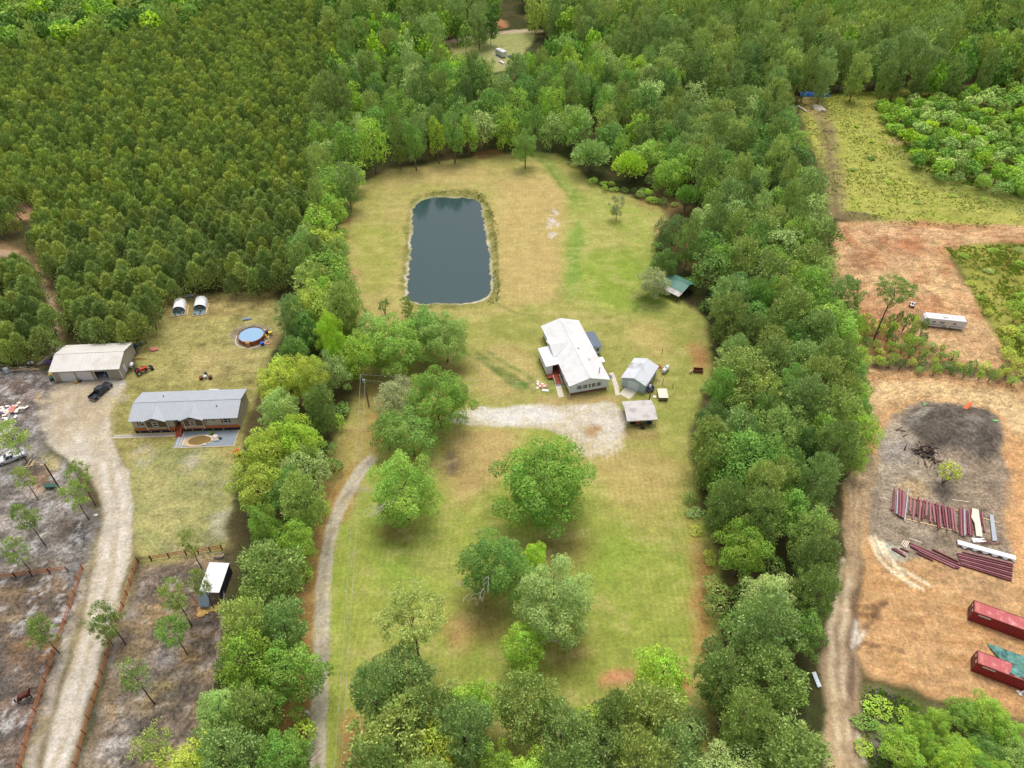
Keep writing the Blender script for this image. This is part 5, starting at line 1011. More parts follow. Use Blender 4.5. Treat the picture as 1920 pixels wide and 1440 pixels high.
cable('service cable from the drive bend pole across the lawn to the slim pole', p1 + [.1, 0, -.3], p2 + [0, 0, -.2], 1.0, .018); cable('lower service cable crossing the lawn in front of the white house', p1 + [.1, 0, -2.0], p2 + [0, 0, -1.4], .8, .018); cable('short service cable from the slim pole to the pale blue shed', p2, G(1211,722,2.8), .1, .02)
# ---- things round the white house -----------------------------------------------------
def propane():
    t = thing('propane_tank', 'white horizontal gas tank on blocks behind the pale blue shed', 'gas tank', G(1247,697), R(52)); k = MB(); k.tube([(-1.25, 0, .85), (-1.1, 0, .85), (1.1, 0, .85), (1.25, 0, .85)], [.2, .5, .5, .2], 14); k.build('tank', M['white'], t)
    k = MB(); k.tube([(0, 0, 1.3), (0, 0, 1.48)], .2, 10); k.build('valve_dome', M['bluet'], t)
    for x in (-.8, .8): k = MB(); k.b2(x - .12, x + .12, -.35, .35, 0, .42); k.build('block', M['conc2'], t)
propane()
t_ = thing('box_trailer', 'small cream flat topped pump house on low legs', 'pump house', G(1241.5,744), R(-1)); MB().b2(-1.0, 1.0, -1.45, 1.45, .35, 1.05).build('body', M['oldwood'], t_); MB().b2(-1.08, 1.08, -1.53, 1.53, 1.05, 1.15).build('lid', M['cream'], t_)
for x in (-.85, .85):
    for y in (-1.3, 1.3): MB().b2(x - .08, x + .08, y - .08, y + .08, 0, .35).build('leg', M['post'], t_)
k = MB(); k.slab([(-.4, -.3, .12), (.3, -.4, .12), (.5, .3, .12), (-.2, .4, .12)], .1); small('white_sack', 'white sack dropped left of the cream pump house', 'sack', 1227, 744, k, 'white')
k = MB(); k.b2(-1.1, 1.1, -.05, .05, .6, 1.3); k.b2(-1.1, 1.1, -.6, -.5, .2, .9); k.b2(-1.1, 1.1, -.5, 0, .55, .6); [k.b2(x - .05, x + .05, -.6, .05, 0, .6) for x in (-1, 1)]; small('rusty_rack', 'dark rusty rack standing before the east belt', 'rack', 1308, 697, k, 'brownwood', -.1)
k = MB(); k.tube([(0, -.12, .5), (0, .12, .5)], .5, 14); k.tube([(0, -.13, .5), (0, .13, .5)], .2, 8); small('old_wheel', 'pale old tyre next to the rusty rack', 'tyre', 1295, 700, k, 'cream', .6)
for x, y, h in ((1242,722,1.9), (1261,729,1.6), (1241,664,1.7)): k = MB(); k.tube([(0, 0, 0), (0, 0, h)], .06, 6); small('steel_post', {1242: 'thin dark post behind the cream pump house', 1261: 'thin dark post on the grass right of the cream pump house', 1241: 'thin dark post on the lawn behind the pale blue shed'}[x], 'post', x, y, k, 'post')
pile('scrap_pile', 'pinkish scraps and a white sheet on the lawn left of the white house', 'rubbish heap', 1013, 725, 14, .8, .5, 1.0, ['palepink', 'cream', 'cream'], 11, w=.5, h=.012); 
k = MB(); k.slab([(-.8, -.3, .12), (.7, -.5, .12), (.9, .2, .14), (-.5, .4, .12)], .08); small('white_sheet', 'crumpled white sheet beside the pinkish scraps', 'sheet', 1022, 732, k, 'white')
for x, y in ((808,572), (866,568)): k = MB(); k.tube([(0, 0, -.8), (0, 0, .9)], .06, 6); small('dock_post', 'short dark post at the south shore of the pond, ' + ('west' if x == 808 else 'east') + ' one', 'post', x, y, k, 'post')
# ---- construction yard ----------------------------------------------------------------
def container(label, base, rz, L=12.2):
    t = thing('shipping_container', label, 'shipping container', G(*base), rz); W, H = 2.44, 2.59
    k = MB(); k.b2(.08, L - .08, .04, .06, .15, H - .1); k.b2(.08, L - .08, W - .06, W - .04, .15, H - .1); k.build('side_panel', M['contred'], t)
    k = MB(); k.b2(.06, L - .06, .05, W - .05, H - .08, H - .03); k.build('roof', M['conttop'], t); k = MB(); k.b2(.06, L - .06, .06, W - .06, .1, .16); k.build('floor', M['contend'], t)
    k = MB()
    for y in (0, W - .12):
        k.b2(0, L, y, y + .12, H - .12, H); k.b2(0, L, y, y + .12, 0, .14)
        for x in (0, L - .12): k.b2(x, x + .12, y, y + .12, .14, H - .12)
    for x in (0, L - .12): k.b2(x, x + .12, .12, W - .12, H - .12, H); k.b2(x, x + .12, .12, W - .12, 0, .14)
    k.build('frame', M['contend'], t)
    for y0 in (.13, W / 2 + .01):
        k = MB(); k.b2(.03, .07, y0, y0 + W / 2 - .14, .15, H - .13); d = k.build('door', M['contend'], t)
        for j in (.25, .75): k = MB(); y = y0 + (W / 2 - .14) * j; k.tube([(0.0, y, .2), (0.0, y, H - .2)], .025, 6); k.build('lock_rod', M['steelg'], d)
        k = MB(); k.b2(-.01, .028, y0 + .3, y0 + .75, H - .75, H - .45); k.build('placard', M['cream'], d)
    k = MB(); k.b2(L - .07, L - .03, .12, W - .12, .15, H - .13); k.build('rear_panel', M['contred'], t)
    k = MB(); k.b2(.9, 2.7, .015, .038, H - .62, H - .3); k.build('marking_plate', M['white'], t); k = MB(); k.b2(.35, .8, .4, W - .4, H - .03, H + .005); k.build('roof_marking', M['palepink'], t)
    return t
a_, b_ = G(1813.5,1162), G(1921,1202); rzc = ang(a_, b_); container('upper red shipping container standing free on the clay', (1813.5,1162), rzc)
a_, b_ = G(1819.5,1258), G(1921,1297); rz2 = ang(a_, b_); t2 = container('lower red shipping container half covered by a green tarp', (1819.5,1258), rz2)
def tarp_over():
    g = np.array(t2.location); c, s = math.cos(rz2), math.sin(rz2); nx_, ny_ = 34, 22; vs = []
    for j in range(ny_):
        for i in range(nx_):
            u, v = i / (nx_ - 1), j / (ny_ - 1); x = 4.4 + u * 8.5 + .5 * math.sin(v * 5) - (v > .55) * (v - .55) * 3.6; y = .3 + v * 6.0
            z = 2.68 + .12 * vn(x, y, .8, 3) + .1 * math.sin(x * 3 + y * 2)
            if y > 2.35: z = max(.12 + .35 * vn(x, y, .9, 5), 2.68 - (y - 2.35) * 1.35)
            vs.append((x, y, z))
    k = MB(); k.add(vs, [(j * nx_ + i, j * nx_ + i + 1, (j + 1) * nx_ + i + 1, (j + 1) * nx_ + i) for j in range(ny_ - 1) for i in range(nx_ - 1)]); o = k.build('green_tarp', M['gtarp'], None, True); o.location = g; o.rotation_euler = (0, 0, rz2); tag(o, 'crumpled green tarp thrown over the lower red container', 'tarp')
    for i, (y, lb) in enumerate(((1.0, 'near pale plank weighing down the green tarp'), (3.0, 'far pale plank weighing down the green tarp'))): k = MB(); k.box(2.0, 0, 0, 4.4, .2, .08, ry=.0); o = k.build('plank', M['pinewood']); o.location = (g[0] + 7.2 * c - y * s, g[1] + 7.2 * s + y * c, 2.98 if i == 0 else 2.2); o.rotation_euler = (0, 0, rz2 - .1); tag(o, lb, 'plank')
    l = thing('ladder', 'metal ladder leaning against the lower red container', 'ladder', (g[0] + 8.3 * c + 1.1 * s, g[1] + 8.3 * s - 1.1 * c, 0), rz2)
    for x in (-.25, .25): k = MB(); k.tube([(x, 0, 0), (x, 1.02, 2.9)], .04, 6); k.build('side_rail', M['steelg'], l)
    for i in range(9): k = MB(); f = (i + .7) / 9.5; k.tube([(-.25, 1.02 * f, 2.9 * f), (.25, 1.02 * f, 2.9 * f)], .03, 5); k.build('rung', M['steelg'], l)
    k = MB()
    for i in range(7): rr = random.Random(i); k.ell((rr.uniform(-.7, .7), rr.uniform(-.35, .35), .15), (.3, .2, .2), 7, 5, noise=.3, seed=i)
    o = k.build('white_sacks', M['wrap']); o.location = (g[0] + 7.2 * c + .5 * s, g[1] + 7.2 * s - .5 * c, .0); tag(o, 'white plastic sacks piled at the foot of the lower container', 'sacks')
tarp_over()
def beam(p, q, m, z, label, w=.3, group=None, nm='steel_beam', flange=True):
    a, b = G(*p), G(*q); L = dist(a, b); k = MB(); h = w * 1.0
    if flange: k.b2(0, L, -w / 2, w / 2, h - .03, h); k.b2(0, L, -w / 2, w / 2, 0, .03); k.b2(0, L, -.015, .015, .03, h - .03)
    else: k.b2(0, L, -w / 2, w / 2, 0, h * .7)
    o = k.build(nm, M[m]); o.location = (a[0], a[1], z + zat(a[0], a[1])); o.rotation_euler = (0, 0, ang(a, b)); return tag(o, label, 'steel beam', group)
def pxy(x, y): return (1650 + x / 7.11, 900 + y / 7.11)
rows = [((180,130),(150,425),'steeld'),((205,145),(185,462),'steel'),((225,160),(212,470),'steelg'),((243,130),(232,490),'steeld'),((265,135),(252,500),'steel'),((285,150),(272,512),'steeld'),((305,170),(290,520),'steel'),((322,180),(305,525),'steel'),((366,130),(318,565),'steelg'),
 ((400,250),(385,440),'steel'),((450,260),(425,540),'steel'),((500,250),(478,480),'steeld'),((530,275),(508,570),'steel'),((575,290),(550,540),'steeld'),((615,285),(600,500),'steel'),((655,300),(658,580),'steel'),((690,345),(722,590),'steel'),
 ((735,330),(768,680),'steeld'),((775,340),(795,650),'steel'),((815,365),(850,640),'steeld'),((855,370),(890,690),'steel'),((890,375),(920,640),'steeld'),((935,390),(965,690),'steel'),((965,400),(1005,715),'steel'),
 ((1045,390),(1055,745),'steeld'),((1062,392),(1078,760),'steel'),((1085,400),(1100,770),'steeld'),((1108,405),(1118,760),'steelg'),((1125,410),(1132,745),'steel'),((1150,430),(1168,745),'steeld'),((1172,430),(1195,760),'steel'),((1192,420),(1215,765),'steeld'),((1320,445),(1350,610),'steeld'),((1345,450),(1385,705),'steel')]
for i, (p, q, m) in enumerate(rows):
    grp = 'bundled steel beams of the long row'
    wd = .27 if 8 < i < 24 else .19
    part = 'the tight bundle at the west end' if i < 9 else 'the spread middle' if i < 24 else 'the tight bundle at the east end'
    col_ = {'steel': 'pinkish primer', 'steeld': 'dark red', 'steelg': 'silver grey'}[m]
    beam(pxy(*p), pxy(*q), m, .34, f'{col_} steel beam in {part} of the beam row', wd, f'{col_} steel beams of {part}')
for i, (p, q) in enumerate((((120,395),(1400,700)), ((330,520),(1040,690)), ((380,240),(1000,400)), ((1000,400),(1580,575)))):
    beam(pxy(*p), pxy(*q), 'pinewood' if i in (1, 3) else 'steeld', .0, ['dark cross timber under the whole long beam row', 'pale cross timber under the south ends of the row', 'dark cross rail under the north ends of the row', 'pale cross timber reaching east past the beam row'][i], .2, None, 'cross_timber', False)['category'] = 'timber'
def sheet(name, label, cat, pts, m, th=.2, z=.5):
    P = [G(*pxy(*p)) for p in pts]; c = sum(P) / len(P); k = MB(); k.slab([(p[0] - c[0], p[1] - c[1], z) for p in P], th)
    if sum((P[i][0] * P[(i + 1) % len(P)][1] - P[(i + 1) % len(P)][0] * P[i][1]) for i in range(len(P))) < 0: k = MB(); k.slab([(p[0] - c[0], p[1] - c[1], z) for p in P[::-1]], th)
    o = k.build(name, M[m]); o.location = (c[0], c[1], 0); return tag(o, label, cat)
sheet('cream_sheeting', 'cream panels laid over the east bundle of the long beam row', 'panels', [(1215,400),(1295,420),(1350,780),(1265,770),(1245,600),(1200,520)], 'cream', .12, .62)
sheet('white_sheeting', 'white panels on the ground south of the cream panels', 'panels', [(1205,790),(1370,785),(1420,830),(1240,850)], 'wrap', .15, .3)
sheet('metal_sheets', 'stack of pale grey metal sheets east of the long beam row', 'metal sheets', [(1450,475),(1500,480),(1550,825),(1490,825)], 'steelg', .3, .4)
sheet('white_slab', 'small white slab beside the cream panels', 'panels', [(1205,790),(1280,790),(1300,840),(1230,845)], 'white', .1, .45)
k = MB(); rr = random.Random(8)
for i in range(8): k.box(rr.uniform(-1.6, 1.6), rr.uniform(-.5, .5), .15 + i * .03, 1.6, .1, .08, rr.uniform(-.3, .3))
g_ = pxy(1450, 835); small('scrap_steel', 'dark steel offcuts below the pale grey metal sheets', 'scrap steel', g_[0], g_[1], k, 'steeld')
# long beams on the south side
for i, (p, q, m) in enumerate((((385,850),(1075,1150),'steeld'), ((395,875),(1060,1175),'steel'), ((400,895),(1040,1190),'steeld'), ((500,950),(990,1180),'steel'), ((480,975),(700,1085),'steeld'), ((690,930),(1040,1100),'steeld'))):
    beam(pxy(*p), pxy(*q), m, .1, f'{"dark red" if m == "steeld" else "pinkish primer"} long beam in the slanting stack south of the row', .24, f'{"dark" if m == "steeld" else "pinkish"} long slanting beams')
for i in range(8):
    x0, y0, x1, y1 = 1010 + i * 9, 965 + i * 25, 1770 - i * 3, 1130 + i * 32; m = 'steel' if i % 2 == 0 else 'steeld'
    beam(pxy(x0 + (i == 0) * 80, y0), pxy(x1, y1), m, .15, f'{"dark red" if m == "steeld" else "pinkish primer"} long beam in the rack below the white wrapped bundle', .22, f'{"dark" if m == "steeld" else "pinkish"} beams below the white wrapped bundle')
def wrapped():
    a, b = G(*pxy(1025,880)), G(*pxy(1785,1090)); L = dist(a, b); t = thing('wrapped_bundle', 'long bundle wrapped in bright white sheeting beside the long beams', 'bundle', a, ang(a, b)); rr = random.Random(3)
    k = MB(); k.b2(0, L, 0, .9, .1, .6); k.build('core', M['steeld'], t); n = 40; vs = []
    for i in range(n + 1): x = -.1 + (L + .2) * i / n; d = .12 * math.sin(i * .9) + rr.uniform(-.05, .05); vs += [(x, -.15 + d, .12 if False else .3 + d), (x, -.02, .66), (x, .95, .68), (x, 1.0, .1)]
    k = MB(); k.add(vs, [(4 * i + j, 4 * i + 4 + j, 4 * i + 5 + j, 4 * i + 1 + j) for i in range(n) for j in range(3)]); k.build('white_sheeting', M['wrap'], t)
wrapped()
for i, (p, q) in enumerate((((280,870),(320,810)), ((300,890),(345,815)), ((320,905),(365,820)), ((340,910),(385,825)))): beam(pxy(*p), pxy(*q), 'cream', .1, 'short cream plank in the little stack at the west of the long beams', .15, 'short cream planks', 'cream_plank', False)['category'] = 'plank'
for p, q, lb in (((150,920),(340,1030),'short dark beam lying apart at the west of the yard stacks'), ((265,915),(380,965),'short dark offcut beam next to the cream planks'), ((180,915),(300,990),'second short dark beam lying apart at the west of the yard stacks')): beam(pxy(*p), pxy(*q), 'steeld', .05, lb, .25)
for p, q, lb in (((960,260),(1180,295),'thin pale batten above the middle of the beam row'), ((0,230),(130,270),'thin pale batten at the west end of the beam row'), ((390,775),(560,840),'thin pale batten between the row and the slanting stack')): beam(pxy(*p), pxy(*q), 'cream', 0, lb, .12, None, 'batten', False)['category'] = 'batten'
k = MB(); rr = random.Random(18)
t_ = thing('brush_pile', 'heap of charred logs and branches on the dark soil', 'brush pile', G(1733,842))
for i in range(110):
    k = MB(); a_ = rr.uniform(0, 3.14); L = rr.uniform(.8, 3.0); x, y = rr.gauss(0, 1.5), rr.gauss(0, 2.2); z = .2 + max(0, 1.3 - math.hypot(x, y * .8) * .4) * rr.random() + .15; k.tube([(x - math.cos(a_) * L / 2, y - math.sin(a_) * L / 2, z), (x + math.cos(a_) * L / 2, y + math.sin(a_) * L / 2, z + rr.uniform(-.2, .3))], [rr.uniform(.06, .2), .05], 5)
    k.build('log', M[rr.choice(['brush', 'post', 'intdark', 'oldwood'])], t_)
for px, py, n, lb in ((1612,406,26,'low pile of uprooted brush at the north edge of the mulch clearing'), (1553,249,18,'low pile of brush on the meadow track')):
    t_ = thing('brush_pile', lb, 'brush pile', G(px, py))
    for i in range(n): k = MB(); a_ = rr.uniform(0, 3.14); L = rr.uniform(.8, 2.4); x, y = rr.gauss(0, 1.5), rr.gauss(0, .7); k.tube([(x, y, .5), (x + math.cos(a_) * L, y + math.sin(a_) * L, .5 + rr.uniform(-.2, .3))], [.1, .04], 5); k.build('log', M[rr.choice(['brush', 'oldwood', 'post'])], t_)
k = MB(); k.prism([(-1.7, .35), (-1.0, .1), (1.0, .1), (1.9, .4), (1.0, .45), (-1.0, .45)], -.38, .38); small('kayak', 'bright orange kayak lying on the dark soil heap', 'kayak', 1806, 775, k, 'orange', R(40)).location.z += .5
k = MB(); k.slab([(-.6, -.15, .25), (.5, -.25, .2), (.6, .1, .22), (-.5, .2, .3)], .1); small('green_sheet', 'small lime green sheet at the east edge of the soil heap', 'sheet', 1864, 792, k, 'limep'); k = MB(); k.slab([(-.4, -.14, .15), (.4, -.14, .15), (.4, .14, .15), (-.4, .14, .15)], .08); small('pale_green_sheet', 'tiny pale green sheet at the north edge of the soil heap', 'sheet', 1733, 759, k, 'limep')
# ---- far east clearing: tarps and sand
k = MB(); n = 16; vs = []
for i in range(n + 1): x = -6 + 12 * i / n; z = 1.0 + .2 * math.sin(i * 1.7); vs += [(x, -1.6, .1), (x, -.8, z), (x, .8, z + .2), (x, 1.6, .1)]
k.add(vs, [(4 * i + j, 4 * i + 4 + j, 4 * i + 5 + j, 4 * i + 1 + j) for i in range(n) for j in range(3)]); small('blue_tarp', 'long blue tarp covering a stack at the far end of the meadow track', 'tarp', 1525, 179, k, 'btarp', -.02)
k = MB(); k.ell((0, 0, 0), (2.0, 3.6, .8), 14, 6, noise=.15); small('sand_heap', 'pale sand heap in front of the blue tarp', 'sand heap', 1535, 203, k, 'cream', .35); k = MB(); k.tube([(-.8, 3, .4), (.9, -3, .4)], .35, 10); small('white_pipe', 'pale pipe lying beside the sand heap', 'pipe', 1504, 206, k, 'cream')
k = MB(); k.ell((0, 0, .4), (1.2, 1.0, .8), 8, 5, noise=.1); small('white_tank_far', 'small white tank left of the long blue tarp', 'tank', 1462, 178, k, 'white').name = 'small_tank'
k = MB(); k.slab([(-.35, -1.2, .4), (.25, -1.2, .5), (.35, 1.2, .45), (-.3, 1.2, .4)], .3); small('white_sheet', 'narrow white sheet standing at the west edge of the east track', 'sheet', 1530, 1276, k, 'bluewhite', .1)
k = MB(); k.b2(-.3, .3, -.2, .2, 0, 1.1); k.tube([(0, -.2, 1.1), (0, .2, 1.1)], .3, 10); small('mailbox', 'small white box beside the gravel drive under the belt', 'box', 577, 1341, k, 'white')
# ------------------------------------------------------------------ vegetation
def foliage_mat(name, rough=.6, trans=.25, sat=1.0):
    m, n, l, b = nmat(name)
    b.inputs['Roughness'].default_value = rough; b.inputs['Specular IOR Level'].default_value = .18
    oi = n.new('ShaderNodeObjectInfo'); at = n.new('ShaderNodeAttribute'); at.attribute_name = 'leaf'
    sc_ = n.new('ShaderNodeVectorMath'); sc_.operation = 'SCALE'; l.new(oi.outputs['Color'], sc_.inputs[0]); l.new(at.outputs['Fac'], sc_.inputs['Scale'])
    a2 = n.new('ShaderNodeAttribute'); a2.attribute_name = 'hue'
    hv = n.new('ShaderNodeHueSaturation'); l.new(sc_.outputs[0], hv.inputs['Color']); l.new(a2.outputs['Fac'], hv.inputs['Hue']); hv.inputs['Saturation'].default_value = sat * .94
    l.new(hv.outputs[0], b.inputs['Base Color'])
    tr = n.new('ShaderNodeBsdfTranslucent'); l.new(hv.outputs[0], tr.inputs['Color'])
    mx = n.new('ShaderNodeMixShader'); mx.inputs[0].default_value = trans
    l.new(b.outputs[0], mx.inputs[1]); l.new(tr.outputs[0], mx.inputs[2]); l.new(mx.outputs[0], n['Material Output'].inputs['Surface'])
    return m
FM = foliage_mat("leaves"); NM = foliage_mat("needles", .7, .18)
BARK = mat("bark", A(120, 104, 88), .9, var=.25, scale=3, bump=.4)
PALEBARK = mat("pale_bark", A(186, 180, 170), .9, var=.15, scale=3)

def np_mesh(name, co, quads, m, leaf=None, hue=None, extra=None):
    """extra: (verts list, faces list, material) appended as second material slot"""
    nq = len(quads); me = bpy.data.meshes.new(name)
    fv, ff = (np.array(extra[0], float), extra[1]) if extra else (np.zeros((0, 3)), [])
    allco = np.vstack([co, fv]) if len(fv) else co
    me.vertices.add(len(allco)); me.vertices.foreach_set('co', allco.astype(np.float32).ravel())
    li = list(quads.ravel()); ls = list(range(0, nq * 4, 4)); mi = [0] * nq; k = nq * 4
    for f in ff:
        ls.append(k); li += [i + len(co) for i in f]; k += len(f); mi.append(1)
    me.loops.add(len(li)); me.loops.foreach_set('vertex_index', np.array(li, np.int32))
    me.polygons.add(len(ls)); me.polygons.foreach_set('loop_start', np.array(ls, np.int32))
    me.polygons.foreach_set('material_index', np.array(mi, np.int32)); me.update(calc_edges=True)
    for nm, arr in (('leaf', leaf), ('hue', hue)):
        a = me.attributes.new(nm, 'FLOAT', 'POINT'); v = np.full(len(allco), 1.0 if nm == 'leaf' else .5, np.float32)
        if arr is not None: v[:len(co)] = arr
        a.data.foreach_set('value', v)
    me.materials.append(m)
    if extra: me.materials.append(extra[2])
    return me

def leaf_quads(rs, P, Nrm, L, W, up=0.0):
    """rhombus leaf sprays at P facing Nrm; L, W half sizes arrays"""
    n = len(P); t = rs.normal(size=(n, 3)); t[:, 2] -= .25; t -= Nrm * (t * Nrm).sum(1)[:, None]; t /= np.linalg.norm(t, axis=1)[:, None] + 1e-9
    b = np.cross(Nrm, t); L = L[:, None]; W = W[:, None]
    bend = Nrm * L * -.25
    co = np.stack([P - t * L, P + b * W + bend * 0, P + t * L + bend, P - b * W], 1).reshape(-1, 3)
    q = np.arange(n * 4).reshape(n, 4)
    return co, q
def blade_quads(rs, P, D, L, W):
    """needle blades starting at P along D"""
    n = len(P); s = np.cross(D, rs.normal(size=(n, 3))); s /= np.linalg.norm(s, axis=1)[:, None] + 1e-9
    L = L[:, None]; W = W[:, None]
    co = np.stack([P - s * W * .3, P + D * L * .45 - s * W, P + D * L, P + D * L * .45 + s * W], 1).reshape(-1, 3)
    return co, np.arange(n * 4).reshape(n, 4)
def unit(v): return v / (np.linalg.norm(v, axis=-1, keepdims=True) + 1e-9)
def sphere_pts(rs, n, zlo=-1): 
    z = rs.uniform(zlo, 1, n); a = rs.uniform(0, 2 * np.pi, n); r = np.sqrt(1 - z * z); return np.stack([r * np.cos(a), r * np.sin(a), z], 1)

def crown_broad(seed, nb, nl, ls, squash=.9, lobe=(.24, .40), gap=.12, drop=-.8):
    rs = np.random.RandomState(seed)
    D = []                                   # spread lobe directions
    while len(D) < nb:
        c = sphere_pts(rs, 12, drop); 
        if not D: D.append(c[0]); continue
        d = np.min(np.linalg.norm(c[:, None] - np.array(D)[None], axis=2), axis=1); D.append(c[np.argmax(d)])
    D = np.array(D); irr = rs.uniform(.5, 1.12, nb)
    rad = rs.uniform(lobe[0], lobe[1], nb); C = D * (irr * (1 - rad * .8))[:, None] * np.array([1, 1, squash])
    C = np.vstack([C, C[: nb // 2] * .5, [[0, 0, .1]]]); rad = np.concatenate([rad, rad[: nb // 2] * 1.15, [.42]])
    w = rad ** 2; w /= w.sum(); bi = rs.choice(len(C), nl, p=w); dr = unit(sphere_pts(rs, nl, -.75) + np.array([0, 0, .15]))
    rr = rad[bi] * (1 - rs.uniform(0, 1, nl) ** 2 * .45) * (1 + .28 * np.sin(dr[:, 0] * 7 + bi) * np.sin(dr[:, 1] * 6 + bi * 2) * np.cos(dr[:, 2] * 5 + bi))
    P = C[bi] + dr * rr[:, None] * np.array([1, 1, .82])
    dep = np.linalg.norm((P[:, None, :] - C[None]) / rad[None, :, None], axis=2); dep[np.arange(nl), bi] = 9
    keep = dep.min(1) > .72; keep &= rs.uniform(size=nl) > gap * (np.sin(bi * 12.9) * .5 + .5)
    P, dr, bi = P[keep], dr[keep], bi[keep]; n = len(P)
    Nn = unit(dr * .55 + rs.normal(size=(n, 3)) * .5 + np.array([0, 0, .5]))
    co, q = leaf_quads(rs, P, Nn, ls * rs.uniform(.5, 1.6, n), ls * .6 * rs.uniform(.6, 1.4, n))
    tone = (.84 + .32 * rs.rand(len(C)))[bi] * rs.uniform(.8, 1.2, n)
    hue = .5 + (rs.rand(len(C))[bi] - .5) * .022 + rs.normal(size=n) * .008
    return co, q, np.repeat(tone, 4), np.repeat(hue, 4)

def crown_pine(seed, nb, per, bl, squash=1.0, top=.5, spread=.9, tuft=.16, flat=.7):
    """pine crown: branch-end tufts of needles scattered through an open rounded cone"""
    rs = np.random.RandomState(seed)
    h = rs.uniform(-1, 1, nb) ; a = rs.uniform(0, 2 * np.pi, nb)
    env = np.where(h > 0, np.sqrt(np.clip(1 - (h * .92) ** 2, 0, 1)) , .95 - .35 * np.abs(h)) * spread
    r = env * np.sqrt(rs.uniform(.12, 1.0, nb)); lump = 1 + .18 * np.sin(a * 3 + seed) + .12 * np.sin(a * 5 + h * 4)
    C = np.stack([r * lump * np.cos(a), r * lump * np.sin(a), h * squash], 1)
    out = unit(C * np.array([1, 1, .35]) + np.array([0, 0, top]))
    n = nb * per; bi = np.repeat(np.arange(nb), per); sz = rs.uniform(.7, 1.3, nb)[bi]
    off = rs.normal(size=(n, 3)) * np.array([1, 1, flat]) * tuft * sz[:, None] * .6
    D = unit(out[bi] * .8 + rs.normal(size=(n, 3)) * .62 + np.array([0, 0, .25]))
    co, q = blade_quads(rs, C[bi] + off, D, bl * rs.uniform(.7, 1.4, n), bl * .26 * rs.uniform(.7, 1.3, n))
    tone = (.84 + .32 * rs.rand(nb))[bi] * rs.uniform(.72, 1.25, n); hue = .5 + (rs.rand(nb)[bi] - .5) * .02 + rs.normal(size=n) * .006
    return co, q, np.repeat(tone, 4), np.repeat(hue, 4)

def limb_mb(seed, n=7, base=.018, lo=.4, spread=.3, top=.96, bend=.02):
    """unit-height trunk with limbs"""
    rs = random.Random(seed); k = MB(); ax = [(rs.uniform(-bend, bend) * i, rs.uniform(-bend, bend) * i, top * i / 5) for i in range(6)]
    k.tube(ax, [base * (1 - .85 * i / 5) for i in range(6)], 7)
    for j in range(n):
        z = lo + (top - lo - .08) * j / n; a = rs.uniform(0, 6.28); L = spread * (1.1 - .6 * j / n) * rs.uniform(.7, 1.1)
        f = z / top * 5; i = min(4, int(f)); t = f - i; p = [ax[i][q] * (1 - t) + ax[i + 1][q] * t for q in range(3)]
        p2 = (p[0] + math.cos(a) * L * .55, p[1] + math.sin(a) * L * .55, p[2] + L * .28); p3 = (p[0] + math.cos(a + .2) * L, p[1] + math.sin(a + .2) * L, p[2] + L * .7)
        r0 = base * (1 - .8 * z) * .55; k.tube([p, p2, p3], [r0, r0 * .6, r0 * .15], 5, cap=False)
    return k
def k_mesh(k, name, m):
    me = bpy.data.meshes.new(name); me.from_pydata(k.v, [], k.f); me.update(); me.materials.append(m); return me

BROAD = [np_mesh("broad_crown", *(c := crown_broad(100 + i, 20 + i * 3, 5200, .047, squash=.8 + .06 * i, lobe=(.18, .36)))[:2], FM, *c[2:]) for i in range(7)]
BROADN = [np_mesh("broad_crown", *(c := crown_broad(130 + i, 30 + i * 2, 16000, .028, lobe=(.16, .30)))[:2], FM, *c[2:]) for i in range(5)]
HERO = [np_mesh("oak_crown", *(c := crown_broad(150 + i, 64, 36000, .021, squash=.95, lobe=(.13, .24), gap=.25))[:2], FM, *c[2:]) for i in range(4)]
PINEC = [np_mesh("pine_crown", *(c := crown_pine(170 + i, 120, 26, .125, 1.0, .6, tuft=.17))[:2], NM, *c[2:]) for i in range(6)]
PINEN = [np_mesh("pine_crown", *(c := crown_pine(190 + i, 230, 40, .085, 1.0, .6, tuft=.125))[:2], NM, *c[2:]) for i in range(4)]
SPARSE = [np_mesh("sparse_crown", *(c := crown_pine(210 + i, 40 + 8 * i, 50, .10, .95, .5, spread=.9, tuft=.16))[:2], NM, *c[2:]) for i in range(4)]
OPENP = [np_mesh("open_crown", *(c := crown_pine(230 + i, 95, 60, .075, .8, .5, tuft=.13, flat=.4))[:2], NM, *c[2:]) for i in range(2)]
TRUNKS = [k_mesh(limb_mb(i, 8), "trunk", BARK) for i in range(4)]
TRUNKP = [k_mesh(limb_mb(20 + i, 12, .014, .5, .16, .93, .008), "trunk", BARK) for i in range(3)]
TRUNKT = [k_mesh(limb_mb(30 + i, 14, .011, .55, .13, .95, .006), "trunk", mat("dark_bark", A(86, 74, 66), .9, var=.2, scale=3)) for i in range(3)]
TRUNKPALE = [k_mesh(limb_mb(40 + i, 9, .014, .25, .34, .9), "trunk", PALEBARK) for i in range(2)]

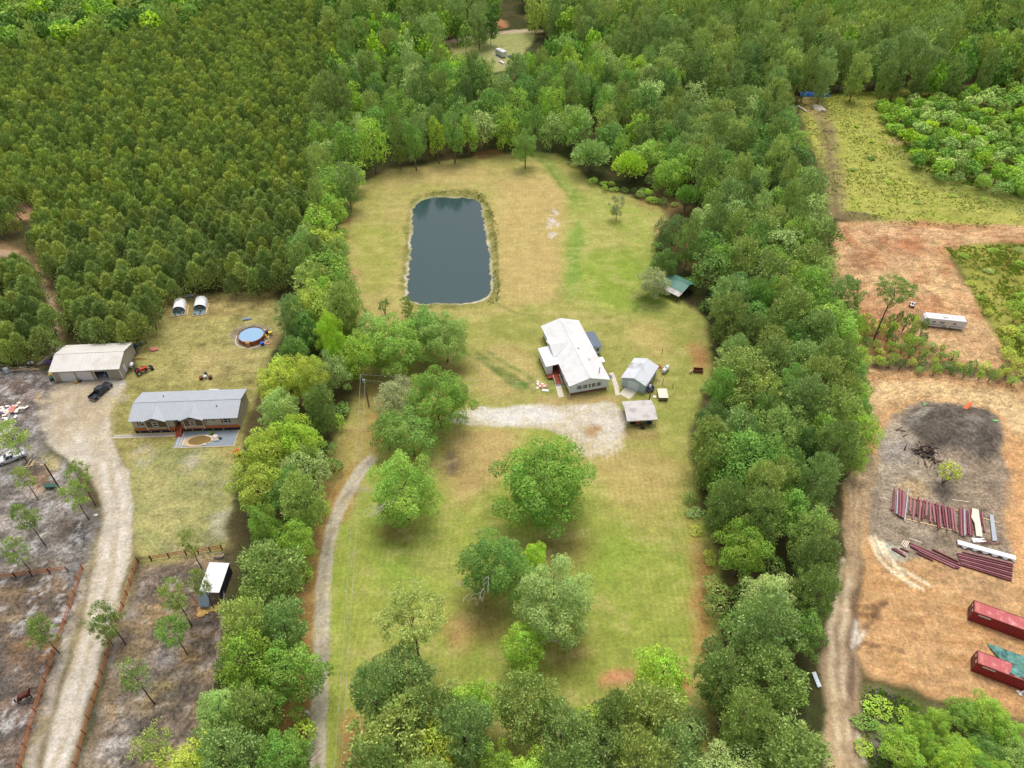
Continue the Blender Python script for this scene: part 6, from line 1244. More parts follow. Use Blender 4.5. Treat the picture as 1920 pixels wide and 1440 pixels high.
def young_pine(seed, nt, bl, w):  # w crown half width
    """plantation pine: one mesh, stem plus upswept needle whorls, unit height"""
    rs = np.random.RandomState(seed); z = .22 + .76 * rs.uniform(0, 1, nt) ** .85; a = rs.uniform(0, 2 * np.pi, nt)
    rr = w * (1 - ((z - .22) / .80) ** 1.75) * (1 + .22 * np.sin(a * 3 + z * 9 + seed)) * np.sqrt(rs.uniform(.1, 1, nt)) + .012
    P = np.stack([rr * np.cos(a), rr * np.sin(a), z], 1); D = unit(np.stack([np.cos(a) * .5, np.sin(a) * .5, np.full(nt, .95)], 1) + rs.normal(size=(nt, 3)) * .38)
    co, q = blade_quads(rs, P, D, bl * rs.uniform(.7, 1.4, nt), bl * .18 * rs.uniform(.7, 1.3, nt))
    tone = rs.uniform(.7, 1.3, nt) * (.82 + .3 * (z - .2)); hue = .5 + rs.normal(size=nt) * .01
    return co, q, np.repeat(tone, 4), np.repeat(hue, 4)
_yk = MB().tube([(0, 0, 0), (0, 0, .55), (0, 0, .93)], [.014, .009, .003], 5)
YSRC = [young_pine(300 + i, 1250, .075, .31 + .03 * (i % 3)) for i in range(6)]
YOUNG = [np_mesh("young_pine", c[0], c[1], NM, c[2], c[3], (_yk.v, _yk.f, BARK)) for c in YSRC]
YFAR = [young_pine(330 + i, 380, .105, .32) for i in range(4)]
BUSH = [np_mesh("bush_leaves", *(c := crown_broad(350 + i, 12, 1500, .085, squash=.8, lobe=(.3, .48), gap=.1, drop=-.2))[:2], FM, *c[2:]) for i in range(4)]
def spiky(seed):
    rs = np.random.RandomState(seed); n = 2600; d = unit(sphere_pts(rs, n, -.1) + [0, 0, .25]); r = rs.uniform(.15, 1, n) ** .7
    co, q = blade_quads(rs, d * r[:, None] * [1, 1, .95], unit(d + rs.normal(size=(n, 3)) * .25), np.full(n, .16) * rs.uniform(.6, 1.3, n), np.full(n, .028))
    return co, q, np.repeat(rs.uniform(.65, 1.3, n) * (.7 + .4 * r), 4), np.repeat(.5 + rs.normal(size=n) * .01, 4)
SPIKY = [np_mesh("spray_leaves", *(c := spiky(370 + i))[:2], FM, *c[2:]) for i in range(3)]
_sk = MB(); _r = random.Random(3)
for _i in range(9):
    _a = _r.uniform(0, 6.28); _sk.tube([(0, 0, 0), (math.cos(_a) * .25, math.sin(_a) * .25, .4), (math.cos(_a) * .5, math.sin(_a) * .5, .8)], [.03, .02, .006], 5, cap=False)
STEMS = k_mesh(_sk, "stems", BARK)

rt = random.Random(77)
PAL = {                                   # leaf base colours (sRGB as photographed)
 'pine': [(112,132,68),(104,126,66),(98,120,64),(120,140,74),(108,134,78)],
 'young': [(104,122,60),(94,114,58),(112,128,62),(82,102,54),(98,118,62)],
 'broad': [(112,150,58),(100,140,56),(122,158,62),(108,146,68),(92,132,58),(120,150,74)],
 'dark': [(84,118,52),(78,110,54),(92,124,56)],
 'bright': [(128,164,52),(136,172,48),(122,158,54)],
 'oak': [(102,140,50)],
 'lime': [(144,180,44),(136,176,40)],
 'pale': [(134,164,92),(126,156,88),(140,166,100)],
 'grey': [(122,142,94),(130,146,104)],
 'yellow': [(150,170,62),(142,164,62)],
}
LEAFK = 2.05
MASSK = {'pine': 1.3, 'young': 1.45}
def leafcol(key, jit=.07):
    c = rt.choice(PAL[key]); j = 1 + rt.uniform(-jit, jit)
    a = A(*c); j *= MASSK.get(key, 1.0); return (a[0] * 1.07 * LEAFK * j * (1 + rt.uniform(-.05, .05)), a[1] * .96 * LEAFK * j, a[2] * .84 * LEAFK * j, 1)

def put(name, me, parent, loc=(0, 0, 0), sc=(1, 1, 1), rz=0.0, col=None, rx=0.0):
    o = bpy.data.objects.new(name, me); COL.objects.link(o); o.parent = parent; o.location = loc; o.scale = sc; o.rotation_euler = (rx, 0, rz)
    if col: o.color = col
    return o
def tree(name, cat, label, group, x, y, h, r, cz, rzv, crown, trunk, col, lean=0.0):
    """x,y foot; h height; r crown radius; cz crown centre height; rzv crown half height"""
    t = thing(name, label, cat, (x, y, zat(x, y)), rt.uniform(0, 6.28), group)
    put('trunk', trunk, t, (0, 0, -.1), (h, h, h * .97))
    put('crown', crown, t, (0, 0, cz), (r * rt.uniform(.93, 1.07), r * rt.uniform(.93, 1.07), rzv), rt.uniform(0, 6.28), col)
    return t

def inpoly(P, x, y):
    c = False; n = len(P); j = n - 1
    for i in range(n):
        if (P[i][1] > y) != (P[j][1] > y) and x < (P[j][0] - P[i][0]) * (y - P[i][1]) / (P[j][1] - P[i][1]) + P[i][0]: c = not c
        j = i
    return c
OCC = {}                                  # occupancy hash of all trunks
def free(x, y, d):
    a, b = int(x // 8), int(y // 8)
    for i in range(a - 1, a + 2):
        for j in range(b - 1, b + 2):
            for (u, v, e) in OCC.get((i, j), ()):
                if (u - x) ** 2 + (v - y) ** 2 < ((d + e) / 2) ** 2: return False
    return True
def occupy(x, y, d): OCC.setdefault((int(x // 8), int(y // 8)), []).append((x, y, d))
def scatter(poly, z, d, tries=30, seed=0, holes=(), inset=0.0):
    """dart throwing in world space inside canopy outline seen at height z"""
    P = [tuple(G(a, b, z)[:2]) for a, b in poly]; H_ = [[tuple(G(a, b, z)[:2]) for a, b in h] for h in holes]
    r = random.Random(seed); x0, x1 = min(p[0] for p in P), max(p[0] for p in P); y0, y1 = min(p[1] for p in P), max(p[1] for p in P)
    out = []; n = int((x1 - x0) * (y1 - y0) / (d * d) * 9.0)
    for _ in range(n):
        x, y = r.uniform(x0, x1), r.uniform(y0, y1)
        if inpoly(P, x, y) and not any(inpoly(h, x, y) for h in H_):
            dd = d * r.uniform(.78, 1.42)
            if inset and float(sdf(np.array([x]), np.array([y]), np.array(P))[0]) < inset * dd / d: continue
            if free(x, y, dd): occupy(x, y, dd); out.append((x, y, dd))
    return out

# ---- single trees and shrubs of the open lots: (kind, crown centre px, crown width px, height m, colour, label)
def w_at(px, py, z):                       # pixels per metre at a point
    g = G(px, py, z); return FPX / (g[1] * _c + (CAM_H - z) * _s)
singles = []
def single(px, py, wpx, h, key, kind, label, cat='tree', name='broadleaf_tree', rz_=None, cz=None, mesh=None):
    cz = cz if cz is not None else h * .56
    s = w_at(px, py, cz); r = wpx / 2 / s; g = G(px, py, cz)
    rv = rz_ if rz_ else max(h - cz, cz * .95)
    src = {'hero': HERO, 'broad': BROADN, 'pine': PINEN, 'open': OPENP, 'bush': BUSH, 'spiky': SPIKY, 'sparse': SPARSE}[kind]
    tr = TRUNKP if kind in ('pine', 'open') else TRUNKS
    me = src[len(singles) % len(src)] if mesh is None else src[mesh]
    if kind in ('bush', 'spiky'):
        t = thing(name, label, cat, (g[0], g[1], zat(g[0], g[1])), rt.uniform(0, 6.28)); put('stem', STEMS, t, (0, 0, 0), (r, r, h * .9)); put('foliage', me, t, (0, 0, cz), (r, r, rv), 0, leafcol(key))
    else: t = tree(name, cat, label, None, g[0], g[1], h, r, cz, rv, me, tr[len(singles) % len(tr)], leafcol(key, .02))
    singles.append(t); occupy(g[0], g[1], r * 1.5); return t
def dead_limbs(t, seed, h, r):
    k = MB(); q = random.Random(seed)
    for _ in range(5):
        a = q.uniform(seed, seed + 1.3); z = h * q.uniform(.45, .9); L = r * q.uniform(.9, 1.25)
        p = [(0, 0, z * .7), (math.cos(a) * L * .5, math.sin(a) * L * .5, z), (math.cos(a + .15) * L, math.sin(a + .15) * L, z + q.uniform(-.5, 1))]
        k.tube(p, [.12, .07, .02], 5, cap=False)
        for _2 in range(4):
            f = q.uniform(.5, .95); b = (math.cos(a) * L * f, math.sin(a) * L * f, z); a2 = a + q.uniform(-1, 1)
            k.tube([b, (b[0] + math.cos(a2) * 1.3, b[1] + math.sin(a2) * 1.3, b[2] + q.uniform(-.2, .8))], [.06, .015], 4, cap=False)
    k.build('dead_limb', PALEBARK, t)
single(1020,905,206,18,'oak','hero','largest broad bright green oak standing south of the gravel pad', name='oak_tree', cz=9, rz_=9.6)
_t = single(928,1062,158,15,'broad','hero','mid green oak touching the pale oak at the middle of the south lawn', name='oak_tree', cz=8); dead_limbs(_t, 5.4, 12, 6.5)
single(1040,1128,166,16,'pale','hero','pale silvery green oak in the middle of the south lawn', name='oak_tree', cz=8.6)
_t = single(985,1212,100,9,'bright','broad','small bright oak with bare grey limbs at the foot of the pale oak', name='oak_tree', cz=5.4); dead_limbs(_t, 3.1, 7, 5)
single(1003,1042,52,9,'lime','broad','lime green treetop wedged between the two lawn oaks', cz=6, rz_=3.2)
_t = single(758,922,150,16,'broad','hero','greyish green oak with dead white limbs beside the drive bend', name='oak_tree', cz=8); dead_limbs(_t, 0.0, 11, 7.4)
single(822,750,130,16,'oak','hero','full dark green oak at the west end of the gravel pad', name='oak_tree', cz=8)
single(772,815,112,12,'broad','broad','dark oak between the drive bend and the gravel pad oak', name='oak_tree', cz=6.4); single(724,806,74,11,'broad','broad','small dark oak on the drive side of the lawn oaks', name='oak_tree', cz=6)
single(745,745,96,9,'grey','broad','faint grey green tree behind the small dark oak', cz=5)
single(836,636,104,13,'broad','hero','rounded green tree with grey limbs south east of the small cedar', cz=7); single(795,618,84,12,'broad','broad','green tree just south of the pond edge', cz=7)
single(738,645,126,14,'broad','hero','wide green tree in front of the small cedar', cz=7.5); single(690,622,74,11,'pale','broad','pale green tree at the field edge south west of the pond', cz=6.5)
single(668,668,84,12,'bright','broad','bright tree just behind the wooden power pole', cz=7); single(624,640,52,15,'lime','broad','lime green treetop in the belt west of the pond field corner', cz=11)
single(720,574,24,5.5,'dark','bush','small dark bluish cedar by the pond', name='cedar_tree', cz=2.8); single(762,576,30,5.5,'pine','open','small open pine at the south west pond corner', 'pine tree', 'pine_tree', cz=3.6)
single(772,1152,140,19,'pine','open','open flat topped pine alone at the south west of the big lawn', 'pine tree', 'pine_tree', cz=14.5, rz_=4)
single(985,276,50,14,'broad','broad','single upright green tree at the north edge of the pond field', cz=7.6)
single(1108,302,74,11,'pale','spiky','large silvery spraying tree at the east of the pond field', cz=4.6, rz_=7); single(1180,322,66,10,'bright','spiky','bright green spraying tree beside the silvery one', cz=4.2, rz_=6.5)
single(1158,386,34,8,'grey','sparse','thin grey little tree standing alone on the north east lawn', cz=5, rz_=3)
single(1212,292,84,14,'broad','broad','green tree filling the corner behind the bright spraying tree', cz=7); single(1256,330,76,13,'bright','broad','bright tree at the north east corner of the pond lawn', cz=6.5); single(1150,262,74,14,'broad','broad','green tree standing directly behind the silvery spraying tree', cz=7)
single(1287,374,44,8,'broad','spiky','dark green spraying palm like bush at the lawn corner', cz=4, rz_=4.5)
single(1228,532,70,9,'grey','broad','grey green willow in front of the green roofed shed', cz=4.6); single(1245,492,58,10,'dark','broad','dark tree directly behind the grey green willow', cz=6)
single(1262,440,80,12,'dark','broad','dark leafy tree leaning over the lawn north of the shed', cz=7)
single(1780,886,48,6,'yellow','bush','yellow green round sapling in the soil yard', cz=3.6, rz_=2.9)
single(1232,462,26,3,'broad','bush','low brushy clump at the lawn edge', 'bush', 'bush', cz=1.2)
single(1150,100,110,14,'bright','broad','bright tree group top near the far camper', cz=8) if False else None
# leaning open pine before the east camper, with saplings
_g = G(1637,640); tree('pine_tree','pine tree','tall open pine with a long bare trunk west of the east camper',None,_g[0],_g[1],19,4.8,15.5,3.4,OPENP[0],TRUNKP[0],leafcol('pine'))
occupy(_g[0],_g[1],3)
# thin pines of the burnt west lots: foot px, crown centre px, crown width px
thin = [((71,936),(46,893),52,'thin pine nearest the white pickup in the ash lot'),((179,947),(150,892),48,'thin pine close to the sand driveway north of the fences'),((167,975),(140,925),44,'thin pine leaning over the ash lot by the driveway pines'),
 ((86,1024),(60,966),56,'thin pine in the middle of the ash lot'),((59,1072),(32,1030),50,'thin pine just behind the west paddock fence'),((379,1067),(353,1016),40,'small dark pine at the north fence by the white roofed shelter'),
 ((360,1174),(336,1112),56,'thin pine west of the white roofed shelter'),((402,1142),(376,1088),36,'spindly pine standing against the white roofed shelter'),((352,1228),(326,1178),72,'rounded light green pine in the east paddock'),
 ((236,1209),(206,1155),62,'thin pine overhanging the sand driveway'),((212,1210),(184,1180),56,'second thin pine beside the one overhanging the driveway'),((112,1225),(82,1180),64,'thin pine on the fence of the west paddock'),
 ((290,1320),(246,1264),60,'thin pine with a long bare trunk in the south of the east paddock'),((328,1450),(300,1400),76,'thin pine at the southernmost part of the east paddock'),((52,868),(28,818),66,'thin pine shading the white pickup')]
for i, (f, c, w, lab) in enumerate(thin):
    g = G(*f); cz = 8.2; h = 10
    best = min((k / 10 for k in range(40, 150)), key=lambda z: abs(PX(g[0], g[1], z)[1] - c[1])); cz = best; h = cz + 2.0
    r = w / 2 / w_at(c[0], c[1], cz)
    cc = leafcol('broad' if i == 8 else 'pine'); tree('thin_pine','pine tree',lab,None,g[0],g[1],h,r * (.9 + .25 * ((i * 7) % 5) / 4),cz - .5,2.7 + .5 * ((i * 3) % 4) / 3,(SPARSE if i != 8 else OPENP)[i % (4 if i != 8 else 2)],TRUNKT[i % 3],cc); occupy(g[0],g[1],2)

# ---- masses: canopy outlines in the photograph -> stands of individual trees
STANDS = []
def stand(sid, poly, z, d, mix, hr, label, group, near=False, holes=(), rk=.74, inset=0.0):
    """mix: list of (weight, kind, palette)"""
    pts = scatter(poly, z, d, seed=sid, holes=holes, inset=inset); r = random.Random(sid * 7 + 1); tot = sum(m[0] for m in mix)
    for (x, y, dd) in pts:
        u = r.uniform(0, tot); k = 0
        while u > mix[k][0]: u -= mix[k][0]; k += 1
        STANDS.append(dict(x=x, y=y, d=dd, h=r.uniform(*hr), kind=mix[k][1], pal=mix[k][2], label=label, group=group, near=near, r=dd * rk))
BELT_W = [(600,300),(660,312),(664,350),(632,395),(640,450),(650,520),(668,570),(655,620),(668,660),(640,700),(632,760),(618,820),(606,880),(598,950),(575,1010),(560,1080),(560,1130),(580,1190),(575,1260),(570,1340),(565,1440),(560,1520),(300,1520),(335,1440),(362,1395),(388,1330),(415,1270),(438,1210),(442,1150),(440,1080),(440,1000),(455,930),(468,850),(480,780),(495,700),(530,640),(548,560),(548,470),(568,400),(575,330)]
BELT_E = [(1130,262),(1250,320),(1296,352),(1330,400),(1290,430),(1268,460),(1300,500),(1330,540),(1350,600),(1352,650),(1338,720),(1318,780),(1300,850),(1305,910),(1335,970),(1352,1050),(1350,1150),(1360,1230),(1300,1250),(1290,1300),(1300,1520),(1540,1520),(1535,1440),(1510,1330),(1515,1240),(1550,1150),(1575,1080),(1565,1020),(1545,930),(1585,860),(1600,790),(1595,720),(1580,640),(1595,560),(1560,500),(1545,420),(1530,350),(1500,270),(1470,190),(1380,180),(1250,200)]
CLUMP = [(690,1215),(760,1230),(815,1235),(870,1280),(940,1285),(1000,1290),(1060,1290),(1110,1300),(1180,1300),(1195,1225),(1230,1200),(1295,1235),(1300,1520),(650,1520),(680,1400),(665,1300)]
BACK = [(600,120),(660,60),(700,40),(830,50),(842,110),(905,124),(932,148),(962,148),(1003,92),(1100,70),(1200,110),(1300,160),(1250,200),(1130,262),(1110,262),(1060,250),(1010,240),(930,245),(880,262),(760,280),(660,290),(600,290),(570,320),(580,220)]
FARE = [(985,30),(965,-60),(1330,-60),(2050,-60),(2050,130),(1760,150),(1640,158),(1560,158),(1500,150),(1470,190),(1380,180),(1300,160),(1200,105),(1100,70)]
FARN = [(600,-60),(930,-60),(930,10),(920,50),(860,62),(700,40),(650,55),(600,50)]
FARW = [(-150,-50),(400,-60),(400,0),(340,35),(130,65),(-150,90)]
YP_A = [(-60,105),(130,75),(340,42),(400,10),(470,-60),(600,-60),(650,60),(600,130),(590,220),(580,330),(560,400),(540,470),(530,520),(400,528),(300,538),(278,590),(252,624),(152,628),(132,600),(113,545),(89,490),(50,440),(82,395),(60,365),(-60,350)]
YP_B = [(-80,468),(50,502),(80,562),(99,610),(80,650),(40,660),(-80,670)]; YP_C = [(-80,375),(20,380),(36,400),(20,415),(-80,440)]
SCRUB = [(1640,205),(1700,172),(1780,165),(1930,140),(1990,140),(1990,370),(1920,370),(1830,350),(1760,335),(1700,300),(1690,260)]
SE = [(1700,1345),(1760,1325),(1830,1328),(1920,1350),(2020,1400),(2050,1520),(1690,1520),(1680,1440)]
EEDGE = [(1880,640),(1900,560),(1990,480),(2040,480),(2040,700),(1900,700)]
B, P_ = 'broad', 'pine'
stand(2, BELT_W, 8.5, 5.0, [(3.2,B,'broad'),(1.8,B,'bright'),(3.2,P_,'pine'),(.6,B,'yellow'),(.8,B,'pale')], (12,16), 'tree in the tall mixed belt between the west lot and the gravel drive', 'trees of the belt west of the gravel drive', True, rk=.86, inset=1.6)
stand(3, BELT_E, 8.5, 5.3, [(2.6,B,'broad'),(4,P_,'pine'),(.9,B,'bright'),(1,B,'dark'),(.8,B,'pale')], (12,17), 'tree in the wide mixed belt east of the white house lawn', 'trees of the belt east of the lawn', True, rk=.86, inset=1.8)
stand(4, CLUMP, 9, 4.4, [(6.0,P_,'pine'),(1.8,B,'bright'),(.8,B,'lime'),(.4,B,'yellow')], (11,17), 'tree in the pine clump closing the south end of the big lawn', 'trees of the southern pine clump', True, rk=1.0, inset=2.0)
stand(5, BACK, 10, 6.2, [(5,B,'broad'),(1.6,B,'bright'),(2.6,P_,'pine'),(1.6,B,'dark'),(.5,B,'lime'),(1,B,'pale')], (13,21), 'tree in the leafy woods behind the pond', 'trees of the woods behind the pond', inset=2.4)
stand(6, FARE, 10, 6.4, [(8,P_,'pine'),(1.5,B,'dark'),(1,B,'broad')], (15,20), 'tall dark pine or oak in the far woods north east of the lawn', 'trees of the far north east woods', inset=3.0)
stand(7, FARN, 10, 7, [(5,P_,'pine'),(4,B,'dark'),(2,B,'broad')], (15,20), 'dark tree in the far woods west of the far dirt road', 'trees of the far north woods')
stand(8, FARW, 9, 7.5, [(3,B,'dark'),(4,B,'broad'),(2,B,'bright'),(2,P_,'pine')], (11,16), 'leafy tree in the far wood beyond the young pines', 'trees of the wood beyond the young pines')
stand(9, SE, 4, 2.7, [(3,B,'bright'),(3,B,'broad'),(1,B,'dark')], (4.5,7.5), 'leafy tree south of the clay yard containers', 'trees south of the clay yard', True, rk=.95)
stand(14, [(1560,590),(1600,560),(1610,640),(1620,800),(1600,860),(1585,700)], 6, 4.5, [(3,B,'bright'),(2,B,'broad')], (8,11), 'small leafy tree on the yard side of the east belt', 'small trees edging the clay yard', True)
for pl, sid in ((YP_A, 20), (YP_B, 21), (YP_C, 22)):
    stand(sid, pl, 5.5, 2.75, [(1,'young','young')], (6.4,10.2), 'young plantation pine in the dense stand north west of the metal garage', 'young pines of the plantation')
def bushes(sid, poly, z, d, pals, hr, label, group, rk=.62, nm='bush'):
    for (x, y, dd) in scatter(poly, z, d, seed=sid):
        r = random.Random(int(x * 31 + y * 17)); STANDS.append(dict(x=x, y=y, d=dd, h=r.uniform(*hr), kind='bush', pal=r.choice(pals), label=label, group=group, near=False, r=dd * rk))
bushes(30, SCRUB, 1.5, 4.4, ['broad','pale','bright','broad','broad'], (3.8,7.2), 'shrubby young tree in the overgrown thicket right of the green meadow', 'shrubs of the east thicket', rk=.66)
bushes(31, [(1600,650),(1620,600),(1680,640),(1760,650),(1800,680),(1930,700),(1990,740),(1930,722),(1780,706),(1640,686)], .8, 2.0, ['broad','bright','yellow','dark'], (2.0,4.6), 'bush on the bank between the mulch clearing and the clay yard', 'bushes on the clay yard bank')
bushes(32, EEDGE, 1.5, 3.2, ['yellow','bright','yellow'], (2.5,4.5), 'yellow green bush right of the east camper', 'bushes right of the east camper')
bushes(33, [(1780,470),(1990,465),(1990,600),(1860,600)], .5, 6.5, ['bright','pale','yellow'], (1,2.4), 'scattered bush in the rough grass right of the mulch clearing', 'bushes in the rough grass', rk=.22)
bushes(34, [(1700,250),(1760,340),(1900,380),(1700,400),(1600,330),(1590,230)], .3, 13, ['dark','bright','broad'], (.7,1.8), 'low bush dotted in the green meadow', 'bushes of the meadow', rk=.09)
bushes(35, [(1610,1290),(1650,1300),(1700,1330),(1700,1360),(1640,1440),(1612,1400)], .4, 2.6, ['broad','dark','bright'], (.6,1.6), 'low weed bush at the south corner of the clay yard', 'weed bushes at the clay yard corner')
bushes(36, [(1290,960),(1310,960),(1345,1050),(1345,1080),(1320,1060)], .4, 2.2, ['dark','pine','yellow'], (.6,1.6), 'low scrub bush along the foot of the east belt', 'scrub at the foot of the east belt')
bushes(37, [(1060,275),(1090,290),(1100,330),(1075,330)], .4, 2.6, ['dark','pine'], (1,2), 'low dark scrub beside the silvery spraying tree', 'scrub beside the spraying trees')
bushes(38, [(345,1500),(362,1420),(400,1310),(425,1220),(450,1160),(450,1260),(420,1400),(400,1500)], 1.5, 3.2, ['dark','pine','broad'], (2.5,5), 'scrubby bush on the paddock side of the west belt', 'scrub on the paddock side of the belt')
bushes(39, [(1620,590),(1650,600),(1700,600),(1740,612),(1730,640),(1650,650)], 2, 2.1, ['broad','bright','dark'], (3.5,7.5), 'slender sapling in front of the east camper', 'saplings before the east camper', rk=.5)

bushes(40, BELT_W, 8.5, 3.4, ['dark','broad','bright'], (2.5,5.5), 'understory bush under the mixed belt west of the gravel drive', 'understory of the west belt', rk=.62)
bushes(41, BELT_E, 8.5, 4.0, ['dark','broad','pine'], (2.5,5.5), 'understory bush under the wide belt east of the lawn', 'understory of the east belt', rk=.62)
bushes(42, CLUMP, 9, 3.8, ['dark','bright','pine'], (2,4.5), 'understory bush under the southern pine clump', 'understory of the southern clump', rk=.62)
bushes(43, [(1090,335),(1180,345),(1250,345),(1305,380),(1300,402),(1250,385),(1190,366),(1110,352)], .5, 2.6, ['dark','broad','bright'], (1.2,3.2), 'low bush under the trees at the lawn corner by the spraying trees', 'bushes at the north east lawn corner')
LMK = [(n, G(x, y)) for n, x, y in (('pool',473,634),('mobile home',350,770),('hoop greenhouses',345,575),('metal garage',160,680),('white roofed shelter',395,1090),('drive bend',690,870),('pond',840,470),('white house',1080,660),('pale blue shed',1200,700),('green roofed shed',1262,540),('carport',1200,780),
 ('east camper',1767,605),('long blue tarp',1525,178),('mulch clearing',1640,450),('beam row',1760,970),('red containers',1870,1180),('largest oak',1020,960),('pale oak',1040,1180),('utility pole',692,763),('far camper',940,105),('soil heap',1800,810),('pink sandy spot',50,400),('orange bare patch',1160,1265),('spraying trees',1110,330),
 ('brush pile',1612,406),('flat topped pine',775,1220),('sand driveway foot',110,1420),('east track foot',1590,1400),('orange tank',446,853),('horse',50,1312),('half hidden white car',750,186),('dead pale tree',968,248),('thin lawn tree',1158,390),('rusty rack',1308,697),('garden pond',395,823),('young pine trail',98,570),('far dirt road',930,50))]
def near_lm(x, y): return min(LMK, key=lambda l: (l[1][0] - x) ** 2 + (l[1][1] - y) ** 2)[0]
STANDS.sort(key=lambda s: s['x'] ** 2 + s['y'] ** 2)
cnt = {}; rest = {}
NAMES = {'pine': ('pine_tree', 'pine tree'), 'broad': ('broadleaf_tree', 'broadleaf tree'), 'young': ('young_pine', 'young pine'), 'bush': ('bush', 'bush')}
CN = {'lime': 'lime green', 'bright': 'bright green', 'broad': 'mid green', 'dark': 'dark green', 'pale': 'pale green', 'yellow': 'yellow green', 'pine': 'olive green', 'grey': 'grey green'}
shown = {}
SH = (('in the tall mixed belt between the west lot and the gravel drive','in the left belt'),('in the wide mixed belt east of the white house lawn','in the wide right belt'),('tall dark pine or oak in the far woods north east of the lawn','tree in the far right woods'),('dark tree in the far woods west of the far dirt road','tree in the far north woods'),('in the pine clump closing the south end of the big lawn','in the southern pine clump'),('understory bush under the mixed belt west of the gravel drive','bush under the left belt'),('understory bush under the wide belt east of the lawn','bush under the right belt'),('shrubby young tree in the overgrown thicket right of the green meadow','shrub in the overgrown thicket'),('bush on the bank between the mulch clearing and the clay yard','bush on the clay yard bank'),('scattered bush in the rough grass right of the mulch clearing','bush in the rough grass'))
def re_short(s):
    for a, b in SH: s = s.replace(a, b)
    return s
for s in STANDS:
    k = s['kind']; px, py = PX(s['x'], s['y'], s['h'] * .6); marg = 130
    if px < -marg or px > 1920 + marg or py > 1440 + 260 or py < -90: continue
    cnt[k] = cnt.get(k, 0) + 1
    if cnt[k] > 285: rest.setdefault(k, []).append(s); continue
    nm, cat = NAMES[k]; c = leafcol(s['pal'], .1); x, y, h = s['x'], s['y'], s['h']; near = s['y'] < 150
    if k == 'young':
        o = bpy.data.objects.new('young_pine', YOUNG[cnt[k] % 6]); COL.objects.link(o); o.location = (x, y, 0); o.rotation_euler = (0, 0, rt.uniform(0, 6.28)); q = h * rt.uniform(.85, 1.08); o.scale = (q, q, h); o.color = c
        lb = ('tall ' if h > 8.8 else 'low ' if h < 7.7 else 'middling ') + 'young plantation pine' + (' in the front rows' if y < 185 else ' deep in stand') + ', nearest the ' + near_lm(x, y); tag(o, lb, cat, 'young pines: ' + lb); continue
    lab = s['label'].split(' ', 1); lab = ('tall ' if h > 17.6 else '') + ('broad ' if s['d'] > 6.6 else 'slim ' if s['d'] < 4.6 else '') + CN[s['pal']] + ' ' + re_short(s['label']) + ', nearest the ' + near_lm(x, y); lab = lab if len(lab.split()) <= 16 else ' '.join(lab.replace(' the ', ' ', 1).split()[-16:]); grp = lab
    if k == 'bush':
        t = thing('bush', lab, 'bush', (x, y, zat(x, y)), rt.uniform(0, 6.28), grp)
        if near: put('stem', STEMS, t, (0, 0, 0), (s['r'], s['r'], h * .8))
        put('foliage', BUSH[cnt[k] % 4], t, (0, 0, h * .42), (s['r'] * rt.uniform(.8, 1.25), s['r'] * rt.uniform(.8, 1.25), h * .58), 0, c)
    elif k == 'pine':
        r_ = s['r'] * rt.uniform(.85, 1.05); src = PINEN if near else PINEC
        tree(nm, cat, lab, grp, x, y, h, r_, h * .62, h * .42, src[cnt[k] % len(src)], TRUNKP[cnt[k] % 3], c)
    else:
        r_ = s['r'] * rt.uniform(.9, 1.2); src = BROADN if near else BROAD
        tree(nm, cat, lab, grp, x, y, h, r_, h * .54, h * .50, src[cnt[k] % len(src)], TRUNKS[cnt[k] % 4], c)
print('trees in view', cnt)
# the remainder of each kind reads as one mass
BL = [crown_broad(500 + i, 16, 1100, .11) for i in range(3)]; PL = [crown_pine(520 + i, 60, 14, .2, 1.0, .6, tuft=.2) for i in range(3)]
def foliage_mass_mat(name, base):
    m, n, l, b = nmat(name); b.inputs['Roughness'].default_value = .7; b.inputs['Specular IOR Level'].default_value = .15
    at = n.new('ShaderNodeVertexColor'); at.layer_name = 'tint'; l.new(at.outputs['Color'], b.inputs['Base Color'])
    tr = n.new('ShaderNodeBsdfTranslucent'); l.new(at.outputs['Color'], tr.inputs['Color']); mx = n.new('ShaderNodeMixShader'); mx.inputs[0].default_value = .2
    l.new(b.outputs[0], mx.inputs[1]); l.new(tr.outputs[0], mx.inputs[2]); l.new(mx.outputs[0], n['Material Output'].inputs['Surface']); return m
FMM = foliage_mass_mat('massed_foliage', None)
def mass(name, label, lst, kind):
    cos, cols, n = [], [], 0
    for i, s in enumerate(lst):
        src = {'young': YFAR, 'broad': BL, 'pine': PL, 'bush': BL}[kind]; co, q, tn, hu = src[i % len(src)]
        a = rt.uniform(0, 6.28); ca, sa = math.cos(a), math.sin(a); h = s['h']; c = np.array(leafcol(s['pal'], .1)[:3])
        X = co[:, 0] * ca - co[:, 1] * sa; Y = co[:, 0] * sa + co[:, 1] * ca; Z = co[:, 2]
        if kind == 'young': g = h * .95; V = np.stack([X * g, Y * g, Z * h], 1)
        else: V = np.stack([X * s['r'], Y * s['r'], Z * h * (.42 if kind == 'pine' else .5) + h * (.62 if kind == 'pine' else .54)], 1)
        cos.append(V + [s['x'], s['y'], 0]); cols.append(tn[:, None] * c)
    if not cos: return
    co = np.vstack(cos); q = np.arange(len(co)).reshape(-1, 4); cl = np.vstack(cols)
    k = MB()
    for s in lst: k.tube([(s['x'], s['y'], 0), (s['x'], s['y'], s['h'] * .8)], [.16 if kind != 'young' else .1, .05], 4, cap=False)
    me = np_mesh(name, co, q, FMM, None, None, (k.v, k.f, BARK))
    at = me.color_attributes.new('tint', 'FLOAT_COLOR', 'POINT'); full = np.ones((len(me.vertices), 4), np.float32); full[:len(cl), :3] = cl; full[len(cl):, :3] = .12
    at.data.foreach_set('color', full.ravel()); o = bpy.data.objects.new(name, me); COL.objects.link(o); tag(o, label, None, None, 'stuff')
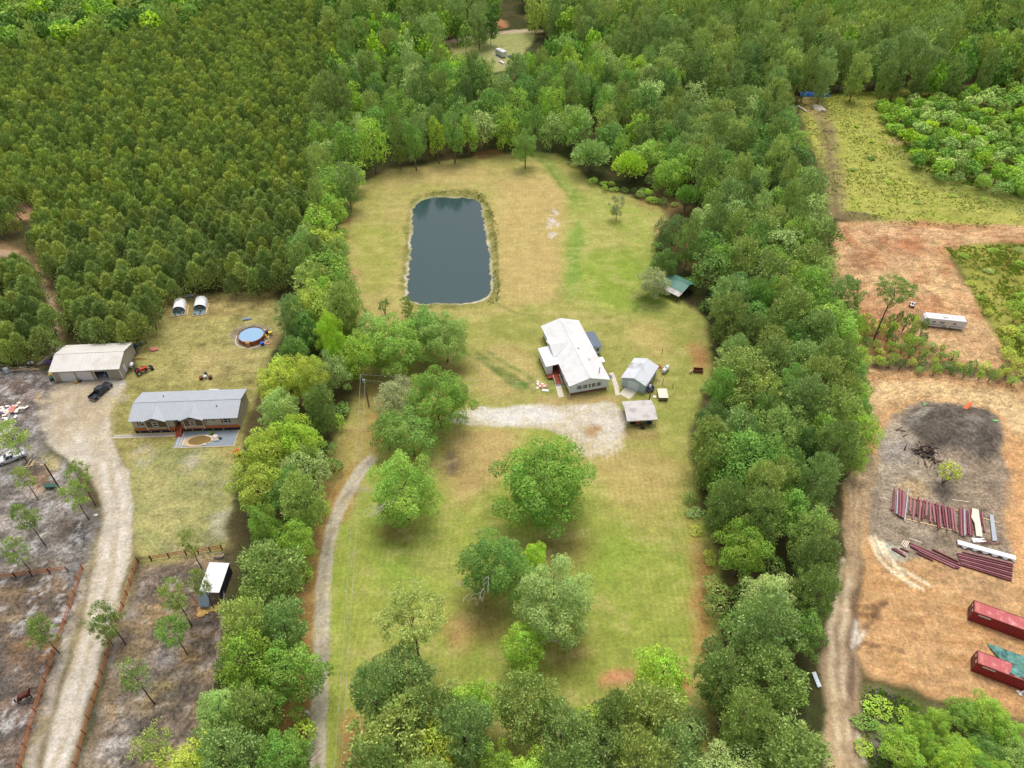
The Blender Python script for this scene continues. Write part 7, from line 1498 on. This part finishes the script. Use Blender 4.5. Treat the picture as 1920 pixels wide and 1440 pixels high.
for k, lst in rest.items():
    nm, lb = {'young': ('young_pine_plantation', 'dense far part of the young pine plantation reading as one mass'), 'broad': ('leafy_woods', 'far leafy woods reading as one mass'),
              'pine': ('pine_woods', 'far dark pine woods reading as one mass'), 'bush': ('shrub_thicket', 'far shrubs of the thicket reading as one mass')}[k]
    mass(nm, lb, lst, k)

# bare pale snags
for i, (bx, by, h_, lab) in enumerate(((968,248,13,'bare pale dead tree in the woods behind the pond'),(1005,262,10,'bare grey half dead tree beside the dead one behind the pond'),(1436,195,9,'bare pale dead tree at the edge of the far north east woods'),(655,205,9,'bare grey dead tree at the edge of the woods')) ):
    g = G(bx, by); t = thing('dead_tree', lab, 'dead tree', (g[0], g[1], 0)); put('trunk', TRUNKPALE[i % 2], t, (0, 0, 0), (h_, h_, h_))

# weeds and tufts nobody could count
def tufts(name, label, poly, n, size, pals, seed, world=None):
    rs = np.random.RandomState(seed); P = np.array([G(a, b)[:2] for a, b in poly]); pts = []
    lo, hi = P.min(0), P.max(0)
    while len(pts) < n:
        c = rs.uniform(lo, hi, (n, 2)); w = fbm(c[:, 0], c[:, 1], 7, seed) > rs.uniform(.3, .75, n)
        pts += [tuple(p) for p, k in zip(c, w) if k and inpoly(P, *p)]
    pts = np.array(pts[:n]); per = 7; n2 = n * per; bi = np.repeat(np.arange(n), per)
    z0 = np.array([zat(*p) for p in pts])[bi]; off = rs.normal(size=(n2, 2)) * size * .4
    Pp = np.stack([pts[bi, 0] + off[:, 0], pts[bi, 1] + off[:, 1], z0], 1); D = unit(rs.normal(size=(n2, 3)) * .5 + [0, 0, .8])
    co, q = blade_quads(rs, Pp, D, size * rs.uniform(.5, 1.3, n2), size * .35 * rs.uniform(.7, 1.2, n2))
    me = np_mesh(name, co, q, FMM); at = me.color_attributes.new('tint', 'FLOAT_COLOR', 'POINT')
    pc = np.array([A(*PAL[p][0]) if isinstance(p, str) else A(*p) for p in pals]); cl = pc[rs.randint(0, len(pals), n)][bi] * rs.uniform(.75, 1.25, (n2, 1)) * 1.1
    full = np.ones((len(co), 4), np.float32); full[:, :3] = np.repeat(cl, 4, 0); at.data.foreach_set('color', full.ravel())
    o = bpy.data.objects.new(name, me); COL.objects.link(o); tag(o, label, None, None, 'stuff')
tufts('meadow_weeds', 'rough weeds over the east meadow', MEAD, 3600, .34, ['bright', 'yellow', (176,166,90), 'bright'], 61)
tufts('thicket_undergrowth', 'weeds between the shrubs of the east thicket', SCRUB, 3200, .8, ['broad', 'bright', (150,140,84)], 62)
tufts('pond_bank_reeds', 'tufts of reeds on the pond bank', [(752,565),(758,480),(766,378),(800,356),(905,354),(934,420),(938,560),(910,580),(912,565),(926,540),(910,380),(860,362),(790,364),(766,400),(758,560)], 260, .26, ['dark', (130,120,66), 'bright'], 63)
tufts('rough_grass', 'rough grass right of the mulch clearing', [(1770,462),(1990,458),(1990,690),(1900,670),(1850,600),(1800,500)], 2200, .5, ['bright', 'yellow', (170,160,84)], 64)
tufts('corner_weeds', 'weeds at the south corner of the clay yard', [(1606,1285),(1650,1292),(1720,1320),(1700,1440),(1630,1440),(1612,1350)], 900, .35, ['broad', 'bright', (160,150,140)], 66)
